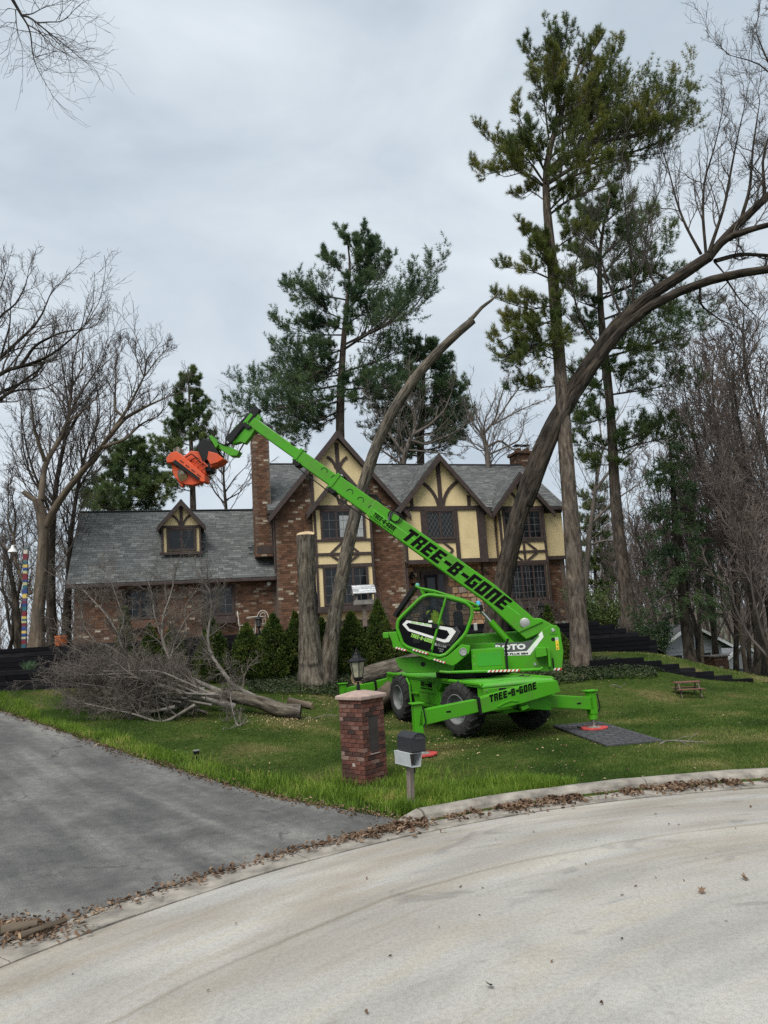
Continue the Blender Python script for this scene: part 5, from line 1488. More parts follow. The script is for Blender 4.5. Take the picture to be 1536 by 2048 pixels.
# ================================================================== PERSON IN THE CAB
def skin_body(name, joints, edges, mat, parent, frame, sub=2):
    me = bpy.data.meshes.new(name)
    me.from_pydata([j[:3] for j in joints], edges, [])
    o = bpy.data.objects.new(name, me)
    place(o, parent, frame)
    sk = o.modifiers.new('skin', 'SKIN')
    for i, j in enumerate(joints):
        me.skin_vertices[0].data[i].radius = (j[3], j[4] if len(j) > 4 else j[3])
    me.skin_vertices[0].data[0].use_root = True
    ss = o.modifiers.new('sub', 'SUBSURF'); ss.levels = ss.render_levels = sub
    me.materials.append(mat)
    return o
SKINM = M('skin', (0.38, 0.22, 0.15), .6, .08)
CLOTH = M('dark_work_clothes', (.03, .035, .045), .9, .3)
person = thing('person', 'person in a yellow high visibility vest sitting at the controls in the green cab', 'person', tuple(TC + TT * .42 + TM * .78 + np.array([0, 0, 2.18])))
J = [(.42, .78, 2.27, .13, .16), (.47, .78, 2.44, .12, .15), (.55, .78, 2.62, .12, .17), (.60, .78, 2.71, .055, .06), (.63, .78, 2.78, .05),
     (.57, .97, 2.64, .05), (.70, .99, 2.50, .04), (.84, .86, 2.60, .032), (.57, .59, 2.64, .05), (.70, .57, 2.50, .04), (.84, .64, 2.60, .032),
     (.66, .88, 2.24, .075), (.88, .90, 2.26, .058), (.98, .90, 2.10, .045), (.66, .66, 2.24, .075), (.88, .64, 2.26, .058), (.98, .64, 2.10, .045)]
Ed = [(0, 1), (1, 2), (2, 3), (3, 4), (2, 5), (5, 6), (6, 7), (2, 8), (8, 9), (9, 10), (0, 11), (11, 12), (12, 13), (0, 14), (14, 15), (15, 16)]
J = [(j[0] + .13, j[1], j[2] + .10) + j[3:] for j in J]
skin_body('body', J, Ed, CLOTH, person, TF)
TFP = TF @ Matrix.Translation((.13, 0, .10))
hd = MB().lathe([(.001, -.12), (.05, -.11), (.07, -.06), (.08, 0), (.083, .05), (.07, .10), (.001, .125)], 14, Matrix.Translation((.66, .78, 2.90)))
hd.prism([(.745, 2.90), (.775, 2.875), (.735, 2.865)], .77, .79)
hd.build('head', SKINM, person, TFP, smooth=True)
MB().lathe([(.088, .01), (.092, .05), (.075, .115), (.001, .135)], 14, Matrix.Translation((.65, .78, 2.91))).build('cap', CLOTH, person, TFP, smooth=True)
v = MB()
for (x, y0, z, rx, ry) in ((0, 0, 0, 0, 0),):
    pr = [(.155, 2.24), (.165, 2.36), (.165, 2.50), (.175, 2.60), (.12, 2.68)]
    n_s = 14
    vs = []
    for (r_, z_) in pr:
        f_ = (z_ - 2.27) / .35
        cx0 = .42 + .13 * f_
        for k in range(n_s):
            a = 2 * PI * k / n_s
            vs.append((cx0 + r_ * .92 * math.cos(a), .78 + r_ * 1.22 * math.sin(a), z_))
    v.add(vs, [(i * n_s + k, i * n_s + (k + 1) % n_s, (i + 1) * n_s + (k + 1) % n_s, (i + 1) * n_s + k) for i in range(len(pr) - 1) for k in range(n_s)])
v.build('high_visibility_vest', HIVIS, person, TFP, smooth=True)
for y in (.86, .64):                                        # hands on the wheel: palm, four fingers, thumb
    hm = MB().box(.82, .90, y - .035, y + .035, 2.59, 2.625)
    for k in range(4): hm.tube([(.895, y - .027 + .018 * k, 2.61), (.93, y - .027 + .018 * k, 2.605), (.935, y - .027 + .018 * k, 2.575 - .004 * (k % 2))], [.010, .009, .007], 5)
    hm.tube([(.84, y + (.035 if y < .7 else -.035), 2.61), (.875, y + (.055 if y < .7 else -.055), 2.60), (.90, y + (.05 if y < .7 else -.05), 2.585)], [.012, .010, .008], 5)
    hm.build('hand', SKINM, person, TFP, smooth=True)

# ================================================================== GROUND PADS, LOGS
matm = MB()
mc = [hit(*p) for p in ((1113, 1455), (1195, 1448), (1317, 1487), (1222, 1493))]
MATTOP = M('black_ground_mat', (.055, .055, .06), .75, .4, 4, bmp=.2)
c0 = sum(mc) / 4
e1 = (mc[3] - mc[0]); e1[2] = 0; Lm = np.linalg.norm(e1); e1 /= Lm
e2 = np.array([e1[1], -e1[0], 0]);
if e2 @ (mc[1] - mc[0]) < 0: e2 = -e2
Wm = abs(e2 @ (mc[1] - mc[0]))
Wm = min(max(Wm, 1.1), 1.4)
gm = thing('ground_mat', 'dark ribbed ground protection mat on the grass under the right outrigger foot', 'ground mat', tuple(c0))
GF = frame_of(e1, e2, np.cross(e1, e2), c0) if np.cross(e1, e2)[2] > 0 else frame_of(e2, e1, np.cross(e2, e1), c0)
lx_, ly_ = (Lm, Wm) if np.cross(e1, e2)[2] > 0 else (Wm, Lm)
MB().box(-lx_ / 2, lx_ / 2, -ly_ / 2, ly_ / 2, .012, .05).build('sheet', MATTOP, gm, GF, bevel=.005)
n_r = 0
for i in range(int(lx_ / .17)):
    for j in range(int(ly_ / .17)):
        x, y = -lx_ / 2 + .085 + i * .17, -ly_ / 2 + .085 + j * .17
        o = MB()
        a = PI / 4 if (i + j) % 2 else -PI / 4
        q = Matrix.Translation((x, y, 0)) @ Matrix.Rotation(a, 4, 'Z')
        if n_r == 0:
            first_r = o.box(-.075, .075, -.018, .018, .0505, .060).build('tread_bar', MATTOP, gm, GF @ q)
        else:
            place(bpy.data.objects.new('tread_bar', first_r.data), gm, GF @ q)
        n_r += 1
def red_pad(loc, label, rz=0.2, tilt=0):
    t = thing('outrigger_pad', label, 'outrigger pad', loc, rz, 'red outrigger pads')
    m = MB()
    P = [(.30 * math.cos(a) * (1 if k % 2 else .97), .27 * math.sin(a)) for k, a in enumerate(np.linspace(0, 2 * PI, 12, endpoint=False) + .26)]
    m.prism(P, 0, .035, 'z')
    F = WM[t.name]
    m.build('plate', REDPAD, t, F, bevel=.008)
    rp = MB()
    for k in range(6):
        a = k * PI / 3 + .4
        rp.box(-.05, .05, -.03, .03, 0, .022, Matrix.Translation((.2 * math.cos(a), .19 * math.sin(a), .036)) @ Matrix.Rotation(a, 4, 'Z'))
    MB().lathe([(.001, .012), (.13, .012), (.15, 0)], 14, Matrix.Translation((0, 0, .036))).build('worn_centre', M('muddy_grey', (.17, .15, .13), .9, .4, 9), t, F)
    MB().tube([(-.28, 0, .03), (-.34, -.05, .06), (-.34, .08, .05), (-.27, .06, .03)], .012, 5).build('rope_handle', BLACK, t, F)
    return t
fR = CN + CR * 2.46 + CL * -.085
red_pad((fR[0], fR[1], .062 + tz(fR[0], fR[1])), 'red outrigger pad lying on the dark ground mat')
fL = CN + CR * -1.60 + CL * -.35
red_pad((fL[0] + .05, fL[1] - .02, tz(fL[0], fL[1]) + .02), 'red outrigger pad on the grass just behind the black mailbox', .5)
def log(name, p0, p1, r0, r1, label, bark, group=None, flare=0, cat='log', cutm=CUTWOOD):
    p0, p1 = np.array(p0, float), np.array(p1, float)
    t = thing(name, label, cat, tuple((p0 + p1) / 2), 0, group)
    K, S = 10, 18
    d = (p1 - p0) / np.linalg.norm(p1 - p0)
    a = np.cross(d, [0, 0, 1.0]); a /= np.linalg.norm(a); b = np.cross(d, a)
    m = MB(); vs = []
    for i in range(K + 1):
        f = i / K
        c = p0 + (p1 - p0) * f
        r = r0 + (r1 - r0) * f
        for k in range(S):
            an = 2 * PI * k / S
            rr2 = r * (1 + .04 * math.sin(3 * an + 2 * f) + .03 * math.sin(5 * an + 9 * f))
            vs.append(c + (a * math.cos(an) + b * math.sin(an)) * rr2)
    m.add(vs, [(i * S + k, i * S + (k + 1) % S, (i + 1) * S + (k + 1) % S, (i + 1) * S + k) for i in range(K) for k in range(S)])
    bo = m.build('bark', bark, t, None, smooth=True)
    bk = [(r0 * math.cos(2 * PI * k / S), r0 * math.sin(2 * PI * k / S), np.linalg.norm(p1 - p0) * i / K + r0 * 50) for i in range(K + 1) for k in range(S)]
    bo.data.attributes.new('bk', 'FLOAT_VECTOR', 'POINT').data.foreach_set('vector', np.array(bk, np.float32).ravel())
    for e, base, sg in ((0, 0, -1), (K, K * S, 1)):
        q = MB()
        ring = [np.array(vs[base + k]) + d * sg * .003 for k in range(S)]
        cc = sum(ring) / S
        q.add([cc] + ring, [(0, 1 + k, 1 + (k + 1) % S) for k in range(S)])
        q.build('cut_face', cutm, t, None)
    return t
def W3(s, m_, z): return TC + TT * s + TM * m_ + np.array([0, 0, z])
log('held_log', W3(6.93, .27, 6.63), W3(7.38, -.5, 7.58), .115, .13, 'short cut log gripped in the jaws of the orange grapple saw', BARK_GREY)
g1, g2 = at(712, 1347, 21.6), at(835, 1322, 22.9)
log('cut_log', (g1[0], g1[1], tz(g1[0], g1[1]) + .30), (g2[0], g2[1], tz(g2[0], g2[1]) + .36), .28, .30, 'thick grey log lying behind, the upper of the two by the machine rear', BARK_GREY, 'cut logs behind the machine')
g1, g2 = at(722, 1382, 19.3), at(812, 1352, 21.6)
log('cut_log', (g1[0], g1[1], tz(g1[0], g1[1]) + .19), (g2[0], g2[1], tz(g2[0], g2[1]) + .30), .20, .30, 'nearer log with pale tapered end beside the lamp pillar and green outrigger', BARK_TAN, 'cut logs behind the machine')

# ================================================================== GATE PILLAR WITH LANTERN
pb = hit(729, 1577)
ca, sa = math.cos(R(40)), math.sin(R(40))
PS = .56
pc = np.array([pb[0], pb[1]]) + np.array([0.0, PS * .71])
PR = R(48)                                  # turn of the pillar: a corner faces the road
pillar = thing('gate_pillar', 'square red brick gate pillar with a pale stone cap standing in the long grass', 'pillar', (pc[0], pc[1], -.02), PR)
PF = WM[pillar.name] @ Matrix.Scale(.92, 4)
MB().box(-PS / 2 + .01, PS / 2 - .01, -PS / 2 + .01, PS / 2 - .01, -.1, 1.46).build('core', M('dark_mortar', (.045, .036, .032), .95, .3), pillar, PF)
rs = random.Random(3)
nb = 0
BB = {}
PLQ = (.06, .30, .56, 1.16)                # recessed panel on the right-hand face: along, from, z from, to
CH = 1.46 / 20
for row in range(20):
    z = row * CH + CH / 2
    for f in range(4):
        Rf = Matrix.Rotation(f * PI / 2, 4, 'Z')
        # running bond; corners alternate between faces
        off = 0 if row % 2 else .10
        x = -PS / 2
        lens = [.19, .19, .18] if (row + f) % 2 else [.09, .19, .19, .09]
        tot = sum(lens)
        for l0 in lens:
            l = l0 / tot * PS
            xa, xb = x + .004, x + l - .004
            x += l
            if f == 0 and xb > -PS / 2 + PLQ[0] + .1 and xa < PS / 2 - .16 and PLQ[2] < z < PLQ[3]:
                if xa < -.12: xb = -.128
                elif xb > .13: xa = .118
                else: continue
                if xb - xa < .02: continue
            key = (round(xb - xa, 3))
            fr_ = PF @ Rf @ Matrix.Translation(((xa + xb) / 2, -PS / 2, z)) @ Matrix.Rotation(rs.uniform(-.006, .006), 4, 'Z')
            fr_ = fr_ @ Matrix.Translation((0, rs.uniform(-.003, .003), 0))
            if key not in BB:
                BB[key] = MB().box(-(xb - xa) / 2, (xb - xa) / 2, -.004, .05, -CH / 2 + .004, CH / 2 - .004).build('brick', PILLARBRICK, pillar, fr_, bevel=.004).data
            else:
                o = bpy.data.objects.new('brick', BB[key]); place(o, pillar, fr_)
                b_ = o.modifiers.new('bevel', 'BEVEL'); b_.width, b_.segments = .004, 1
            nb += 1
Rf = Matrix.Identity(4)
MB().box(-.120, .110, -PS / 2 + .012, -PS / 2 + .04, PLQ[2] - .01, PLQ[3] + .01).build('sign_panel', M('brown_panel', (.085, .06, .055), .7, .15), pillar, PF @ Rf, bevel=.004)
MB().box(-.125, .115, -PS / 2 - .012, -PS / 2 + .03, PLQ[2] - .03, PLQ[2] - .012).build('panel_sill', M('pale_mortar', (.36, .28, .25), .9, .2), pillar, PF @ Rf, bevel=.003)
MB().box(-.01, .06, -PS / 2 - .006, -PS / 2 + .01, .345, .40).build('number_tile', M('speckled_tile', (.35, .30, .27), .8, .9, 60), pillar, PF @ Matrix.Rotation(-PI / 2, 4, 'Z'))
cp = MB()
h_ = PS / 2 + .045
prf = [(h_ - .01, 1.455), (h_, 1.465), (h_, 1.515), (h_ - .015, 1.53), (.07, 1.60), (.001, 1.602)]
vs, fs = [], []
for (r, z) in prf:
    for sx_, sy_ in ((-1, -1), (1, -1), (1, 1), (-1, 1)): vs.append((sx_ * r, sy_ * r, z))
fs = [(i * 4 + k, i * 4 + (k + 1) % 4, (i + 1) * 4 + (k + 1) % 4, (i + 1) * 4 + k) for i in range(len(prf) - 1) for k in range(4)] + [(3, 2, 1, 0)]
cp.add(vs, fs).build('stone_cap', M('pinkish_cast_stone', (.36, .265, .225), .9, .22, 7, 7, bmp=.4, bscale=50), pillar, PF, bevel=.008)
LB = 1.46
lan = thing('pillar_lantern', 'black metal lantern with weathered glass panes on top of the brick gate pillar', 'lantern', (pc[0] - .03, pc[1], LB - .02), PR - PI / 4 + .75)
LF = WM[lan.name] @ Matrix.Scale(.66, 4)
b = MB().lathe([(.05, 0), (.045, .10), (.05, .12), (.035, .16), (.03, .22)], 12)
b.lathe([(.001, .235), (.07, .235), (.12, .30), (.14, .31), (.14, .335), (.001, .335)], 6)
b.build('base', BLACK, lan, LF, bevel=.003)
for k in range(6):
    a = k * PI / 3 + PI / 6
    c_, s_ = math.cos(a), math.sin(a)
    if k % 1 == 0:
        q = MB().tube([(.06 * c_, .06 * s_, .20), (.12 * c_, .12 * s_, .24), (.14 * c_, .14 * s_, .29), (.10 * c_, .10 * s_, .30), (.09 * c_, .09 * s_, .27)], .008, 5)
        q.build('scroll', BLACK, lan, LF)
LG = M('weathered_lantern_glass', (.26, .25, .18), .35, .5, 5, 6)
for k in range(6):
    a0, a1 = k * PI / 3, (k + 1) * PI / 3
    lo, hi_ = .125, .195
    P0, P1 = Vector((lo * math.cos(a0), lo * math.sin(a0), .34)), Vector((lo * math.cos(a1), lo * math.sin(a1), .34))
    Q0, Q1 = Vector((hi_ * math.cos(a0), hi_ * math.sin(a0), .70)), Vector((hi_ * math.cos(a1), hi_ * math.sin(a1), .70))
    g = MB()
    inn = lambda v: Vector((v.x * .97, v.y * .97, v.z))
    g.add([P0, P1, Q1, Q0, inn(P0), inn(P1), inn(Q1), inn(Q0)], [(0, 1, 2, 3), (7, 6, 5, 4), (0, 4, 5, 1), (1, 5, 6, 2), (2, 6, 7, 3), (3, 7, 4, 0)])
    g.build('glass_pane', LG, lan, LF)
    MB().tube([P0, Q0], .012, 5).build('glazing_bar', BLACK, lan, LF)
rf = MB().lathe([(.20, .70), (.255, .71), (.26, .735), (.20, .775), (.13, .81), (.10, .87), (.085, .88), (.085, .895), (.06, .92), (.03, .95), (.028, .97), (.04, .985), (.03, 1.01), (.008, 1.02), (.012, 1.04), (.001, 1.055)], 6)
rf.build('lantern_roof', BLACK, lan, LF, bevel=.004)
for k in range(6):
    a = k * PI / 3
    c_, s_ = math.cos(a), math.sin(a)
    MB().tube([(.08 * c_, .08 * s_, .88), (.12 * c_, .12 * s_, .91), (.125 * c_, .125 * s_, .95), (.10 * c_, .10 * s_, .955), (.095 * c_, .095 * s_, .935)], .006, 4).build('scroll', BLACK, lan, LF)
    MB().tube([(.235 * c_, .235 * s_, .725), (.275 * c_, .275 * s_, .745), (.28 * c_, .28 * s_, .765)], .008, 4).build('scroll', BLACK, lan, LF)

# ================================================================== MAILBOX
mb = hit(822, 1615)
mbx = thing('mailbox', 'black domed mailbox over a grey newspaper box on a weathered wooden post by the kerb', 'mailbox', (mb[0], mb[1], tz(mb[0], mb[1]) - .02), R(30))
MF = WM[mbx.name] @ Matrix.Rotation(R(3), 4, 'Y') @ Matrix.Diagonal((.80, .80, 1, 1))
POSTW = M('weathered_post', (.20, .165, .14), .95, .4, 6, 6, bmp=.6, bscale=30, stretch=(6, 6, .5))
MB().box(-.05, .05, -.05, .05, -.15, .80).build('post', POSTW, mbx, MF, bevel=.008)
MB().box(.055, .085, -.03, .05, .45, .74).build('brace', BLACK, mbx, MF)
# local: x to the right, -y to the road
nb_ = MB()
x0, x1, y0, y1, z0, z1 = -.175, .075, -.27, .24, .565, .745
tpk = .008
def slab(p): return p
nb_.prism([(x0 + .03, z0), (x1 - .03, z0), (x1 - .02, z0 + tpk), (x0 + .02, z0 + tpk)], y0, y1)
nb_.prism([(x0 + .03, z0), (x0 + .03 + tpk, z0), (x0 + tpk, z1), (x0, z1)], y0, y1)
nb_.prism([(x1 - .03 - tpk, z0), (x1 - .03, z0), (x1, z1), (x1 - tpk, z1)], y0, y1)
nb_.box(x0, x1, y0, y1, z1 - tpk, z1); nb_.box(x0 + .02, x1 - .02, y1 - .01, y1, z0, z1)
nb_.build('newspaper_box', M('grey_plastic', (.42, .44, .45), .5, .12), mbx, MF)
bx0, bx1, by0, by1, bz0 = -.135, .135, -.30, .20, .755
pf = [(bx0, bz0), (bx1, bz0), (bx1, bz0 + .185), (.09, bz0 + .225), (.045, bz0 + .245), (0, bz0 + .25), (-.045, bz0 + .245), (-.09, bz0 + .225), (bx0, bz0 + .185)]
DKB = M('mailbox_black', (.018, .019, .023), .5, .25)
MB().prism(pf, by0, by1).build('box', DKB, mbx, MF, bevel=.008)
MB().prism([(bx0 + .01, bz0 + .01), (bx1 - .01, bz0 + .01), (bx1 - .01, bz0 + .18), (.085, bz0 + .215), (0, bz0 + .235), (-.085, bz0 + .215), (bx0 + .01, bz0 + .18)], by0 - .014, by0 - .001).build('door', DKB, mbx, MF, bevel=.006)
MB().prism([(-.07, bz0 + .165), (.07, bz0 + .165), (.085, bz0 + .18), (.05, bz0 + .20), (-.05, bz0 + .20), (-.085, bz0 + .18)], by0 - .028, by0 - .014).build('handle', M('mailbox_handle', (.035, .036, .042), .4, .1), mbx, MF, bevel=.004)
pfo = [(x * 1.03, z) for x, z in [(bx1, bz0 + .186), (.09, bz0 + .227), (.045, bz0 + .247), (0, bz0 + .252), (-.045, bz0 + .247), (-.09, bz0 + .227), (bx0, bz0 + .186)]]
MB().prism(pfo + [(x * .97, z - .01) for x, z in pfo[::-1]], by0 - .018, by0 + .02).build('hood', DKB, mbx, MF)

# ================================================================== RETAINING WALLS
def timber_wall(name, label, A, B, course_z, ends, base, seed, cat='retaining wall', depth=.14, n_start=0.0):
    A, B = np.array(A, float), np.array(B, float)
    d = (B - A) / np.linalg.norm(B - A)
    L = np.linalg.norm(B - A)
    F = frame_of((d[0], d[1], 0), (-d[1], d[0], 0), (0, 0, 1), (A[0], A[1], 0))
    t = thing(name, label, cat, (A[0], A[1], base))
    rs = random.Random(seed)
    for i, z in enumerate(course_z):
        s = 0.0 if i % 2 == 0 else -1.2
        s -= rs.uniform(0, .3)
        end = min(L, ends[i])
        h = (course_z[i + 1] - z) if i + 1 < len(course_z) else .15
        while s < end - .05:
            l = 2.4
            a, b = max(s, n_start), min(s + l, end)
            if b - a > .08:
                k = rs.uniform(-.010, .010)
                MB().box(a + .006, b - .006, k, depth + k, z + .005, z + h - .006).build('timber', BLACKWOOD, t, F, bevel=.008)
            s += l
    bk_ = MB()
    for i, z in enumerate(course_z):
        h = (course_z[i + 1] - z) if i + 1 < len(course_z) else .15
        bk_.box(n_start + .02, min(L, ends[i]) - .02, .04, depth - .015, z, z + h - (.012 if i + 1 == len(course_z) else 0))
    bk_.build('backing', BLACKWOOD, t, F, kind='stuff')
    return t, F
Lw = np.linalg.norm(WB - WA)
zs = [.75 + .15 * i for i in range(12)]
def end_u(z):
    return float(np.interp(z, [1.35, 1.50, 1.65, 1.80, 1.95, 2.10, 2.25, 2.4], [Lw + .5, Lw + .3, Lw - .1, Lw - .5, Lw - .9, Lw - 1.4, Lw - 3.5, Lw - 9.0]))
tw, TWF = timber_wall('retaining_wall', 'long black timber retaining wall below the house terrace behind the clipped conifers', WA, WB + WDIR * .5, zs, [end_u(z) for z in zs], .75, 4)
# lower wall on the left
LA, LBp = np.array([-16.0, 20.95]), np.array([-7.8, 21.55])
timber_wall('retaining_wall', 'low black timber wall of the lower planting bed at the left, above the driveway', LA, LBp, [1.0 + .15 * i for i in range(6)], [9, 9, 9, 8.6, 8.1, 7.6], 1.0, 9)
bx_, by_ = np.meshgrid(np.linspace(-16, -7.6, 26), np.linspace(0, 1, 8))
yA = 21.06 + (bx_ + 16) * .0732; yB = wall_y(bx_) + .02
bedz = np.interp(bx_, [-16, -10, -8.2, -7.6], [1.88, 1.80, 1.6, 1.2]) + .03 * np.sin(bx_ * 5 + by_ * 7)
grid_sheet('planting_bed', bx_, yA + (yB - yA) * by_, bedz, M('wood_mulch', (.13, .075, .045), 1.0, .6, 14, 6, bmp=.8, coord='pos'))
# stepped low wall on the right
steps = [((1181, 1320), (1281, 1316)), ((1279, 1323), (1317, 1322)), ((1315, 1329), (1352, 1329)), ((1350, 1337), (1384, 1336)), ((1382, 1345), (1421, 1343)), ((1419, 1352), (1458, 1351)), ((1456, 1359), (1500, 1358)), ((1498, 1366), (1533, 1367))]
sw = thing('stepped_wall', 'low black timber wall stepping down across the lawn to the right', 'retaining wall', tuple(at(1181, 1340, 22)))
for k, (p, q) in enumerate(steps):
    a, b = at(*p, 22.0 + k * .02), at(*q, 22.0 + k * .02)
    d = b - a; d[2] = 0; L = np.linalg.norm(d); d /= L
    zt = (a[2] + b[2]) / 2
    zb = min(tz(a[0], a[1]), tz(b[0], b[1])) - .12
    z = zt
    r_ = 0
    while z > zb and r_ < 4:
        F = frame_of(d, (-d[1], d[0], 0), (0, 0, 1), (a[0], a[1], 0))
        MB().box(.0 - .03 * (r_ % 2), L + .10, 0, .16, z - .145, z).build('timber', BLACKWOOD, sw, F, bevel=.008)
        z -= .15; r_ += 1

# ================================================================== STRIPED POLE, POTS, FEEDER, FURNITURE
pp = at(48, 1293, 24.0)
pz = 2.50
pole = thing('striped_pole', 'square pole painted in many coloured bands with a small white lamp, on the left terrace', 'pole', (pp[0], pp[1], pz), R(12))
PFm = WM[pole.name]
PAL = {'r': (.17, .012, .025), 'y': (.55, .40, .10), 'b': (.02, .05, .20), 't': (.02, .10, .13), 'p': (.10, .06, .13), 'c': (.42, .43, .22), 'g': (.10, .16, .17), 'w': (.55, .50, .42)}
PM = {k: M('band_' + k, v, .6, .2, 9) for k, v in PAL.items()}
seqz = [('t', .22), ('r', .16), ('p', .06), ('c', .09), ('b', .14), ('y', .12), ('b', .15), ('p', .07), ('r', .10), ('c', .10), ('t', .08), ('y', .12), ('r', .22), ('t', .20), ('b', .13), ('r', .08), ('p', .14), ('y', .20), ('b', .20), ('t', .16), ('c', .14), ('b', .10), ('r', .27), ('c', .13), ('b', .13), ('y', .14), ('t', .12), ('g', .10), ('r', .25), ('w', .18), ('g', .10)]
tot = sum(h for _, h in seqz); sc_ = 3.42 / tot
z = 0
for k, h in seqz:
    h *= sc_
    w_ = .066 + random.uniform(-.003, .003)
    MB().box(-w_, w_, -w_, w_, z + .002, z + h - .002).build('painted_band', PM[k], pole, PFm, bevel=.004)
    z += h
MB().tube([(-.08, 0, 3.34), (-.20, 0, 3.46), (-.34, 0, 3.52), (-.42, 0, 3.50)], .014, 6).build('lamp_arm', DULLSTEEL, pole, PFm)
MB().lathe([(.02, 3.52), (.05, 3.50), (.06, 3.42), (.13, 3.34), (.15, 3.28), (.14, 3.28), (.05, 3.40)], 14, Matrix.Translation((-.42, 0, 0))).build('lamp_shade', WHITE, pole, PFm, smooth=True)

op = at(119, 1290, 23.2)
opz = 2.50
fp = thing('flower_pot', 'orange spotted flower pot standing on the black retaining wall at the left', 'flower pot', (op[0], op[1] + .1, opz))
OPM, _t, _b = new_mat('orange_spotted_glaze')
_f = noise_fac(_t, 9, 2)
_r = ramp(_t, [(.50, (.55, .14, .03)), (.56, (.20, .02, .015)), (.66, (.55, .16, .03))]); lk(_t, _f, _r.inputs['Fac']); lk(_t, _r.outputs['Color'], _b.inputs['Base Color'])
MB().lathe([(.001, 0), (.15, 0), (.17, .08), (.185, .30), (.20, .31), (.20, .36), (.175, .36), (.17, .30), (.001, .28)], 20).build('pot', OPM, fp, WM[fp.name], smooth=True)
m = MB()
for k in range(12):
    a = k * .55; m.tube([(.06 * math.cos(a), .06 * math.sin(a), .28), (.10 * math.cos(a), .10 * math.sin(a), .38), (.15 * math.cos(a), .15 * math.sin(a), .41 + .02 * (k % 3))], [.012, .01, .004], 4)
m.build('stems', TWIG_PALE, fp, WM[fp.name], kind='stuff')

fe = at(730, 1246, 24.9)
feeder = thing('bird_feeder', 'grey wooden bird feeder with a pale shingled roof on a post before the brick gable', 'bird feeder', (fe[0], fe[1], 2.38), R(10))
FF = WM[feeder.name]
GW = M('silver_grey_wood', (.27, .25, .225), .9, .3, 7, bmp=.4)
MB().box(-.07, .07, -.07, .07, 0, .92).build('post', M('tan_post', (.22, .175, .14), .9, .3, 7), feeder, FF, bevel=.01)
MB().box(-.33, .33, -.24, .24, .92, 1.08).build('tray', GW, feeder, FF, bevel=.01)
for x in (-.28, .24):
    for y in (-.20, .16): MB().box(x, x + .05, y, y + .05, 1.08, 1.36).build('corner_post', GW, feeder, FF)
PSH = M_pieces('pale_shake', [(0, (.30, .31, .31)), (.5, (.48, .49, .50)), (1, (.62, .63, .63))], .9, .3, 20)
for s in (-1, 1):
    for r_ in range(4):
        f0 = r_ / 4; 
        y0_, y1_ = s * (.36 - .36 * f0), s * (.36 - .36 * (f0 + .27))
        z0_, z1_ = 1.30 + .30 * f0 + .02, 1.30 + .30 * (f0 + .27)
        x = -.40
        while x < .39:
            w_ = random.uniform(.12, .22); xe = min(x + w_, .40)
            MB().add([(x + .003, y0_, z0_), (xe - .003, y0_, z0_), (xe - .003, y1_, z1_), (x + .003, y1_, z1_), (x + .003, y0_, z0_ - .02), (xe - .003, y0_, z0_ - .02), (xe - .003, y1_, z1_ - .02), (x + .003, y1_, z1_ - .02)],
                     [(0, 1, 2, 3) if s < 0 else (3, 2, 1, 0), (7, 6, 5, 4), (0, 4, 5, 1), (1, 5, 6, 2), (2, 6, 7, 3), (3, 7, 4, 0)]).build('roof_shake', PSH, feeder, FF)
            x = xe
for x in (-.36, .34):
    MB().prism([(-.34, 1.28), (.34, 1.28), (0, 1.58)], x, x + .02, 'x').build('gable_end', GW, feeder, FF)

IRON = M('cream_iron', (.50, .46, .40), .6, .15)
def chair(loc, rz, label):
    t = thing('garden_chair', label, 'chair', loc, rz, 'cream iron chairs on the terrace')
    F = WM[t.name]
    ring = [(.21 * math.cos(a), .20 * math.sin(a), .45) for a in np.linspace(0, 2 * PI, 16, endpoint=False)]
    s = MB().tube(ring, .014, 5, True)
    for k in range(6):
        y = -.16 + .064 * k; hw_ = .2 * math.sqrt(max(0, 1 - (y / .2) ** 2)); s.tube([(-hw_, y, .45), (hw_, y, .45)], .006, 4)
    s.build('seat', IRON, t, F)
    for x, y in ((-.16, -.15), (.16, -.15), (-.17, .16), (.17, .16)):
        MB().tube([(x, y, .45), (x * 1.05, y * 1.1, .22), (x * 1.2, y * 1.2, 0)], .012, 5).build('leg', IRON, t, F)
    bk = MB().tube([(.22 * math.cos(a), .19 + .05 * math.sin(a), .45 + .52 * max(0, math.sin(a)) ** .6) for a in np.linspace(0, PI, 15)], .014, 5)
    bk.tube([(.10 * math.cos(a), .215, .76 + .13 * math.sin(a)) for a in np.linspace(0, 2 * PI, 14, endpoint=False)], .009, 4, True)
    for x in (-.09, 0, .09): bk.tube([(x, .20, .45), (x * 1.1, .225, .66)], .008, 4)
    bk.build('backrest', IRON, t, F)
    return t
def terr(px, py, Y):
    p = at(px, py, Y); return p[0], p[1], float(terrace_z(p[0])) + .02
c_ = terr(526, 1258, 26.6)
chair(c_, R(8), 'cream iron chair with a round scroll back behind the little table on the terrace')
c_ = terr(489, 1258, 26.4)
chair(c_, R(100), 'cream iron chair turned sideways at the left of the little table on the terrace')
tb = terr(513, 1256, 26.2)
tbl = thing('garden_table', 'small cream iron table on the terrace between two chairs', 'table', tb)
TBF = WM[tbl.name]
MB().lathe([(.001, .735), (.34, .735), (.35, .72), (.34, .705), (.001, .705)], 24).build('table_top', IRON, tbl, TBF)
for k in range(3):
    a = k * 2 * PI / 3 + .4
    MB().tube([(.05 * math.cos(a), .05 * math.sin(a), .70), (.10 * math.cos(a), .10 * math.sin(a), .35), (.26 * math.cos(a), .26 * math.sin(a), 0)], .013, 5).build('leg', IRON, tbl, TBF)
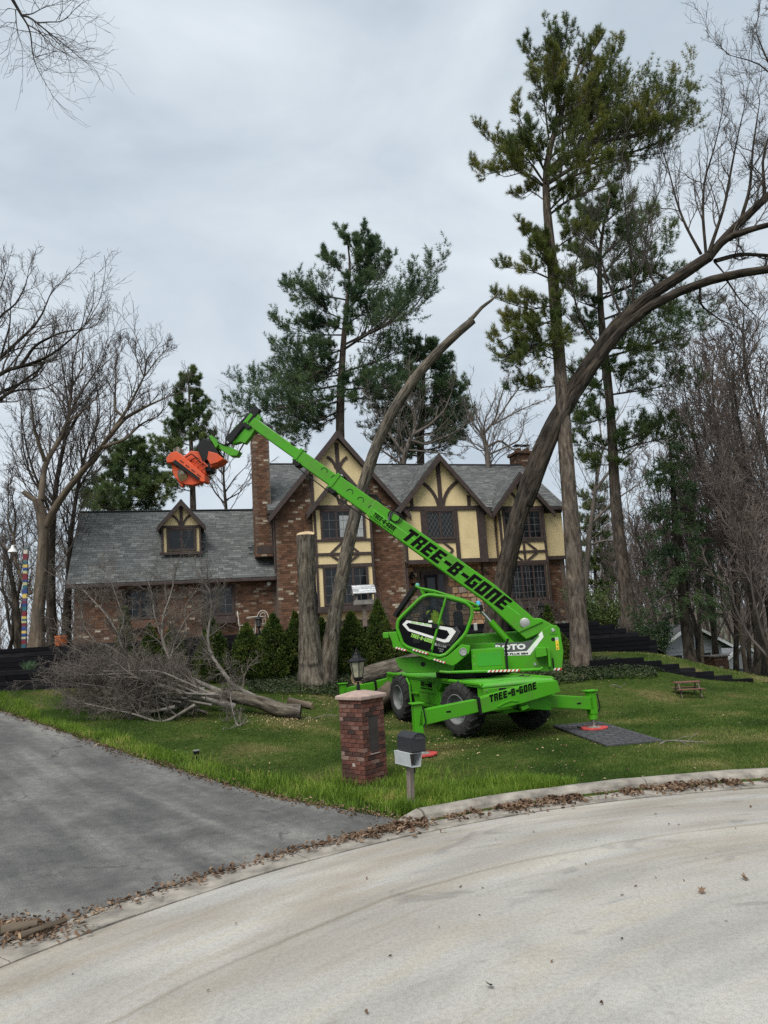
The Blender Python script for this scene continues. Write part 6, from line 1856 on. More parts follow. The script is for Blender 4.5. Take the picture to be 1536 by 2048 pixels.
def small_lantern(loc, label):
    t = thing('path_lantern', label, 'lantern', loc, 0, 'black lanterns along the terrace wall')
    F = WM[t.name]
    MB().lathe([(.06, 0), (.03, .05), (.03, .30), (.09, .34), (.09, .36)], 8).build('post', BLACK, t, F)
    MB().lathe([(.075, .36), (.10, .58)], 6).build('glass', M('dim_glass', (.10, .10, .085), .3, .3), t, F)
    g = MB()
    for k in range(6):
        a = k * PI / 3; g.tube([(.078 * math.cos(a), .078 * math.sin(a), .36), (.103 * math.cos(a), .103 * math.sin(a), .58)], .008, 4)
    g.build('cage', BLACK, t, F)
    MB().lathe([(.13, .58), (.13, .60), (.06, .67), (.02, .70), (.025, .74), (.001, .76)], 6).build('cap', BLACK, t, F)
    return t
q = terr(518, 1260, 24.3); small_lantern(q, 'black lantern on the terrace wall in front of the cream iron table')
q = terr(1085, 1238, 24.6); small_lantern(q, 'black lantern on the terrace wall below the lower right window')
q = terr(678, 1262, 24.3)
pt = thing('flower_pot', 'small grey pot with a leafy plant on the terrace wall left of the topped trunk', 'flower pot', q)
MB().lathe([(.001, 0), (.07, 0), (.10, .14), (.11, .14), (.11, .17), (.001, .15)], 14).build('pot', M('grey_pot', (.28, .27, .25), .8, .2), pt, WM[pt.name], smooth=True)

# kid-size picnic table
pk = hit(1386, 1397)
pic = thing('picnic_table', 'little red brown wooden picnic table standing alone on the right lawn', 'picnic table', (pk[0], pk[1] + .25, tz(pk[0], pk[1] + .25)), R(-4))
QF = WM[pic.name]
RW = M('red_brown_boards', (.145, .055, .045), .8, .3, 6, stretch=(1, 5, 5))
LGM = M('grey_brown_legs', (.13, .10, .085), .9, .3, 6)
S_ = 0.98
QF = QF @ Matrix.Scale(.74, 4)
for y in (-.16, -.02, .12): MB().box(-.47 * S_, .47 * S_, y, y + .13, .49, .52).build('top_board', RW, pic, QF, bevel=.005)
for y in (-.46, -.34, .30, .42):
    MB().box(-.47 * S_, .47 * S_, y, y + .11, .265, .29).build('seat_board', RW, pic, QF, bevel=.005)
for x in (-.36, .33):
    for s in (-1, 1):
        MB().tube([(x, s * .12, .49), (x, s * .40, .0)], .024, 4).build('leg', LGM, pic, QF)
    MB().box(x, x + .035, -.45, .45, .225, .262).build('cross_bar', LGM, pic, QF)

# solar path light in the grass edge
pl = hit(393, 1524)
pth = thing('path_light', 'small black solar path light at the grass edge of the driveway', 'path light', (pl[0], pl[1], pl[2]), 0)
MB().lathe([(.012, 0), (.012, .12), (.05, .13), (.06, .19), (.001, .19)], 14).build('stake', BLACK, pth, WM[pth.name])
MB().lathe([(.063, .19), (.066, .205), (.001, .21)], 14).build('solar_cap', DULLSTEEL, pth, WM[pth.name])

# ================================================================== NEIGHBOUR HOUSE AND BRICK PIER, RIGHT
np_ = at(1385, 1300, 44)
nh = thing('neighbour_house', 'pale clapboard house with a low gable roof behind bare trees, far right', 'house', (np_[0], np_[1], -3.5), R(20))
NF = WM[nh.name]
SIDE = M('white_siding', (.30, .31, .32), .7, .1)
def siding_wall(x0, x1, y, z0, z1, gable=None):
    MB().box(x0, x1, y, y + .15, z0, z1).build('wall', SIDE, nh, NF)
    z = z0
    while z < z1 - .05:
        MB().add([(x0, y - .002, z + .19), (x1, y - .002, z + .19), (x1, y - .03, z), (x0, y - .03, z)], [(3, 2, 1, 0)]).box(x0, x1, y - .03, y, z - .012, z).build('siding_board', SIDE, nh, NF)
        z += .20
siding_wall(-2.5, 2.2, 0, 1.5, 3.7); siding_wall(2.9, 7.5, 1.5, -.5, 3.0)
MB().prism([(-3.0, 3.6), (2.6, 3.6), (-.2, 5.0)], 0, .15).build('gable', SIDE, nh, NF)
GRF = M('grey_roof', (.10, .10, .105), .95, .2)
for s in (-1, 1):
    MB().prism([(-.2, 5.12), (-.2 + s * 3.1, 3.56), (-.2 + s * 3.1, 3.46), (-.2, 5.0)], -.4, 7).build('roof', GRF, nh, NF)
    MB().prism([(-.2, 5.14), (-.2 + s * 3.12, 3.58), (-.2 + s * 3.12, 3.40), (-.2, 4.96)], -.46, -.41).build('white_trim', WHITE, nh, NF)
MB().prism([(2.6, 2.2), (5.2, 3.6), (8, 2.0), (8, 1.8), (5.2, 3.4), (2.6, 2.0)], 1.1, 1.2).build('white_trim', WHITE, nh, NF)
MB().prism([(2.6, 2.1), (5.2, 3.5), (8, 1.9)], 1.2, 6).build('wing', SIDE, nh, NF)
for x in (-1.6, .6): MB().box(x, x + .7, -.05, .02, 2.2, 3.3).build('window', PANE, nh, NF)
br = at(1433, 1326, 31)
pier = thing('brick_pier', 'square dark brick pier with a flat cap at the far right edge of the lawn', 'pillar', (br[0], br[1], tz(br[0], br[1]) - .2), R(15))
QF2 = WM[pier.name]
MB().box(-.33, .33, -.33, .33, 0, .92).build('core', MORTAR, pier, QF2)
m = MB()
for row in range(12):
    for f in range(4):
        for k in range(4):
            Rf = Matrix.Rotation(f * PI / 2, 4, 'Z')
            xa = -.34 + k * .19 - (.09 if row % 2 else 0); xb = min(xa + .18, .34); xa = max(xa, -.34)
            if xb - xa > .03: m.box(xa, xb, -.342, -.30, row * .0767 + .005, row * .0767 + .07, Rf)
m.build('brickwork', BRICKM, pier, QF2, kind='stuff')
MB().box(-.40, .40, -.40, .40, .92, .98).build('cap', M('cap_stone', (.24, .20, .17), .9, .2), pier, QF2, bevel=.01)
# ================================================================== TREES
G = np.random.default_rng(23)
def unit(v): return v / np.maximum(np.linalg.norm(v, axis=-1, keepdims=True), 1e-9)
def tubes(P, Rr, S):
    """P (N,K,3) polylines, Rr (N,K) radii -> vertices and quads"""
    N, K = P.shape[:2]
    T = unit(np.gradient(P, axis=1))
    ref = unit(np.cross(T.mean(1), unit(G.normal(size=(N, 3)))))[:, None, :]
    a = unit(ref - T * (T * ref).sum(-1, keepdims=True))
    b = np.cross(T, a)
    an = np.linspace(0, 2 * np.pi, S, endpoint=False)
    V = P[:, :, None, :] + Rr[:, :, None, None] * (a[:, :, None, :] * np.cos(an)[None, None, :, None] + b[:, :, None, :] * np.sin(an)[None, None, :, None])
    i = np.arange(N * K * S).reshape(N, K, S)
    j = np.roll(i, -1, axis=2)
    Fq = np.stack([i[:, :-1], j[:, :-1], j[:, 1:], i[:, 1:]], -1).reshape(-1, 4)
    return V.reshape(-1, 3), Fq.astype(np.int32)
def merge(parts):
    Vs, Fs, b = [], [], 0
    for V, Fq in parts:
        if len(V) == 0: continue
        Vs.append(V); Fs.append(Fq + b); b += len(V)
    return np.concatenate(Vs), np.concatenate(Fs)
def spawn(P, Rr, n, t0, t1, lf, ang, K, rr=.6, wob=.12, up=.1, lmin=.1, taper=.25, shrink=.5, jit=.35, tend=None):
    """children of a set of polylines; n may be an int or a count per parent"""
    N, Kp = P.shape[:2]
    cnt = np.full(N, n) if np.isscalar(n) else np.asarray(n)
    idx = np.repeat(np.arange(N), cnt)
    M_ = len(idx)
    if M_ == 0: return np.zeros((0, K, 3)), np.zeros((0, K))
    # spread children evenly along each parent
    pos = np.concatenate([(np.arange(c) + G.uniform(0, 1, c)) / c for c in cnt if c > 0])
    t = t0 + (t1 - t0) * pos
    x = t * (Kp - 1); k = np.clip(x.astype(int), 0, Kp - 2); f = (x - k)[:, None]
    A, B = P[idx, k], P[idx, k + 1]
    p0 = A + (B - A) * f
    T = unit(B - A)
    r0 = (Rr[idx, k] * (1 - f[:, 0]) + Rr[idx, k + 1] * f[:, 0]) * rr
    L = np.linalg.norm(np.diff(P, axis=1), axis=-1).sum(1)[idx]
    ln = np.maximum(L * lf * (1 - shrink * t) * G.uniform(1 - jit, 1 + jit, M_), lmin)
    perp = unit(np.cross(T, unit(G.normal(size=(M_, 3)))))
    a = np.radians(G.uniform(ang[0], ang[1], M_))[:, None]
    d = T * np.cos(a) + perp * np.sin(a)
    d[:, 2] += up
    d = unit(d)
    out = np.empty((M_, K, 3)); out[:, 0] = p0
    st = (ln / (K - 1))[:, None]
    upv = np.array([0, 0, 1.0])
    for q in range(1, K):
        d = unit(d + G.normal(size=(M_, 3)) * wob + upv * (up if tend is None else tend) * .5)
        out[:, q] = out[:, q - 1] + d * st
    rad = r0[:, None] * np.linspace(1, taper, K)[None]
    return out, rad
def px_limb(pts, K=10, Y0=None):
    """[(px, py, Y), ...] sight points -> smooth polyline"""
    P = np.array([at(p[0], p[1], p[2]) for p in pts])
    return smooth(P, K, 1) if len(P) > 2 else resample(P, K)
def limb_mesh(name, P, Rr, S, mat, root, kind=None, flare=0, ridged=0.0, cap=None):
    rough = ridged and S >= 16 and kind is None
    if rough:                                                        # big trunks get furrowed bark in the mesh itself
        P0_, R0_ = P, Rr
        P = resample(P0_, 110)
        d0 = np.concatenate([[0], np.cumsum(np.linalg.norm(np.diff(P0_, axis=0), axis=1))])
        Rr = np.interp(np.linspace(0, d0[-1], 110), d0, R0_)
        S = 44
    V, Fq = tubes(P[None], Rr[None], S)
    if ridged:
        K = len(P)
        Vr = V.reshape(K, S, 3)
        an = np.arange(S)
        off = 1 + ridged * (np.sin(an * 2.0 + 1)[None] * .5 + np.sin(an[None] * 3.1 + np.arange(K)[:, None] * .5) * .5)
        nz = G.normal(size=K + 4); nz = np.convolve(nz, np.ones(3) / 3, 'valid')[:K]
        if rough:
            fur = np.stack([np.convolve(c_, np.ones(9) / 3, 'same') for c_ in G.normal(size=(S, K))], 1)
            lum = np.convolve(G.normal(size=K + 24), np.ones(25) / 5, 'valid')[:, None]
            knob = np.zeros((K, S))
            for _ in range(7):
                k0, s0 = G.integers(6, K - 4), G.integers(0, S)
                dk = (np.arange(K)[:, None] - k0) / 1.6; ds = (np.minimum((np.arange(S)[None] - s0) % S, (s0 - np.arange(S)[None]) % S)) / 2.2
                knob += .13 * np.exp(-dk ** 2 - ds ** 2)
            off = off * (1 + .024 * fur + .018 * lum + knob)
        elif K > 12: off = off * (1 + .07 * nz)[:, None] + np.maximum(0, G.normal(size=(K, S)) - 2.1) * .16
        Vr = P[:, None] + (Vr - P[:, None]) * off[..., None]
        V = Vr.reshape(-1, 3)
    o = np_mesh(name, V, Fq, mat, root, None, smooth=True, kind=kind)
    an = np.linspace(0, 2 * np.pi, S, endpoint=False)
    sl = np.concatenate([[0], np.cumsum(np.linalg.norm(np.diff(P, axis=0), axis=1))])
    rm = max(float(np.mean(Rr)), .03)
    off_ = G.uniform(0, 40)
    bk = np.stack([np.broadcast_to(rm * np.cos(an), (len(P), S)), np.broadcast_to(rm * np.sin(an), (len(P), S)), np.broadcast_to(sl[:, None] + off_, (len(P), S))], -1).astype(np.float32)
    o.data.attributes.new('bk', 'FLOAT_VECTOR', 'POINT').data.foreach_set('vector', bk.ravel())
    return o
def tree_root(name, label, loc, group=None, cat='tree'):
    return thing(name, label, cat, tuple(loc), 0, group)
def needles(Psh, tn, per, ln, wd, spread=.8, lo=.55):
    """needle tufts along the shoots Psh (N,K,3): tn tufts each, per needles in a tuft"""
    N, K = Psh.shape[:2]
    t = np.linspace(lo, 1.0, tn)
    x = t * (K - 1); k = np.clip(x.astype(int), 0, K - 2); f = (x - k)[None, :, None]
    C = Psh[:, k] * (1 - f) + Psh[:, k + 1] * f
    D = unit(Psh[:, k + 1] - Psh[:, k])
    C = np.repeat(C.reshape(-1, 3), per, 0); D = np.repeat(D.reshape(-1, 3), per, 0)
    M_ = len(C)
    rnd = unit(G.normal(size=(M_, 3)))
    d = unit(D * .75 + rnd * spread + np.array([0, 0, .12]))
    s = unit(np.cross(d, unit(G.normal(size=(M_, 3))))) * (wd / 2)
    l = (ln * G.uniform(.65, 1.2, M_))[:, None]
    V = np.stack([C - s, C + s, C + d * l + s * .4], 1)
    Fq = np.arange(M_ * 3).reshape(-1, 3)
    return V.reshape(-1, 3), Fq.astype(np.int32)

# ---------------- pines
def pine(name, label, trunk, r0, limbs, mat, base_z, bark=BARK_PINE, n_br=12, n_sh=6, tn=4, per=6, nl=.17, nw=.022, group=None, extra=0, depth=.55, upt=.30, back=True, S=10, limb_r=.013, br_len=.42, leader_r=.03):
    """trunk [(px,py,Y)]; limbs [[(px,py),...]] drawn at the trunk's distance and swung nearer or farther"""
    tp_ = [at(*p) for p in trunk]
    tp_[0][2] = base_z
    P = smooth(np.array(tp_), 28, 1)
    Rr = np.interp(np.linspace(0, 1, 28), [0, .03, .08, .6, 1], [r0 * 1.5, r0 * 1.18, r0, r0 * .66, leader_r])
    t = tree_root(name, label, P[0], group)
    limb_mesh('trunk', P, Rr, S + 4, bark, t, ridged=.03)
    LP, LR = [], []
    Yt = trunk[len(trunk) // 2][2]
    for L in limbs:
        pts = L
        l_px = math.hypot(pts[-1][0] - pts[0][0], pts[-1][1] - pts[0][1]) * Yt / F_PX
        for q in range(3):
            dY = G.uniform(-.25, .25) * l_px if q == 0 else G.choice([-1, 1]) * G.uniform(.5, 1.0) * l_px * depth * 1.6
            sh = 1.0 if q == 0 else G.uniform(.45, .85)
            if q == 2:
                if G.uniform() < .35: continue
                dY = -abs(dY) * .8; sh = G.uniform(-.3, .35)
            n = len(pts)
            Q = []
            for i, p in enumerate(pts):
                f = i / (n - 1)
                px = pts[0][0] + (p[0] - pts[0][0]) * sh; py = pts[0][1] + (p[1] - pts[0][1]) * (abs(sh) * .8 + .2)
                Q.append((px, py, Yt + dY * f))
            A = px_limb(Q, 10)
            LP.append(A)
            l3 = np.linalg.norm(np.diff(A, axis=0), axis=1).sum()
            LR.append(np.linspace(.012 + limb_r * l3, .008, 10))
    LP, LR = np.array(LP), np.array(LR)
    Ls = np.linalg.norm(np.diff(LP, axis=1), axis=-1).sum(1)
    cnt = np.maximum(4, (n_br * Ls / 3.0)).astype(int)
    BP, BR = spawn(LP, LR, cnt, .18, 1.0, br_len, (28, 62), 6, .5, .10, upt, .35, .3, .55)
    SP, SR = spawn(BP, BR, n_sh, .15, 1.0, .42, (20, 60), 4, .6, .10, upt, .22, .4, .3)
    tipP, tipR = spawn(LP, LR, 3, .75, 1.0, .14, (5, 40), 4, .6, .08, upt, .3)
    V, Fq = merge([tubes(LP, LR, 6), tubes(BP, BR, 4)])
    np_mesh('limbs', V, Fq, TWIG_DARK, t, None, smooth=True, kind='stuff')
    allS = np.concatenate([SP, tipP])
    V, Fq = needles(allS, tn, per, nl, nw)
    V2, F2 = needles(resample_many(BP, 4), tn, per, nl, nw, .8, .8)
    np_mesh('needles', np.concatenate([V, V2]), np.concatenate([Fq, F2 + len(V)]), mat, t, None, kind='stuff')
    return t
def resample_many(P, K):
    x = np.linspace(0, P.shape[1] - 1, K); k = np.clip(x.astype(int), 0, P.shape[1] - 2); f = (x - k)[None, :, None]
    return P[:, k] * (1 - f) + P[:, k + 1] * f
def cone_limbs(trunk, y0, y1, w0, n, prof=lambda f: 1 - f, rise=.25, seed=1):
    """limbs either side of a px trunk between heights y0 (low) and y1 (top)"""
    rs = random.Random(seed)
    out = []
    xs = [p[0] for p in trunk]; ys = [p[1] for p in trunk]
    for k in range(n):
        f = (k + rs.random() * .8) / n
        y = y0 + (y1 - y0) * f
        x = float(np.interp(-y, [-q for q in ys], xs))
        w = w0 * prof(f) * rs.uniform(.6, 1.12)
        s = 1 if k % 2 else -1
        out.append([(x, y), (x + s * w * .5, y - w * rise * .25), (x + s * w, y - w * rise * rs.uniform(.8, 1.8))])
    return out
# the tall pine right of the machine
tr = [(1163, 1340, 22.5), (1158, 1240, 22.5), (1146, 1100, 22.5), (1137, 960, 22.5), (1128, 880, 22.5), (1122, 750, 22.5), (1112, 640, 22.5), (1105, 540, 22.5), (1100, 450, 22.5), (1087, 400, 22.5), (1088, 340, 22.5), (1100, 270, 22.5), (1122, 230, 22.5), (1150, 160, 22.5), (1168, 95, 22.5)]
lm = [[(1085, 372), (1030, 335), (975, 350), (950, 335)], [(1086, 362), (1050, 310), (1000, 300), (966, 268)], [(1088, 340), (1055, 275), (1030, 212)], [(1090, 320), (1050, 290), (1010, 300)], [(1098, 280), (1085, 180), (1050, 92)], [(1120, 235), (1108, 140), (1100, 68)],
      [(1110, 250), (1125, 150), (1135, 66)], [(1150, 165), (1182, 110), (1207, 72)], [(1125, 235), (1185, 195), (1240, 104)], [(1118, 250), (1195, 210), (1215, 120)], [(1100, 280), (1160, 240), (1230, 180)], [(1095, 320), (1160, 265), (1240, 200), (1260, 170)],
      [(1090, 345), (1170, 280), (1300, 250), (1345, 172)], [(1090, 355), (1180, 285), (1290, 272), (1385, 178)], [(1088, 372), (1170, 320), (1290, 300), (1393, 235)], [(1092, 385), (1150, 350), (1240, 315), (1340, 305)], [(1200, 290), (1260, 260), (1325, 190)], [(1240, 275), (1310, 262), (1370, 245)],
      [(1098, 430), (1150, 390), (1220, 370), (1262, 330)], [(1088, 400), (1060, 380), (1040, 395)], [(1100, 420), (1130, 390), (1175, 345)], [(1106, 545), (1070, 500), (1045, 455)], [(1105, 560), (1060, 540), (1008, 535)], [(1104, 520), (1080, 480), (1058, 470)],
      [(1110, 610), (1060, 620), (992, 598)], [(1112, 640), (1055, 655), (985, 690)], [(1112, 650), (1060, 640), (1010, 640)], [(1114, 690), (1070, 690), (1000, 722)], [(1113, 670), (1060, 700), (1020, 735)], [(1116, 720), (1080, 710), (1050, 730)], [(1121, 770), (1085, 775), (1022, 783)], [(1110, 600), (1140, 560), (1170, 540)], [(1106, 500), (1150, 470), (1190, 460)]]
pine('tall_pine', 'very tall yellowish green pine with a straight grey trunk just right of the green machine', tr, .275, lm, NEEDLE_YEL, tz(*at(1163, 1340, 22.5)[:2]) - .1, n_br=15, n_sh=7, tn=3, per=17, nl=.155, nw=.0115, depth=.35, upt=.34, br_len=.36, limb_r=.009)
# the second big pine behind it
Yb = 28
tr = [(1264, 1275, Yb), (1243, 1120, Yb), (1230, 1000, Yb), (1226, 900, Yb), (1220, 800, Yb), (1210, 720, Yb), (1202, 640, Yb), (1198, 560, Yb), (1200, 480, Yb), (1215, 410, Yb), (1222, 385, Yb)]
lm = [[(1226, 905), (1180, 885), (1140, 912)], [(1226, 905), (1290, 885), (1378, 868)], [(1225, 890), (1280, 870), (1340, 845)], [(1222, 830), (1180, 845), (1140, 860)], [(1218, 790), (1290, 780), (1392, 760)], [(1214, 750), (1170, 790), (1140, 845)], [(1212, 730), (1160, 740), (1130, 770)], [(1210, 715), (1300, 690), (1425, 645)], [(1208, 700), (1280, 690), (1350, 700)],
      [(1206, 670), (1270, 665), (1345, 640)], [(1204, 650), (1150, 640), (1125, 670)], [(1202, 620), (1150, 600), (1118, 560)], [(1200, 600), (1290, 560), (1345, 470)], [(1200, 590), (1270, 570), (1350, 540)], [(1198, 560), (1250, 500), (1318, 425)], [(1198, 540), (1150, 500), (1120, 500)], [(1199, 520), (1250, 470), (1290, 430)], [(1200, 500), (1150, 460), (1125, 420)], [(1203, 470), (1180, 430), (1150, 400)], [(1206, 450), (1240, 420), (1265, 400)], [(1210, 430), (1225, 400), (1228, 378)], [(1224, 930), (1200, 930), (1160, 925)], [(1212, 740), (1260, 745), (1300, 740)], [(1204, 640), (1260, 620), (1380, 600)]]
pine('broad_pine', 'dark trunked broad pine on the bank behind the end of the black wall', tr, .25, lm, NEEDLE_MID, 1.7, n_br=14, n_sh=7, tn=3, per=13, nl=.18, nw=.016, depth=.4, upt=.24, br_len=.42, limb_r=.009)
# centre pine behind the house
Yc = 41
tr = [(676, 960, Yc), (679, 870, Yc), (683, 740, Yc), (690, 640, Yc), (699, 560, Yc), (704, 500, Yc), (690, 462, Yc)]
lm = [[(686, 700), (740, 665), (825, 625), (876, 532)], [(688, 690), (760, 655), (850, 590)], [(692, 620), (745, 575), (782, 520)], [(694, 600), (640, 590), (592, 600), (574, 568)], [(688, 670), (620, 670), (570, 650), (553, 655)], [(686, 700), (610, 720), (566, 690)], [(685, 720), (600, 760), (556, 700)], [(684, 750), (590, 760), (540, 740)], [(683, 770), (570, 790), (490, 770)], [(683, 790), (560, 820), (460, 825)], [(682, 800), (590, 830), (540, 835)],
      [(684, 745), (760, 722), (828, 682)], [(683, 780), (760, 775), (845, 762)], [(683, 790), (740, 800), (800, 790)], [(682, 820), (620, 850), (530, 875)], [(682, 830), (640, 850), (590, 880)], [(698, 570), (740, 530), (757, 490)], [(699, 560), (668, 530), (648, 505)], [(703, 510), (725, 480), (733, 455)], [(703, 505), (690, 480), (680, 458)], [(696, 590), (740, 560), (772, 530)], [(701, 540), (735, 505), (748, 480)], [(690, 650), (740, 620), (770, 590)], [(690, 640), (640, 620), (610, 580)], [(687, 700), (650, 700), (620, 690)], [(686, 730), (640, 760), (600, 780)], [(690, 660), (650, 650), (600, 640)], [(683, 770), (720, 760), (760, 740)]]
pine('dark_pine', 'large dark green pine rising behind the tall brick gable, centre of the photo', tr, .34, lm, NEEDLE_DARK, 1.2, n_br=13, n_sh=7, tn=3, per=10, nl=.25, nw=.024, depth=.5, upt=.24, br_len=.40, limb_r=.010)
Yd = 44
tr = [(838, 980, Yd), (840, 900, Yd), (845, 800, Yd), (850, 700, Yd), (852, 668, Yd)]
lm = cone_limbs(tr, 915, 685, 95, 26, lambda f: (1 - f ** 2) * .9 + .12, .35, 3)
pine('dark_pine', 'lower rounded dark pine right of the leaning trunk, behind the main roof', tr, .36, lm, NEEDLE_DARK, 1.2, n_br=13, n_sh=7, tn=3, per=10, nl=.25, nw=.024, depth=.5, upt=.2)
Ye = 46
tr = [(387, 1090, Ye), (386, 1000, Ye), (382, 880, Ye), (378, 780, Ye), (376, 733, Ye)]
lm = cone_limbs(tr, 985, 750, 66, 26, lambda f: (1 - f) * .95 + .22 if f > .25 else .8 + f * 1.2, .45, 8)
pine('slim_pine', 'slender grey green pine behind the garage roof, left of the orange saw', tr, .26, lm, NEEDLE_MID, 1.2, n_br=13, n_sh=7, tn=3, per=10, nl=.25, nw=.024, depth=.5, upt=.24)
Yf = 43
tr = [(258, 1080, Yf), (258, 1000, Yf), (260, 930, Yf), (266, 870, Yf)]
lm = cone_limbs(tr, 1022, 885, 100, 24, lambda f: 1 - f * .75, .10, 12)
pine('spreading_pine', 'low spreading pine directly behind the left half of the garage roof', tr, .24, lm, NEEDLE_MID, 1.2, n_br=13, n_sh=7, tn=3, per=10, nl=.25, nw=.024, depth=.5, upt=.12)
# ragged spruce at the wood's edge
Yg = 27
tr = [(1378, 1300, Yg), (1366, 1200, Yg), (1352, 1080, Yg), (1345, 950, Yg), (1338, 880, Yg)]
lm = []
rs = random.Random(4)
for k in range(24):
    f = (k + rs.random()) / 24
    y = 1230 - 340 * f
    x = float(np.interp(-y, [-1300, -1080, -880], [1378, 1352, 1338]))
    w = (95 * (1 - f) + 22) * rs.uniform(.5, 1.1)
    s = 1 if k % 2 else -1
    lm.append([(x, y), (x + s * w * .5, y + 4), (x + s * w, y + w * rs.uniform(.15, .5))])
pine('spruce', 'thin dark spruce with drooping branches at the edge of the wood on the right', tr, .20, lm, NEEDLE_DARK, tz(*at(1378, 1300, Yg)[:2]) - .1, bark=BARK_OAK, n_br=8, n_sh=5, tn=4, per=7, nl=.12, nw=.018, depth=.5, upt=-.10, br_len=.34)
Yh = 46
tr = [(1192, 1260, Yh), (1190, 1150, Yh), (1188, 1040, Yh), (1186, 960, Yh)]
pine('pale_pine', 'pale green young pine far behind between the two big pine trunks', tr, .14, cone_limbs(tr, 1200, 975, 60, 18, lambda f: 1 - f * .6, .2, 5), NEEDLE_MID, -1, n_br=8, n_sh=5, tn=4, per=4, nl=.24, nw=.03, depth=.4)

# ---------------- bare trees drawn limb by limb
def bare(name, label, limbs, twig, bark, base=None, n1=5.0, n2=5, n3=4, lf=(.42, .45, .5), up=(.25, .15, .1), group=None, ang=(28, 65), wob=.16, S=10, r_min=.006, t0=.25, ridged=.04, tw=1.0, extra_lvl=True, cat='tree', limb_bark=None):
    """limbs: list of (sight points [(px,py,Y)...], radius at start, radius at end, is_bare)"""
    first = px_limb(limbs[0][0], 14)
    if base is not None: first[0, 2] = min(first[0, 2], base)
    t = tree_root(name, label, first[0], group, cat)
    P1, R1, B1, BR1 = [], [], [], []
    for i, L in enumerate(limbs):
        A = px_limb(L[0], 14)
        if i == 0 and base is not None: A[0, 2] = min(A[0, 2], base)
        rr_ = np.linspace(L[1], L[2], 14)
        if i == 0 and base is not None:
            rr_ = rr_ * np.interp(np.arange(14), [0, 1, 3], [1.45, 1.15, 1.0])
        limb_mesh('trunk' if i == 0 else 'limb', A, rr_, S if L[1] < .2 else S + 8, bark if i == 0 or L[1] > .09 or limb_bark is None else limb_bark, t, ridged=ridged)
        if len(L) < 4 or not L[3]:
            P1.append(A); R1.append(rr_)
    if not P1: return t
    P1, R1 = np.array(P1), np.array(R1)
    Ls = np.linalg.norm(np.diff(P1, axis=1), axis=-1).sum(1)
    cnt = np.maximum(2, (n1 * Ls / 2.5)).astype(int)
    parts = []
    R1e = np.minimum(R1, .055)
    P2, R2 = spawn(P1, R1e, cnt, t0, 1.0, lf[0], ang, 7, .55, wob, up[0], .5, .3, .55)
    tipn, tipr = spawn(P1, R1e, 2, .97, 1.0, .35, (5, 25), 7, .9, wob, up[0], .5, .3, .0)
    P2, R2 = np.concatenate([P2, tipn]), np.concatenate([R2, tipr])
    R2 = np.maximum(R2, r_min * 1.3)
    P3, R3 = spawn(P2, R2, n2, .15, 1.0, lf[1], ang, 6, .6, wob, up[1], .25, .4, .4)
    R3 = np.maximum(R3, r_min)
    parts += [tubes(P2, R2, 5), tubes(P3, R3, 4)]
    if extra_lvl:
        P4, R4 = spawn(P3, R3, n3, .15, 1.0, lf[2], ang, 4, .7, wob, up[2], .15, .5, .3)
        R4 = np.maximum(R4, r_min * .75)
        parts.append(tubes(P4, R4, 3))
    V, Fq = merge(parts)
    np_mesh('twigs', V, Fq, twig, t, None, kind='stuff')
    return t
def Lb(pts, Y, r0, r1, b=False, dY=0.0):
    n = len(pts)
    return ([(p[0], p[1], Y + dY * i / max(1, n - 1)) for i, p in enumerate(pts)], r0, r1, b)

# the topped twin trunk left of centre
tb_ = at(628, 1364, 22.0); bz_ = tz(tb_[0], tb_[1])
tt_ = tree_root('topped_tree', 'grey tree with one stem cut off flat and one long bare stem leaning right', (tb_[0], tb_[1], bz_))
A = px_limb([(628, 1370, 22), (622, 1330, 22), (619, 1280, 22), (615, 1200, 22), (613, 1130, 22), (611, 1068, 22)], 16)
A[0, 2] = bz_ - .15
stR = np.interp(np.arange(16), [0, 1, 2, 4, 9, 15], [.54, .45, .38, .33, .285, .268])
so_ = limb_mesh('stub_trunk', A, stR, 22, BARK_GREY, tt_, ridged=.05)
ring_ = []
for v_ in so_.data.vertices[-44:]:                                   # the saw cut slopes towards the road
    v_.co.z += .42 * (v_.co.y - A[-1][1])
    ring_.append(np.array(v_.co) + np.array([0, 0, .004]))
cc_ = sum(ring_) / 44
cf = MB()
cf.add([cc_] + ring_, [(0, 1 + k, 1 + (k + 1) % 44) for k in range(44)])
cf.build('cut_face', CUTWOOD, tt_, None)
MB().tube([at(630, 1170, 21.72), at(633, 1200, 21.72), at(634, 1230, 21.72)], [.02, .05, .015], 6).build('split', BLACK, tt_, None)
A = px_limb([(650, 1362, 22.1), (658, 1310, 22.15), (668, 1240, 22.2), (682, 1160, 22.3), (698, 1080, 22.4), (715, 1010, 22.4), (738, 930, 22.4), (765, 860, 22.3), (800, 795, 22.2), (850, 730, 22), (900, 678, 21.9), (946, 640, 21.8)], 26)
A[0, 2] = bz_ - .15
stR = np.interp(np.arange(26), [0, 1, 3, 10, 18, 25], [.36, .28, .225, .185, .165, .125])
limb_mesh('leaning_trunk', A, stR, 20, BARK_GREY, tt_, ridged=.05)
A2 = px_limb([(940, 640, 21.8), (952, 628, 21.8), (966, 612, 21.8), (982, 602, 21.7), (998, 584, 21.7)], 8)
limb_mesh('broken_tip', A2, np.array([.085, .07, .062, .058, .052, .045, .03, .012]), 9, BARK_GREY, tt_, ridged=.12)

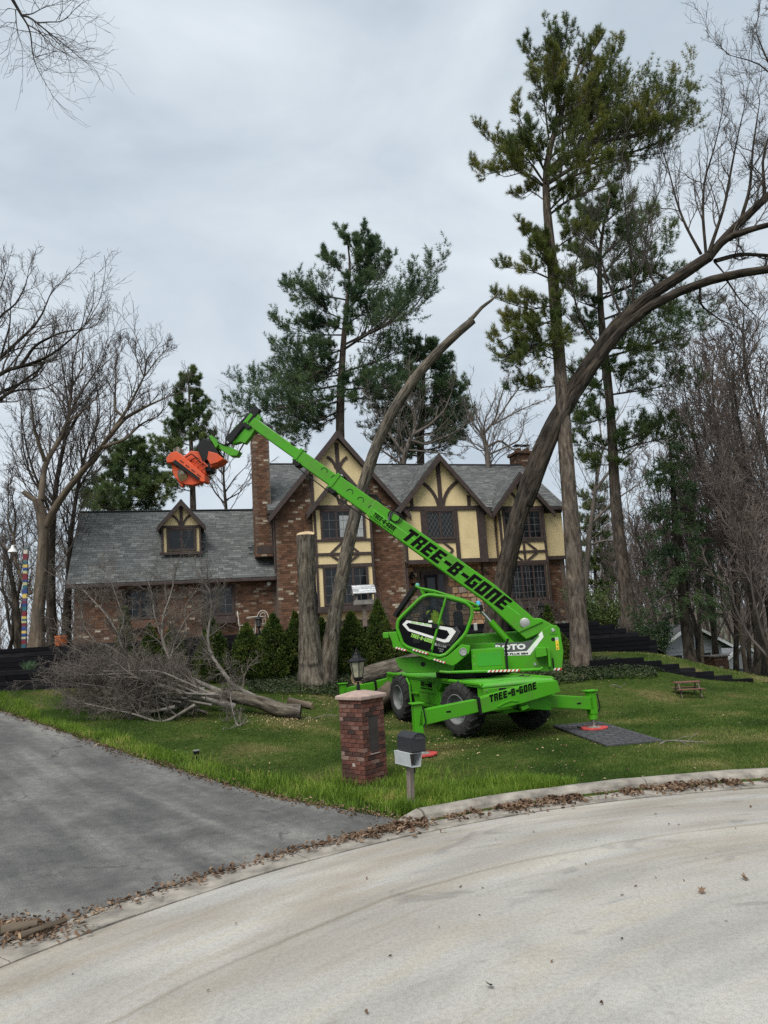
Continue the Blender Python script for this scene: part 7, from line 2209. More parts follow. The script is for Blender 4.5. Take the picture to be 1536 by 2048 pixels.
# the great leaning oak
Yo = 22.8
ob = at(983, 1325, Yo); obz = tz(ob[0], ob[1])
oak = [([(980, 1345, Yo), (985, 1290, Yo), (996, 1220, Yo), (1012, 1130, Yo), (1034, 1040, Yo), (1056, 965, Yo), (1078, 900, Yo), (1110, 835, Yo - .2), (1150, 772, Yo - .3), (1200, 690, Yo - .5), (1250, 622, Yo - .6), (1300, 588, Yo - .8), (1365, 552, Yo - 1), (1420, 512, Yo - 1.2)], .33, .17, True),
       ([(1052, 1010, Yo - .05), (1078, 945, Yo - .15), (1098, 885, Yo - .25), (1130, 820, Yo - .35), (1170, 758, Yo - .5), (1220, 684, Yo - .6), (1268, 630, Yo - .8), (1318, 600, Yo - 1), (1380, 572, Yo - 1.3), (1440, 552, Yo - 1.5), (1536, 538, Yo - 1.8), (1620, 528, Yo - 2)], .21, .11, True),
       ([(1415, 518, Yo - 1.2), (1445, 480, Yo - 1.3), (1480, 445, Yo - 1.5), (1536, 392, Yo - 1.7), (1610, 320, Yo - 2)], .155, .10, False),
       ([(1420, 512, Yo - 1.2), (1450, 478, Yo - 1.5), (1490, 462, Yo - 1.8), (1536, 450, Yo - 2.2), (1610, 430, Yo - 2.6)], .115, .075, False),
       ([(1430, 522, Yo - 1.2), (1480, 508, Yo - .8), (1536, 511, Yo - .3), (1600, 520, Yo)], .075, .05, False),
       Lb([(1412, 508), (1405, 430), (1408, 360), (1425, 310), (1437, 262), (1446, 215)], Yo - 1.2, .055, .012), Lb([(1418, 505), (1450, 410), (1462, 340), (1478, 260), (1490, 210)], Yo - 1.3, .06, .012, False, -1),
       Lb([(1402, 508), (1370, 450), (1352, 400), (1340, 350), (1332, 320), (1318, 280)], Yo - 1.1, .05, .01, False, .8), Lb([(1340, 560), (1300, 540), (1288, 505), (1300, 420), (1330, 360)], Yo - 1, .04, .01, False, 1),
       Lb([(1262, 645), (1268, 580), (1258, 480), (1248, 400), (1240, 340)], Yo - .6, .045, .01, False, -.6), Lb([(1245, 640), (1215, 560), (1190, 480), (1180, 430)], Yo - .6, .045, .01, False, .8), Lb([(1320, 590), (1298, 545), (1288, 520), (1285, 490)], Yo - .8, .04, .015),
       Lb([(1200, 700), (1160, 640), (1140, 560), (1170, 470)], Yo - .5, .045, .01, False, -.8), Lb([(1400, 575), (1400, 610), (1440, 640), (1490, 660)], Yo - 1.3, .04, .008, False, .5), Lb([(1450, 555), (1480, 600), (1520, 640)], Yo - 1.5, .035, .008),
       Lb([(1480, 445), (1500, 380), (1505, 300), (1520, 200)], Yo - 1.5, .06, .012, False, -.5), Lb([(1530, 400), (1525, 320), (1545, 240)], Yo - 1.7, .06, .012), Lb([(1430, 525), (1460, 560), (1420, 600)], Yo - 1.2, .03, .008), Lb([(1160, 760), (1120, 720), (1075, 690)], Yo - .3, .035, .01),
       Lb([(1605, 325), (1590, 240), (1560, 170), (1520, 125), (1485, 118), (1452, 108)], Yo - 1.9, .05, .01), Lb([(1560, 170), (1530, 110), (1510, 60), (1520, 20)], Yo - 1.9, .035, .008), Lb([(1600, 300), (1560, 280), (1530, 300), (1510, 330)], Yo - 1.9, .035, .008)]
bare('leaning_oak', 'huge dark trunk leaning across the house and up to the right, with bare wiry branches', oak, TWIG_DARK, BARK_OAK, obz - .15, n1=6, n2=7, n3=6, lf=(.40, .42, .5), up=(.30, .16, .1), S=12, r_min=.005, ridged=.06, t0=.12)

# far-left trees by the driveway
Yl = 28
L3 = lambda x, y: (x / 3.2, 520 + y / 3.2)
lf1 = [Lb([(72, 1300), (76, 1230), (84, 1140), (88, 1060), (80, 1010), (75, 1000)], Yl, 0.245, 0.194, True), Lb([L3(245, 1550), L3(195, 1520), L3(150, 1485)], Yl, 0.115, 0.086, True), Lb([L3(262, 1540), L3(275, 1400), L3(290, 1280), L3(365, 1190), L3(425, 1040), L3(500, 870), L3(640, 680)], Yl, 0.137, 0.018, False, 1.5),
       Lb([L3(300, 1700), L3(345, 1590), L3(430, 1470), L3(520, 1360), L3(610, 1260), L3(700, 1120), L3(790, 1000), L3(870, 850), L3(930, 730)], Yl, 0.173, 0.025, False, -1.5), Lb([L3(290, 1290), L3(250, 1180), L3(215, 1060), L3(200, 880)], Yl, 0.086, 0.022, False, -1), Lb([L3(700, 1130), L3(800, 1010), L3(950, 930), L3(1090, 870)], Yl - 1, 0.094, 0.022, False, -.5), Lb([L3(660, 1200), L3(800, 1150), L3(900, 1050), L3(1010, 1000)], Yl - 1, 0.079, 0.022),
       Lb([L3(365, 1190), L3(440, 1060), L3(450, 880), L3(445, 700)], Yl + 1, 0.072, 0.014), Lb([L3(790, 1000), L3(730, 960), L3(740, 800), L3(740, 640)], Yl - 1, 0.058, 0.014), Lb([L3(930, 740), L3(1000, 640), L3(1060, 580)], Yl - 1, 0.029, 0.011), Lb([L3(920, 745), L3(880, 640), L3(840, 560)], Yl - 1, 0.029, 0.011), Lb([L3(640, 690), L3(700, 640), L3(760, 560)], Yl, 0.022, 0.009),
       Lb([(62, 1188), (40, 1150), (28, 1110), (10, 1095)], Yl, 0.086, 0.036), Lb([(24, 1115), (30, 1080), (15, 1040), (18, 980)], Yl, 0.050, 0.014), Lb([L3(430, 1040), L3(540, 960), L3(640, 860), L3(700, 800)], Yl + .5, 0.043, 0.011)]
bare('forked_tree', 'big bare double trunked tree beside the left end of the garage', lf1, TWIG_DARK, BARK_TAN, 2.4, n1=6.5, n2=7, n3=6, lf=(.36, .45, .5), up=(.28, .2, .12), r_min=.007)
lf2 = [Lb([(105, 1290), (102, 1180), (104, 1080), (112, 960), (135, 860), (140, 800), (146, 760)], Yl + 1.5, 0.187, 0.043), Lb([(136, 870), (138, 820), (128, 750), (120, 700)], Yl + 1.5, 0.065, 0.014), Lb([(140, 860), (175, 800), (200, 760)], Yl + 1.5, 0.058, 0.014), Lb([(106, 1040), (82, 980), (62, 930), (48, 870), (40, 800)], Yl + 1.5, 0.065, 0.014), Lb([(104, 1010), (64, 960), (46, 900), (42, 830)], Yl + 1, 0.058, 0.014)]
bare('slender_tree', 'slim dark bare tree right behind the forked double trunk at the left', lf2, TWIG_DARK, BARK_OAK, 2.4, n1=6.5, n2=7, n3=6, lf=(.36, .45, .5), r_min=.007)
lf3 = [Lb([(132, 1270), (138, 1150), (142, 1060), (158, 960), (172, 900), (195, 850)], Yl + 3, 0.173, 0.036), Lb([(150, 990), (185, 930), (215, 890), (240, 870)], Yl + 3, 0.058, 0.014), Lb([(165, 930), (160, 880), (175, 830)], Yl + 3, 0.043, 0.014), Lb([(140, 1080), (120, 1020), (95, 990)], Yl + 3, 0.043, 0.014)]
bare('slender_tree', 'bare tree standing against the left corner of the garage roof', lf3, TWIG_DARK, BARK_OAK, 2.4, n1=6.5, n2=7, n3=6, lf=(.36, .45, .5), r_min=.007)
lf4 = [Lb([(-120, 1300), (-110, 1000), (-90, 880), (-60, 840)], 19, 0.324, 0.180, True), Lb([(-60, 845), (0, 800), (38, 768), (85, 735), (90, 722)], 19, 0.065, 0.022), Lb([(-60, 830), (0, 742), (40, 735), (95, 715), (130, 690), (175, 645)], 19, 0.079, 0.014, False, -1), Lb([(-70, 850), (0, 785), (45, 765), (70, 755)], 19, 0.072, 0.022), Lb([(-60, 860), (0, 796), (30, 780), (90, 777)], 19.5, 0.072, 0.014), Lb([(-60, 810), (0, 715), (40, 680), (80, 640), (100, 590)], 19, 0.079, 0.014), Lb([(-40, 720), (0, 630), (30, 612), (50, 575), (55, 555)], 19, 0.058, 0.011), Lb([(40, 735), (70, 690), (120, 665), (185, 655)], 18.6, 0.050, 0.011), Lb([(-60, 700), (-10, 600), (8, 560), (12, 545)], 19, 0.050, 0.009), Lb([(0, 720), (20, 650), (22, 590)], 19.5, 0.036, 0.009)]
bare('edge_tree', 'bare tree whose dark limbs reach in from the left edge of the photo', lf4, TWIG_DARK, BARK_OAK, 1.2, n1=7, n2=6, n3=6, lf=(.42, .45, .5), up=(.25, .18, .1), r_min=.0045)
lf5 = [Lb([(40, 1290), (30, 1190), (16, 1120), (4, 1085), (-20, 1060)], 31, .16, .05), Lb([(20, 1140), (26, 1090), (32, 1040), (22, 980)], 31, .07, .02), Lb([(34, 1230), (10, 1190), (-5, 1170)], 31, .08, .02)]
bare('crooked_tree', 'small crooked bare tree left of the striped pole', lf5, TWIG_DARK, BARK_OAK, 2.4, n1=6, n2=5, n3=4, lf=(.45, .45, .5), r_min=.008)
# branch hanging in at the top left, from a tree beside the road
Yz = 7.0
lf6 = [([(-420, 1500, 6.5), (-430, 900, 6.5), (-400, 300, 6.6), (-330, -160, 6.8), (-200, -260, 7), (-60, -160, 7), (0, -60, 7), (22, 0, 7), (34, 22, 7), (44, 32, 7)], .26, .014, True),
       Lb([(42, 30), (55, 48), (62, 70), (64, 100), (68, 120), (74, 136), (86, 158)], Yz, .011, .003), Lb([(44, 31), (58, 33), (74, 46), (96, 64), (120, 82), (140, 98), (157, 113)], Yz, .011, .003), Lb([(74, 46), (96, 44), (122, 44), (138, 32), (150, 18)], Yz, .008, .003),
       Lb([(56, 50), (72, 58), (90, 76), (104, 92), (130, 106)], Yz, .007, .003), Lb([(31, 20), (33, 50), (38, 75), (44, 92)], Yz, .006, .003), Lb([(44, 30), (64, 28), (82, 18)], Yz, .008, .004), Lb([(34, 20), (16, 16), (5, 28)], Yz, .004, .002), Lb([(32, 46), (14, 44), (2, 54)], Yz, .004, .002), Lb([(118, 40), (126, 14), (122, -20)], Yz, .004, .002), Lb([(70, 115), (90, 108), (108, 104)], Yz, .005, .002), Lb([(80, 20), (66, 0), (64, -30)], Yz, .005, .002)]
bare('overhanging_tree', 'tree whose thin bare branch hangs in at the top left corner', lf6, TWIG_DARK, BARK_OAK, -.1, n1=30, n2=4, n3=3, lf=(.26, .42, .5), up=(.05, .05, .03), S=6, r_min=.0013, t0=.1, ridged=0, wob=.2, extra_lvl=False)
# small bare tree at the terrace between garage and saw
Ym = 45
bare('sapling', 'small bare tree behind the garage roof just left of the tall chimney', [Lb([(455, 1080), (452, 1015), (448, 970), (446, 925), (450, 890)], Ym, .13, .03), Lb([(452, 1010), (430, 985), (412, 950), (405, 930)], Ym, .06, .02), Lb([(450, 985), (470, 955), (495, 930)], Ym, .05, .015), Lb([(452, 1000), (480, 985), (500, 960)], Ym, .05, .015), Lb([(447, 950), (430, 925), (420, 905)], Ym, .04, .015)], TWIG_DARK, BARK_OAK, 1.5, n1=3.2, n2=4, n3=3, lf=(.4, .45, .5), r_min=.010)
# gnarled bare trees behind the main roof
Yn = 38
bare('gnarled_tree', 'gnarled pale bare tree behind the roof between leaning trunk and right gable', [Lb([(800, 1000), (805, 930), (815, 890), (830, 860)], Yn, .22, .10), Lb([(810, 910), (780, 870), (750, 830), (735, 800)], Yn, .10, .02), Lb([(825, 870), (860, 850), (890, 820), (905, 780)], Yn, .10, .02), Lb([(820, 880), (850, 890), (900, 870), (930, 850)], Yn, .09, .02), Lb([(828, 860), (830, 820), (850, 790)], Yn, .07, .02), Lb([(806, 930), (770, 905), (735, 880)], Yn, .08, .02), Lb([(812, 900), (870, 905), (915, 910)], Yn, .07, .02)], TWIG_GREY, TWIG_GREY, 1.5, n1=4, n2=5, n3=3, lf=(.42, .45, .5), r_min=.010, wob=.22)
bare('gnarled_tree', 'bare tree with level crooked limbs behind the right chimney', [Lb([(985, 980), (975, 920), (972, 890), (965, 870)], Yn, .20, .09), Lb([(972, 895), (1000, 880), (1035, 905), (1050, 900)], Yn, .08, .02), Lb([(968, 875), (940, 840), (930, 815)], Yn, .07, .02), Lb([(966, 870), (990, 840), (1000, 800), (1010, 770)], Yn, .07, .02), Lb([(975, 910), (1010, 895), (1040, 880), (1048, 850)], Yn, .07, .02), Lb([(990, 845), (1020, 800), (1050, 760), (1070, 740)], Yn + 2, .06, .02), Lb([(985, 850), (1040, 820), (1090, 800)], Yn + 2, .06, .015), Lb([(978, 905), (955, 890), (940, 885)], Yn, .05, .02)], TWIG_GREY, TWIG_GREY, 1.5, n1=4, n2=5, n3=4, lf=(.42, .45, .5), r_min=.009, wob=.20)
bare('bare_tree', 'spreading grey bare tree seen low between the two big pine trunks', [Lb([(1165, 1230), (1178, 1080), (1190, 980), (1205, 900)], 42, .22, .05), Lb([(1185, 990), (1220, 940), (1270, 900), (1310, 850)], 42, .1, .02), Lb([(1180, 1050), (1230, 1000), (1290, 960)], 42, .09, .02), Lb([(1195, 950), (1180, 890), (1160, 850)], 42, .08, .02), Lb([(1178, 1090), (1215, 1080), (1280, 1095)], 42, .08, .02)], TWIG_GREY, TWIG_GREY, -1, n1=3.6, n2=5, n3=4, lf=(.42, .45, .5), r_min=.010)

# ---------------- bare wood on the right: a few kinds, then copies
def wild_tree(name, label, seed, H, r, twig, bark, n_l=9, lean=.1, n2=8, n3=6, n4=4, group=None, low=.25, lfl=.45, rm=.011):
    global G
    G = np.random.default_rng(seed)
    t = tree_root(name, label, (0, 0, 0), group)
    K = 16
    z = np.linspace(0, 1, K)
    wx = np.cumsum(G.normal(size=K)) * .10 + lean * z * H * .4; wy = np.cumsum(G.normal(size=K)) * .10
    P = np.stack([wx - wx[0], wy - wy[0], z * H], 1); P = smooth(P, K, 1)
    Rr = np.interp(z, [0, .05, 1], [r * 1.35, r, .02])
    limb_mesh('trunk', P, Rr, 10, bark, t)
    P1, R1 = spawn(P[None], Rr[None], n_l, low, .97, lfl, (22, 55), 10, .55, .12, .28, 1.0, .25, .6)
    P2, R2 = spawn(P1, R1, n2, .15, 1.0, .42, (25, 60), 7, .5, .16, .22, .4, .3, .45); R2 = np.maximum(R2, rm * 1.3)
    P3, R3 = spawn(P2, R2, n3, .12, 1.0, .45, (25, 65), 5, .6, .18, .15, .25, .4, .35); R3 = np.maximum(R3, rm)
    P4, R4 = spawn(P3, R3, n4, .12, 1.0, .5, (25, 65), 3, .7, .2, .1, .15, .5, .3); R4 = np.maximum(R4, rm * .75)
    V, Fq = tubes(P1, R1, 6)
    np_mesh('limbs', V, Fq, TWIG_DARK, t, None, smooth=True, kind='stuff')
    V, Fq = merge([tubes(P2, R2, 4), tubes(P3, R3, 3), tubes(P4, R4, 3)])
    np_mesh('twigs', V, Fq, twig, t, None, kind='stuff')
    return t
WG = 'bare trees of the wood on the right'
protos = [wild_tree('woodland_tree', 'tall bare reddish grey tree in the wood on the right', 101, 15, .12, TWIG_RED, BARK_OAK, 11, .02, 9, 6, 4, WG, .2, .40),
          wild_tree('woodland_tree', 'bare brown tree with arching limbs in the wood on the right', 102, 12, .14, TWIG_RED, BARK_OAK, 11, .10, 9, 6, 4, WG, .12, .55),
          wild_tree('woodland_tree', 'slender grey bare tree in the wood on the right', 103, 17, .11, TWIG_GREY, BARK_TAN, 12, -.03, 8, 6, 4, WG, .3, .34),
          wild_tree('woodland_tree', 'low many branched reddish tree in the wood on the right', 104, 8, .12, TWIG_RED, BARK_OAK, 14, .04, 9, 6, 4, WG, .08, .62)]
spots = [(1500, 27, 1, -.4, 1.0), (1545, 24, 3, .9, .85), (1440, 33, 0, .2, 1.0), (1485, 37, 2, 1.3, 1.0), (1520, 33, 0, 2.1, 1.05), (1400, 39, 2, 2.9, .95), (1555, 30, 1, 3.6, 1.0), (1360, 46, 0, .7, 1.0), (1430, 44, 1, 4.1, 1.1), (1490, 46, 3, 5.0, 1.3), (1315, 52, 2, 5.6, .9),
         (1250, 50, 3, 1.9, 1.2), (1395, 30, 3, 3.1, .85), (1465, 29, 3, 4.6, .95), (1535, 40, 2, .4, 1.1), (1330, 40, 3, 2.4, 1.0), (1600, 27, 0, 1.2, 1.0), (1590, 36, 1, 2.2, 1.0), (1280, 44, 1, 5.2, .7), (1210, 56, 2, 3.3, .8), (1520, 52, 0, 1.0, 1.25), (1420, 55, 0, 2.0, 1.2)]
WL = ['rising from the lawn edge at the far right', 'beside the white clapboard house', 'behind the brick pier', 'behind the drooping spruce', 'against the sky at the right edge']
used = set()
for k, (px, Y, kd, rz, s) in enumerate(spots):
    q = at(px, 1300, Y)
    zb = float(terrain(np.array([q[0]]), np.array([q[1]]))[0]) - .2 if Y < 62 else -2
    fr_ = Matrix.Translation((q[0], q[1], zb)) @ Matrix.Rotation(rz, 4, 'Z') @ Matrix.Scale(s, 4)
    p = protos[kd]
    if kd not in used:
        used.add(kd)
        p.matrix_world = fr_
        WM[p.name] = fr_
        c = p
    else:
        c = copy_tree(p, fr_)
    c['label'] = ('tall reddish bare tree ', 'arching brown bare tree ', 'slender grey bare tree ', 'low bushy reddish tree ')[kd] + ('deep in the wood ' if Y > 42 else 'near the front of the wood ' if Y < 34 else 'midway back in the wood ') + (
        'left of the spruce' if px < 1310 else 'close by the spruce' if px < 1400 else 'above the brick pier' if px < 1480 else 'just in from the right edge' if px < 1510 else 'towards the right edge' if px < 1550 else 'at the very right edge')
G = np.random.default_rng(77)
# thickets behind the terrace on the left, and low scrub on the right
LG_ = 'bare thicket trees beyond the terrace on the left'
lp = wild_tree('thicket_tree', 'low dark bare thicket tree beyond the terrace on the left', 105, 6.5, .10, TWIG_GREY, BARK_OAK, 13, .03, 7, 5, 4, LG_, .06, .62, .007)
for k, (px, Y, rz, s) in enumerate([(15, 36, .3, 1.0), (70, 40, 1.4, .95), (120, 44, 2.2, .95), (-30, 33, 3.0, 1.0), (40, 48, 4.2, 1.2), (150, 50, 5.1, 1.0)]):
    q = at(px, 1290, Y)
    fr_ = Matrix.Translation((q[0], q[1], 2.3)) @ Matrix.Rotation(rz, 4, 'Z') @ Matrix.Scale(s, 4)
    if k == 0:
        lp.matrix_world = fr_; WM[lp.name] = fr_; c = lp
    else: c = copy_tree(lp, fr_)
    c['label'] = 'dark bare thicket tree beyond the left terrace ' + ('at the very left edge, nearer', 'behind the striped pole, nearer', 'behind the garage corner, midway back', 'cut by the left edge, nearest of all', 'far behind the striped pole', 'far back against the garage roof edge', 'far back left of the garage', 'cut by the left edge, far back')[k]
G = np.random.default_rng(78)

# ---------------- the felled crown lying on the lawn
K6 = lambda x, y: (x / 2.56, 980 + y / 2.56)
def FL(pts, Y0, Y1, r0, r1, b=False):
    n = len(pts)
    return ([(*K6(*p), Y0 + (Y1 - Y0) * i / (n - 1)) for i, p in enumerate(pts)], r0, r1, b)
fell = [FL([(1540, 1135), (1440, 1130), (1350, 1090), (1200, 1060), (1050, 1050)], 18.6, 18.6, .19, .12, True),
        FL([(1350, 1085), (1270, 1040), (1200, 1010), (1140, 930), (1085, 860), (1060, 800), (1068, 700), (1085, 620), (1080, 555)], 18.6, 19.6, 0.072, 0.024),
        FL([(1200, 1110), (1080, 1080), (1000, 1060), (850, 1010), (690, 960)], 18.2, 17.4, 0.086, 0.032),
        FL([(1150, 1040), (1000, 980), (910, 930), (850, 830), (825, 760), (830, 650), (870, 560), (890, 470)], 18.6, 19.6, 0.072, 0.016),
        FL([(1000, 985), (830, 925), (690, 900), (620, 800), (580, 680), (530, 620), (450, 540), (430, 515)], 18.6, 19.2, 0.065, 0.012),
        FL([(950, 965), (720, 900), (570, 890), (450, 850), (400, 820)], 18.6, 18.6, 0.058, 0.012),
        FL([(1050, 1020), (800, 1020), (650, 960), (500, 900), (430, 890)], 18.4, 19.0, 0.058, 0.012),
        FL([(1000, 1090), (850, 1100), (700, 1020), (560, 960), (460, 968)], 17.8, 18.4, 0.058, 0.012),
        FL([(900, 1110), (760, 1140), (660, 1060), (600, 980), (500, 930)], 17.4, 18.2, 0.043, 0.010),
        FL([(1000, 1100), (830, 1200), (700, 1150), (560, 1120), (420, 1090)], 17.4, 17.2, 0.043, 0.010),
        FL([(1250, 1230), (1210, 1200), (1190, 1130), (1180, 1060)], 17.0, 17.6, 0.029, 0.010), FL([(850, 1000), (870, 880), (900, 760), (960, 640), (1040, 600)], 18.6, 18.6, 0.036, 0.008),
        FL([(820, 740), (790, 640), (780, 540), (760, 470)], 19.4, 19.8, 0.025, 0.006), FL([(600, 780), (640, 660), (600, 560), (560, 440)], 19.0, 19.4, 0.025, 0.006), FL([(1060, 800), (1030, 730), (1050, 660)], 19.3, 19.6, 0.022, 0.008),
        FL([(700, 900), (560, 800), (420, 760), (400, 745)], 18.6, 19.0, 0.036, 0.008), FL([(600, 1000), (430, 1000), (360, 1000)], 18.4, 18.6, 0.036, 0.008), FL([(700, 1080), (480, 1060), (420, 1040)], 17.8, 18.4, 0.036, 0.008),
        FL([(650, 880), (520, 820), (430, 700), (420, 640)], 18.6, 19.2, 0.029, 0.008), FL([(870, 850), (960, 740), (940, 600), (1000, 520)], 19.0, 19.4, 0.025, 0.006)]
rs = random.Random(9)
for k in range(12):
    a0 = rs.uniform(820, 1120); y0 = rs.uniform(1040, 1110); x1 = rs.uniform(360, 640); y1 = rs.uniform(900, 1130)
    fell.append(FL([(a0, y0), ((a0 + x1) / 2 + rs.uniform(-40, 40), (y0 + y1) / 2 - rs.uniform(10, 70)), (x1, y1)], 17.6, rs.uniform(17.4, 19.0), .03, .008))
ft = bare('felled_tree', 'felled bare tree lying in a grey tangle on the lawn by the driveway', fell, TWIG_GREY, BARK_GREY, None, n1=13, n2=8, n3=6, lf=(.27, .46, .5), up=(.05, .02, .0), S=9, r_min=.0036, t0=.12, wob=.2, ang=(25, 75), limb_bark=TWIG_PALE)
for k, (p, q, r0, r1, lab) in enumerate([((1385, 1110), (1200, 1085), .11, .08, 'grey broken limb lying under the felled trunk end'), ((1600, 1125), (1480, 1100), .09, .10, 'short sawn log piece at the butt of the felled trunk'), ((905, 1108), (1060, 1150), .05, .035, 'pale splintered branch in front of the felled tangle')]):
    a, b = hit(*K6(*p)), hit(*K6(*q))
    log('broken_limb', a + np.array([0, 0, r0]), b + np.array([0, 0, r1]), r0, r1, lab, BARK_TAN if k < 2 else TWIG_PALE, 'broken limbs by the felled tree', cat='limb')

# ---------------- clipped conifers along the wall
def conifer(px, ytop, ybase, wpx, Y, label, seed):
    global G
    G = np.random.default_rng(seed)
    b = at(px, ybase, Y)
    zb = tz(b[0], b[1]) - .05
    H = at(px, ytop, Y)[2] - zb
    wr = wpx / 2 / F_PX * Y * .95
    t = tree_root('conifer', label, (b[0], b[1], zb), 'clipped conifers along the black wall', 'shrub')
    MB().tube([(b[0], b[1], zb - .1), (b[0], b[1], zb + H * .5), (b[0], b[1], zb + H * .92)], [.05, .035, .01], 6).build('trunk', BARK_OAK, t, None)
    n = int(2600 * (H / 2) * (wr / .5))
    h = G.uniform(0, 1, n) ** 1.25
    prof = np.interp(h, [0, .12, .35, .7, .9, 1], [.72, .95, 1.0, .58, .22, .02])
    a = G.uniform(0, 2 * np.pi, n)
    lump = 1 + .13 * np.sin(a * 3 + h * 9 + seed) + .09 * np.sin(a * 5 - h * 16 + seed * 2)
    rr_ = wr * prof * lump * np.sqrt(G.uniform(.35, 1.0, n))
    C = np.stack([b[0] + rr_ * np.cos(a), b[1] + rr_ * np.sin(a), zb + .04 + h * H], 1)
    C += G.normal(size=C.shape) * .015
    out = np.stack([np.cos(a), np.sin(a), np.full(n, .9)], 1)
    # flat upright sprays: three overlapping leaf blades per spray
    Vs = []
    for q in range(4):
        d = unit(out * .5 + G.normal(size=(n, 3)) * .45 + np.array([0, 0, .45]))
        s = unit(np.cross(d, G.normal(size=(n, 3)))) * .016
        l = G.uniform(.05, .11, n)[:, None]
        Vs.append(np.stack([C - s * .5, C + d * l * .5 - s, C + d * l, C + d * l * .5 + s], 1))
    V = np.concatenate(Vs)
    np_mesh('foliage', V.reshape(-1, 3), np.arange(len(V) * 4).reshape(-1, 4).astype(np.int32), ARBOR, t, None, kind='stuff')
cons = [(250, 1218, 1320, 40, 23.0, 'narrow conifer under the left garage window behind the fallen branches'), (300, 1252, 1345, 52, 22.9, 'conifer half hidden behind the fallen branches, second from the left'), (345, 1258, 1350, 62, 22.9, 'squat conifer behind the fallen branches, third from the left'), (425, 1238, 1352, 74, 22.9, 'conifer beside the upright pale broken branch'),
        (496, 1252, 1358, 78, 22.9, 'pointed conifer in front of the cream iron chairs'), (550, 1233, 1356, 84, 22.95, 'broad conifer left of the topped trunk, with a bulge on its right'), (594, 1228, 1350, 50, 23.3, 'dark conifer squeezed against the left side of the topped trunk'), (648, 1240, 1345, 40, 23.4, 'conifer showing between the two stems of the topped tree'), (708, 1228, 1348, 78, 23.2, 'conifer directly below the bird feeder'), (763, 1205, 1346, 66, 23.2, 'tall conifer just left of the green cab'),
        (830, 1250, 1348, 60, 23.4, 'conifer mostly hidden behind the green cab'), (925, 1262, 1350, 60, 23.4, 'conifer seen beneath the boom right of the cab'), (1010, 1255, 1350, 56, 23.6, 'conifer beneath the boom right of the leaning dark trunk'), (1106, 1215, 1330, 34, 23.9, 'slim conifer above the rear of the green machine'), (1128, 1270, 1345, 46, 23.6, 'low conifer between machine tail and the tall pine trunk')]
for k, (px, yt, yb, w, Y, lab) in enumerate(cons): conifer(px, yt, yb, w, Y, lab, 200 + k)
G = np.random.default_rng(79)
# scrub bushes at the right end of the wall
def bush(name, label, px, py, Y, wpx, hpx, mat, seed, n=2500, leaf=.05, zb=None, stems=True):
    global G
    G = np.random.default_rng(seed)
    b = at(px, py, Y)
    if zb is None: zb = tz(b[0], b[1])
    wr, H = wpx / 2 / F_PX * Y, hpx / F_PX * Y
    t = tree_root(name, label, (b[0], b[1], zb), None, 'bush')
    P0 = np.repeat(np.array([[b[0], b[1], zb]]), 14, 0) + G.normal(size=(14, 3)) * np.array([wr * .25, wr * .25, 0])
    tgt = np.array([b[0], b[1], zb]) + np.stack([G.uniform(-1, 1, 14) * wr, G.uniform(-1, 1, 14) * wr * .8, G.uniform(.4, 1, 14) * H], 1)
    Pp = P0[:, None] + (tgt - P0)[:, None] * np.linspace(0, 1, 6)[None, :, None] + G.normal(size=(14, 6, 3)) * .03
    Rr = np.repeat(np.linspace(.014, .005, 6)[None], 14, 0)
    C, CR_ = spawn(Pp, Rr, 7, .2, 1, .4, (25, 70), 5, .6, .15, .15, .1)
    V, Fq = merge([tubes(Pp, Rr, 4), tubes(C, np.maximum(CR_, .004), 3)])
    np_mesh('stems', V, Fq, TWIG_DARK if mat is not None else TWIG_PALE, t, None, kind='stuff')
    if mat is not None:
        allp = np.concatenate([C.reshape(-1, 3), C[:, 2:].reshape(-1, 3)])
        c = allp[G.integers(0, len(allp), n)] + G.normal(size=(n, 3)) * leaf * 1.3
        d = unit(G.normal(size=(n, 3)) + np.array([0, 0, .4])); s = unit(np.cross(d, G.normal(size=(n, 3)))) * leaf * .35
        l = leaf * G.uniform(.6, 1.3, n)[:, None]
        V = np.stack([c - s * .4, c + d * l * .5 - s, c + d * l, c + d * l * .5 + s], 1)
        np_mesh('leaves', V.reshape(-1, 3), np.arange(n * 4).reshape(-1, 4).astype(np.int32), mat, t, None, kind='stuff')
bush('evergreen_bush', 'dark low evergreen bush beside the base of the broad pine', 1305, 1300, 27.5, 95, 70, NEEDLE_DARK, 301, 6000, .09)
bush('evergreen_bush', 'soft green young evergreen behind the black wall right of the tall pine', 1200, 1250, 31, 110, 110, NEEDLE_MID, 302, 7000, .10, 1.2)
bush('budding_bush', 'yellow green budding bush at the stepped end of the tall black wall', 1300, 1312, 25.5, 90, 50, IVY, 303, 1500, .035)
bush('budding_bush', 'thin tan budding shrub under the lower right window by the tall pine', 1115, 1245, 26, 90, 70, LITTER, 304, 700, .03, 2.3)
bush('bare_shrub', 'bare white stemmed shrub against the brick right of the bird feeder', 762, 1262, 25.6, 50, 80, None, 305, 0, .03, 2.3)
bush('bare_shrub', 'bare pale shrub below the lower right window', 1060, 1240, 25.6, 70, 60, None, 306, 0, .03, 2.25)
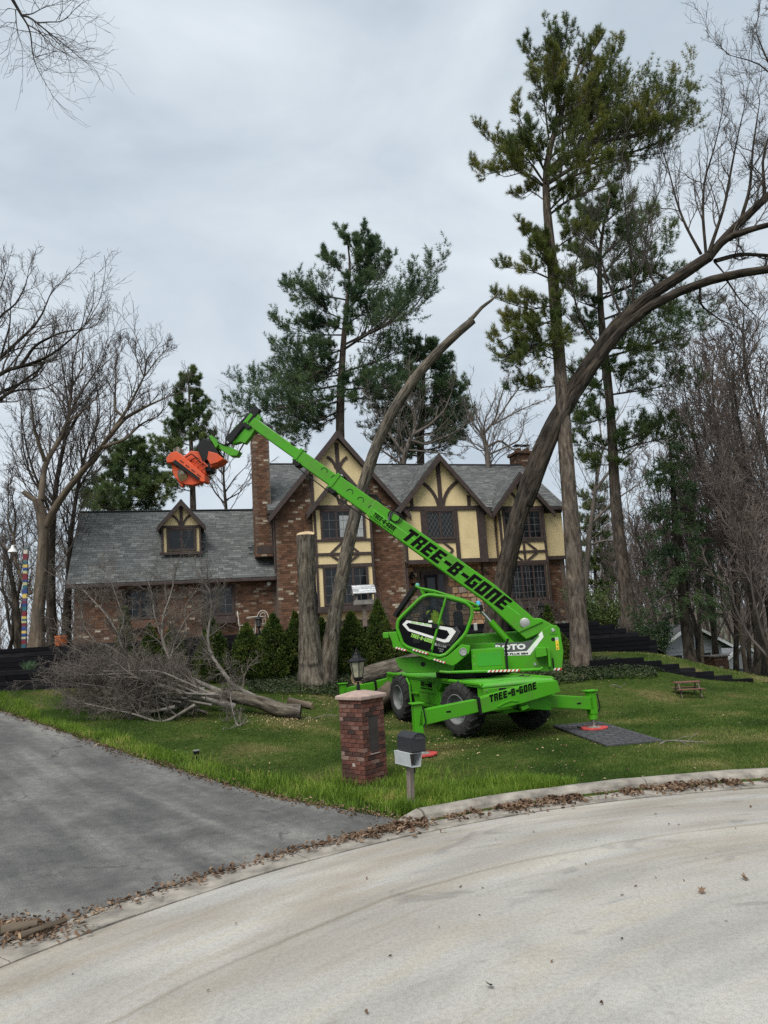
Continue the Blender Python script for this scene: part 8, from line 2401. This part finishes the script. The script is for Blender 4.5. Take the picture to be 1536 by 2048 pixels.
# daffodil clump on the left bed
dc = at(58, 1334, 21.9)
dt = tree_root('daffodil_clump', 'clump of green daffodil leaves in the planting bed at the left', (dc[0], dc[1], 1.78), None, 'plant')
n = 70
a = G.uniform(0, 2 * np.pi, n); r0 = G.uniform(0, .12, n); lean = G.uniform(.05, .24, n); hh = G.uniform(.22, .40, n)
B0 = np.stack([dc[0] + r0 * np.cos(a), dc[1] + r0 * np.sin(a), np.full(n, 1.78)], 1)
T1 = B0 + np.stack([lean * np.cos(a) * .4, lean * np.sin(a) * .4, hh * .65], 1); T2 = B0 + np.stack([lean * np.cos(a), lean * np.sin(a), hh], 1)
sv = np.stack([-np.sin(a), np.cos(a), 0 * a], 1) * .012
V = np.stack([B0 - sv, B0 + sv, T1 + sv, T1 - sv, T2 + sv * .2, T2 - sv * .2], 1)
i0 = np.arange(n)[:, None] * 6
np_mesh('leaves', V.reshape(-1, 3), np.concatenate([i0 + np.array([[0, 1, 2, 3]]), i0 + np.array([[3, 2, 4, 5]])]).astype(np.int32), M_leaf('daffodil_leaf', [(0, (.05, .11, .05)), (1, (.16, .26, .14))], scale=3), dt, None, kind='stuff')
# far wood: one mass that reads as a haze of twigs behind house and lawn
V_, F_ = [], []
def far_band(px0, px1, Y, hmin, hmax, n, zb):
    xs = G.uniform(px0, px1, n)
    Ps = []
    for x in xs:
        p = at(x, 1290, Y + G.uniform(-8, 8)); h = G.uniform(hmin, hmax)
        Ps.append(np.linspace([p[0], p[1], zb], [p[0] + G.normal() * .6, p[1], zb + h], 8) + G.normal(size=(8, 3)) * .12)
    P = np.array(Ps); Rr = np.repeat(np.linspace(.11, .02, 8)[None], n, 0)
    P1, R1 = spawn(P, Rr, 10, .1, 1, .38, (25, 55), 5, .5, .15, .25, .5); R1 = np.maximum(R1, .022)
    P2, R2 = spawn(P1, R1, 6, .1, 1, .5, (25, 60), 4, .6, .18, .2, .3); R2 = np.maximum(R2, .015)
    V, Fq = merge([tubes(P, Rr, 4), tubes(P1, R1, 3), tubes(P2, R2, 3)])
    V_.append(V); F_.append(Fq)
far_band(1060, 1640, 62, 7, 13, 70, -4); far_band(1180, 1640, 84, 10, 16, 70, -5); far_band(-150, 190, 66, 4, 7, 34, 1.0); far_band(560, 1120, 70, 7, 11, 26, 1.0)
V, Fq = merge(list(zip(V_, F_)))
tag(np_mesh('far_wood', V, Fq, TWIG_RED, None, None, kind='stuff'), 'hazy mass of bare trees far behind the house and lawn', 'wood')
# ================================================================== GRASS, IVY, FALLEN LEAVES
G = np.random.default_rng(91)
CUTCHIP = M('fresh_wood_chip', (.40, .30, .18), .9, .3, 9, coord='pos')
DEPTHS = lambda x, y: y * math.cos(PITCH)
def lawn_points(n, x0, x1, y0, y1):
    x = G.uniform(x0, x1, n); y = G.uniform(y0, y1, n)
    r = np.hypot(x - RC[0], y - RC[1])
    # keep to what a camera near the photograph's could see
    ok = (r > RR + .66) & (np.abs(x) < y * .66 + 1.2) & (y < wall_y(x) - .05)
    x, y = x[ok], y[ok]
    ok = edge_dist(x, y) > .05
    return x[ok], y[ok]
def blades(x, y, z, h, w, lean, mat, name, label, cat, seg=1, clump=None):
    n = len(x)
    a = G.uniform(0, 2 * np.pi, n); ph = G.uniform(0, 2 * np.pi, n)
    B0 = np.stack([x, y, z], 1)
    L_ = np.stack([np.cos(a) * lean * h, np.sin(a) * lean * h, h * np.sqrt(np.maximum(.1, 1 - .5 * lean ** 2))], 1)
    s = np.stack([np.cos(ph), np.sin(ph), 0 * ph], 1) * (w / 2)[:, None]
    if seg == 1:
        V = np.stack([B0 - s, B0 + s, B0 + L_], 1)
        o = np_mesh(name, V.reshape(-1, 3), np.arange(n * 3).reshape(-1, 3).astype(np.int32), mat, None, None, kind='stuff')
    else:
        M1 = B0 + L_ * np.array([.35, .35, .62])
        V = np.stack([B0 - s, B0 + s, M1 + s * .8, M1 - s * .8, B0 + L_], 1)
        i0 = np.arange(n)[:, None] * 5
        o = np_mesh(name, V.reshape(-1, 3), [(i0 + np.array([[0, 1, 2, 3]])).astype(np.int32), (i0 + np.array([[3, 2, 4]])).astype(np.int32)], mat, None, None, kind='stuff')
    return tag(o, label, cat)
xs, ys = [], []
for (y0, y1, n) in ((9.4, 13, 210000), (13, 17.5, 190000), (17.5, 30, 150000)):
    x, y = lawn_points(n, -13 if y0 > 12 else -5, 16 if y0 > 12 else 10, y0, y1)
    xs.append(x); ys.append(y)
x, y = np.concatenate(xs), np.concatenate(ys)
pz0 = np.sin(x * .9 + 1.7 * np.sin(y * .7)) + np.sin(y * 1.3 + x * .5 + 2) + .8 * np.sin(x * 2.7 - y * 2.1)
near_tr = np.minimum.reduce([np.hypot((x - a) / 1.4, y - b) for a, b in ((-2.3, 21.5), (5.75, 21.9), (3.1, 22.4))])
ok = G.uniform(0, 1, len(x)) < np.clip(1.05 - .28 * np.maximum(pz0, 0), .3, 1) * np.clip((near_tr - .6) / 2.0, .15, 1)
x, y = x[ok], y[ok]
h = G.uniform(.018, .05, len(x)) * np.interp(y, [9, 14, 24], [1, 1.15, 1.5]); w = np.interp(y, [9, 13, 20, 28], [.006, .0085, .013, .018]) * G.uniform(.7, 1.3, len(x))
blades(x, y, terrain(x, y) - .004, h, w, G.uniform(.1, .9, len(x)), GRASSM, 'lawn_grass', 'short mown green grass of the lawn', 'grass')
# long fresh grass along the driveway edge and the kerb corner
def strip_points(n):
    t = G.uniform(0, 1, n) ** .9
    k = t * (len(EDGES) - 2); i = k.astype(int)
    p = EDGES[i] + (EDGES[i + 1] - EDGES[i]) * (k - i)[:, None]
    d = unit(EDGES[i + 1] - EDGES[i]); nrm = np.stack([d[:, 1], -d[:, 0]], 1)
    wd = np.interp(t, [0, .06, .25, .5, .62, .66, .72, 1], [.7, 1.0, .75, .60, .45, .2, .65, 1.2])
    return p + nrm * (G.uniform(.02, 1, n) * wd)[:, None]
q1 = strip_points(13000)
aa = R(117) - G.uniform(0, 1, 12000) * R(14.5); rr2 = RR + .72 + G.uniform(0, 1, 12000) ** 1.1 * np.interp(np.degrees(aa), [102, 104, 110, 117], [.25, .7, 1.15, 1.5])
q2 = np.stack([RC[0] + rr2 * np.cos(aa), RC[1] + rr2 * np.sin(aa)], 1)
q3 = np.array([pc[0], pc[1] - .2]) + G.normal(size=(3600, 2)) * np.array([.75, .42])
q = np.concatenate([q1, q2, q3])
r = np.hypot(q[:, 0] - RC[0], q[:, 1] - RC[1])
q = q[(r > RR + .66)]; q = q[edge_dist(q[:, 0], q[:, 1]) > .015]
cl = np.sin(q[:, 0] * 5.1 + 1.3 * np.sin(q[:, 1] * 4)) * .5 + np.sin(q[:, 1] * 7.3 + q[:, 0] * 3) * .5
keep = G.uniform(0, 1, len(q)) < .62 + .4 * cl
q = q[keep]; cl = cl[keep]
f_ = PF.inverted()
inp = np.array([[1 if max(abs((f_ @ Vector((a, b, 0))).x), abs((f_ @ Vector((a, b, 0))).y)) < PS / 2 + .01 else 0] for a, b in q])[:, 0] == 0
q = q[inp]; cl = cl[inp]
h = G.uniform(.07, .20, len(q)) * (1 + .35 * cl); w = G.uniform(.007, .014, len(q))
blades(q[:, 0], q[:, 1], terrain(q[:, 0], q[:, 1]) - .01, h, w, G.uniform(.1, .75, len(q)), TALLGRASS, 'long_grass', 'bright long grass along the driveway edge, kerb and brick pillar', 'grass', 2)
# fallen leaves
def leaves(P, size, mat, name, label, lift=.012, flat=.5, cat='leaves'):
    n = len(P)
    a = G.uniform(0, 2 * np.pi, n)
    u = np.stack([np.cos(a), np.sin(a), G.normal(size=n) * flat * .6], 1); u = unit(u)
    v = unit(np.cross(np.stack([G.normal(size=n) * flat * .5, G.normal(size=n) * flat * .5, np.ones(n)], 1), u))
    up = np.cross(u, v)
    s = (size * G.uniform(.5, 1.25, n))[:, None]
    C = P + np.array([0, 0, lift]) * G.uniform(.4, 1.6, n)[:, None]
    cur = up * s * G.uniform(-.05, .35, n)[:, None]
    V = np.stack([C - u * s * .5, C + v * s * .28 - u * s * .1 + cur, C + v * s * .15 + u * s * .25 + cur * .8, C + u * s * .5, C - v * s * .18 + u * s * .2 + cur * .7, C - v * s * .28 - u * s * .12 + cur], 1)
    i0 = np.arange(n)[:, None] * 6
    Fq = np.concatenate([i0 + np.array([[0, 3, 2, 1]]), i0 + np.array([[0, 5, 4, 3]])]).astype(np.int32)
    return tag(np_mesh(name, V.reshape(-1, 3), Fq, mat, None, None, kind='stuff'), label, cat)
x, y = lawn_points(8000, -6, 15, 9.4, 24)
pt = np.sin(x * 1.1 + 2 * np.sin(y * .8)) + np.sin(y * 1.7 + x * .6)
ok = G.uniform(-1.2, 2.2, len(x)) < pt
x, y = x[ok], y[ok]
leaves(np.stack([x, y, terrain(x, y) + .012], 1), .052, CHIPS, 'lawn_leaves', 'pale dry oak leaves scattered over the lawn')
# sawdust chips round the felled tree, logs and machine
q = np.concatenate([np.array(c_) + G.normal(size=(n_, 2)) * s_ for c_, n_, s_ in (((-2.9, 18.2), 420, .55), ((-.6, 20.0), 320, .7), ((-2.2, 20.6), 260, .6), ((1.0, 15.0), 160, .9))])
leaves(np.concatenate([q, (terrain(q[:, 0], q[:, 1]) + .015)[:, None]], 1), .045, CUTCHIP, 'wood_chips', 'pale fresh wood chips on the grass round the cut logs', .012, .7, 'wood chips')
# dense drift in the gutter and against the kerb
n = 5000
aa = R(122) - G.uniform(0, 1, n) * R(46)
den = np.interp(np.degrees(aa), [76, 80, 84, 90, 94, 99, 104, 110, 116, 122], [.15, .25, .85, 1, .8, .9, .75, .8, .9, .2])
ok = G.uniform(0, 1, n) < den * np.clip(.55 + .5 * np.sin(aa * 31) + .35 * np.sin(aa * 83 + 1) + .3 * np.sin(aa * 171), .05, 1)
aa = aa[ok]
rr2 = RR + .42 - np.abs(G.normal(size=len(aa))) * .16
pz_ = np.where(rr2 > RR, .016, .003) + np.abs(G.normal(size=len(aa))) * .018
leaves(np.stack([RC[0] + rr2 * np.cos(aa), RC[1] + rr2 * np.sin(aa), pz_], 1), .07, LITTER, 'gutter_leaves', 'brown dead leaves drifted in the gutter against the kerb', .01, .9)
# along both edges of the driveway
n = 2300
t = G.uniform(0, 1, n); k = t * (len(EDGES) - 2); i = k.astype(int)
p = EDGES[i] + (EDGES[i + 1] - EDGES[i]) * (k - i)[:, None]
d = unit(EDGES[i + 1] - EDGES[i]); nrm = np.stack([d[:, 1], -d[:, 0]], 1)
off = G.normal(size=n) * .10 + .01
p = p + nrm * off[:, None]
aa = R(117.5) + G.uniform(0, 1, 1300) ** 1.8 * R(46); rr2 = RR + .38 + G.normal(size=1300) * .08
p2 = np.stack([RC[0] + rr2 * np.cos(aa), RC[1] + rr2 * np.sin(aa)], 1)
p = np.concatenate([p, p2])
zz = terrain(p[:, 0], p[:, 1]) + .03
zz[n:] = .022
leaves(np.concatenate([p, zz[:, None]], 1), .055, LITTER, 'edge_leaves', 'brown leaf litter along the edges of the asphalt driveway', .012, .7)
# a few strays on the concrete and asphalt
n = 150
ra = G.uniform(2, 9.4, n); an = G.uniform(R(20), R(170), n)
leaves(np.stack([RC[0] + ra * np.cos(an), RC[1] + ra * np.sin(an), np.full(n, .004)], 1), .04, LITTER, 'stray_leaves', 'single dead leaves and bits of bark strewn over the concrete road', .006, .8)
for k, (px, py, s) in enumerate([(1404, 1784, .075), (1490, 1757, .085), (980, 1973, .07)]):
    p = ground_at(px, py, .012)
    t = thing('dead_leaf', ['curled brown leaf on the concrete road, lower left of the pair at the right', 'dark curled leaf on the concrete road nearest the right edge', 'small dark stick like leaf at the bottom centre of the concrete road'][k], 'leaf', tuple(p), k * 1.3)
    m = MB()
    for q in range(3):
        a = q * 1.1
        c_, s_ = math.cos(a), math.sin(a)
        u = Vector((c_, s_, .35)); v_ = Vector((-s_, c_, .5 - .3 * q))
        m.add([u * -s * .5, v_ * s * .28, u * s * .55 + Vector((0, 0, .01)), v_ * -s * .22], [(0, 1, 2, 3)])
    m.build('blade', LITTER, t, WM[t.name] @ Matrix.Translation((0, 0, .012)))
# ivy round the topped tree and right of the tall pine
def ivy(cx, cy, rx, ry, n, name, label):
    a = G.uniform(0, 2 * np.pi, n); r = np.sqrt(G.uniform(0, 1, n)) * (1 + .12 * np.sin(a * 5))
    x, y = cx + rx * r * np.cos(a), cy + ry * r * np.sin(a)
    ok = y < wall_y(x) - .02
    x, y = x[ok], y[ok]
    leaves(np.stack([x, y, terrain(x, y) + G.uniform(.01, .11, len(x))], 1), .075, IVY, name, label, .02, .9, 'ground cover')
iv = hit(640, 1380); ivy(iv[0], iv[1] + .8, 2.6, 1.5, 9000, 'ivy', 'patch of ivy ground cover round the foot of the topped trunk')
iv = hit(1185, 1352); ivy(iv[0], iv[1] + .4, 2.3, .9, 6500, 'ivy', 'patch of ivy ground cover at the foot of the tall pine')
# twigs and sticks on the lawn
GT = 'loose sticks on the lawn'
for k, (px, py, ln, rz, lab) in enumerate([(640, 1440, .9, .3, 'forked pale stick on the grass left of the brick pillar'), (1370, 1490, .9, -.2, 'bare twig on the lawn right of the ground mat'), (1240, 1375, .7, .6, 'thin stick on the lawn left of the little picnic table'), (560, 1385, .6, .2, 'pale splinter on the grass below the conifers'), (470, 1455, .9, 1.0, 'crooked branch in front of the felled tree')]):
    p = hit(px, py)
    P = np.array([[p[0] + ln * (f - .5) * math.cos(rz), p[1] + ln * (f - .5) * math.sin(rz), p[2] + .03 + .05 * math.sin(f * 3 + k)] for f in np.linspace(0, 1, 7)]) + G.normal(size=(7, 3)) * .02
    C1, R1 = spawn(P[None], np.linspace(.016, .006, 7)[None], 7, .2, 1, .4, (20, 60), 5, .6, .15, .12, .1)
    V, Fq = merge([tubes(P[None], np.linspace(.016, .006, 7)[None], 6), tubes(C1, np.maximum(R1, .004), 4)])
    tag(np_mesh('stick', V, Fq, TWIG_PALE, None, None), lab, 'stick', GT)
# decaying wood and needles at the near left driveway edge
for k, (px, py, px2, py2, r_, lab) in enumerate([(2, 1862, 75, 1848, .045, 'rotting root like piece of wood at the lower left edge'), (40, 1872, 132, 1840, .03, 'broken bark strip beside the rotting wood at the lower left')]):
    a, b = ground_at(px, py, .05), ground_at(px2, py2, .05)
    log('rotten_wood', a, b, r_, r_ * .8, lab, BARK_TAN, 'rotting wood at the driveway mouth', cat='wood')
pl_ = np.stack([ground_at(px, py, .02) for px, py in zip(G.normal(45, 48, 520), 1858 + G.normal(0, 12, 520))])
leaves(pl_, .05, LITTER, 'leaf_litter', 'leaf litter round the rotting wood at the lower left', .015, .9)
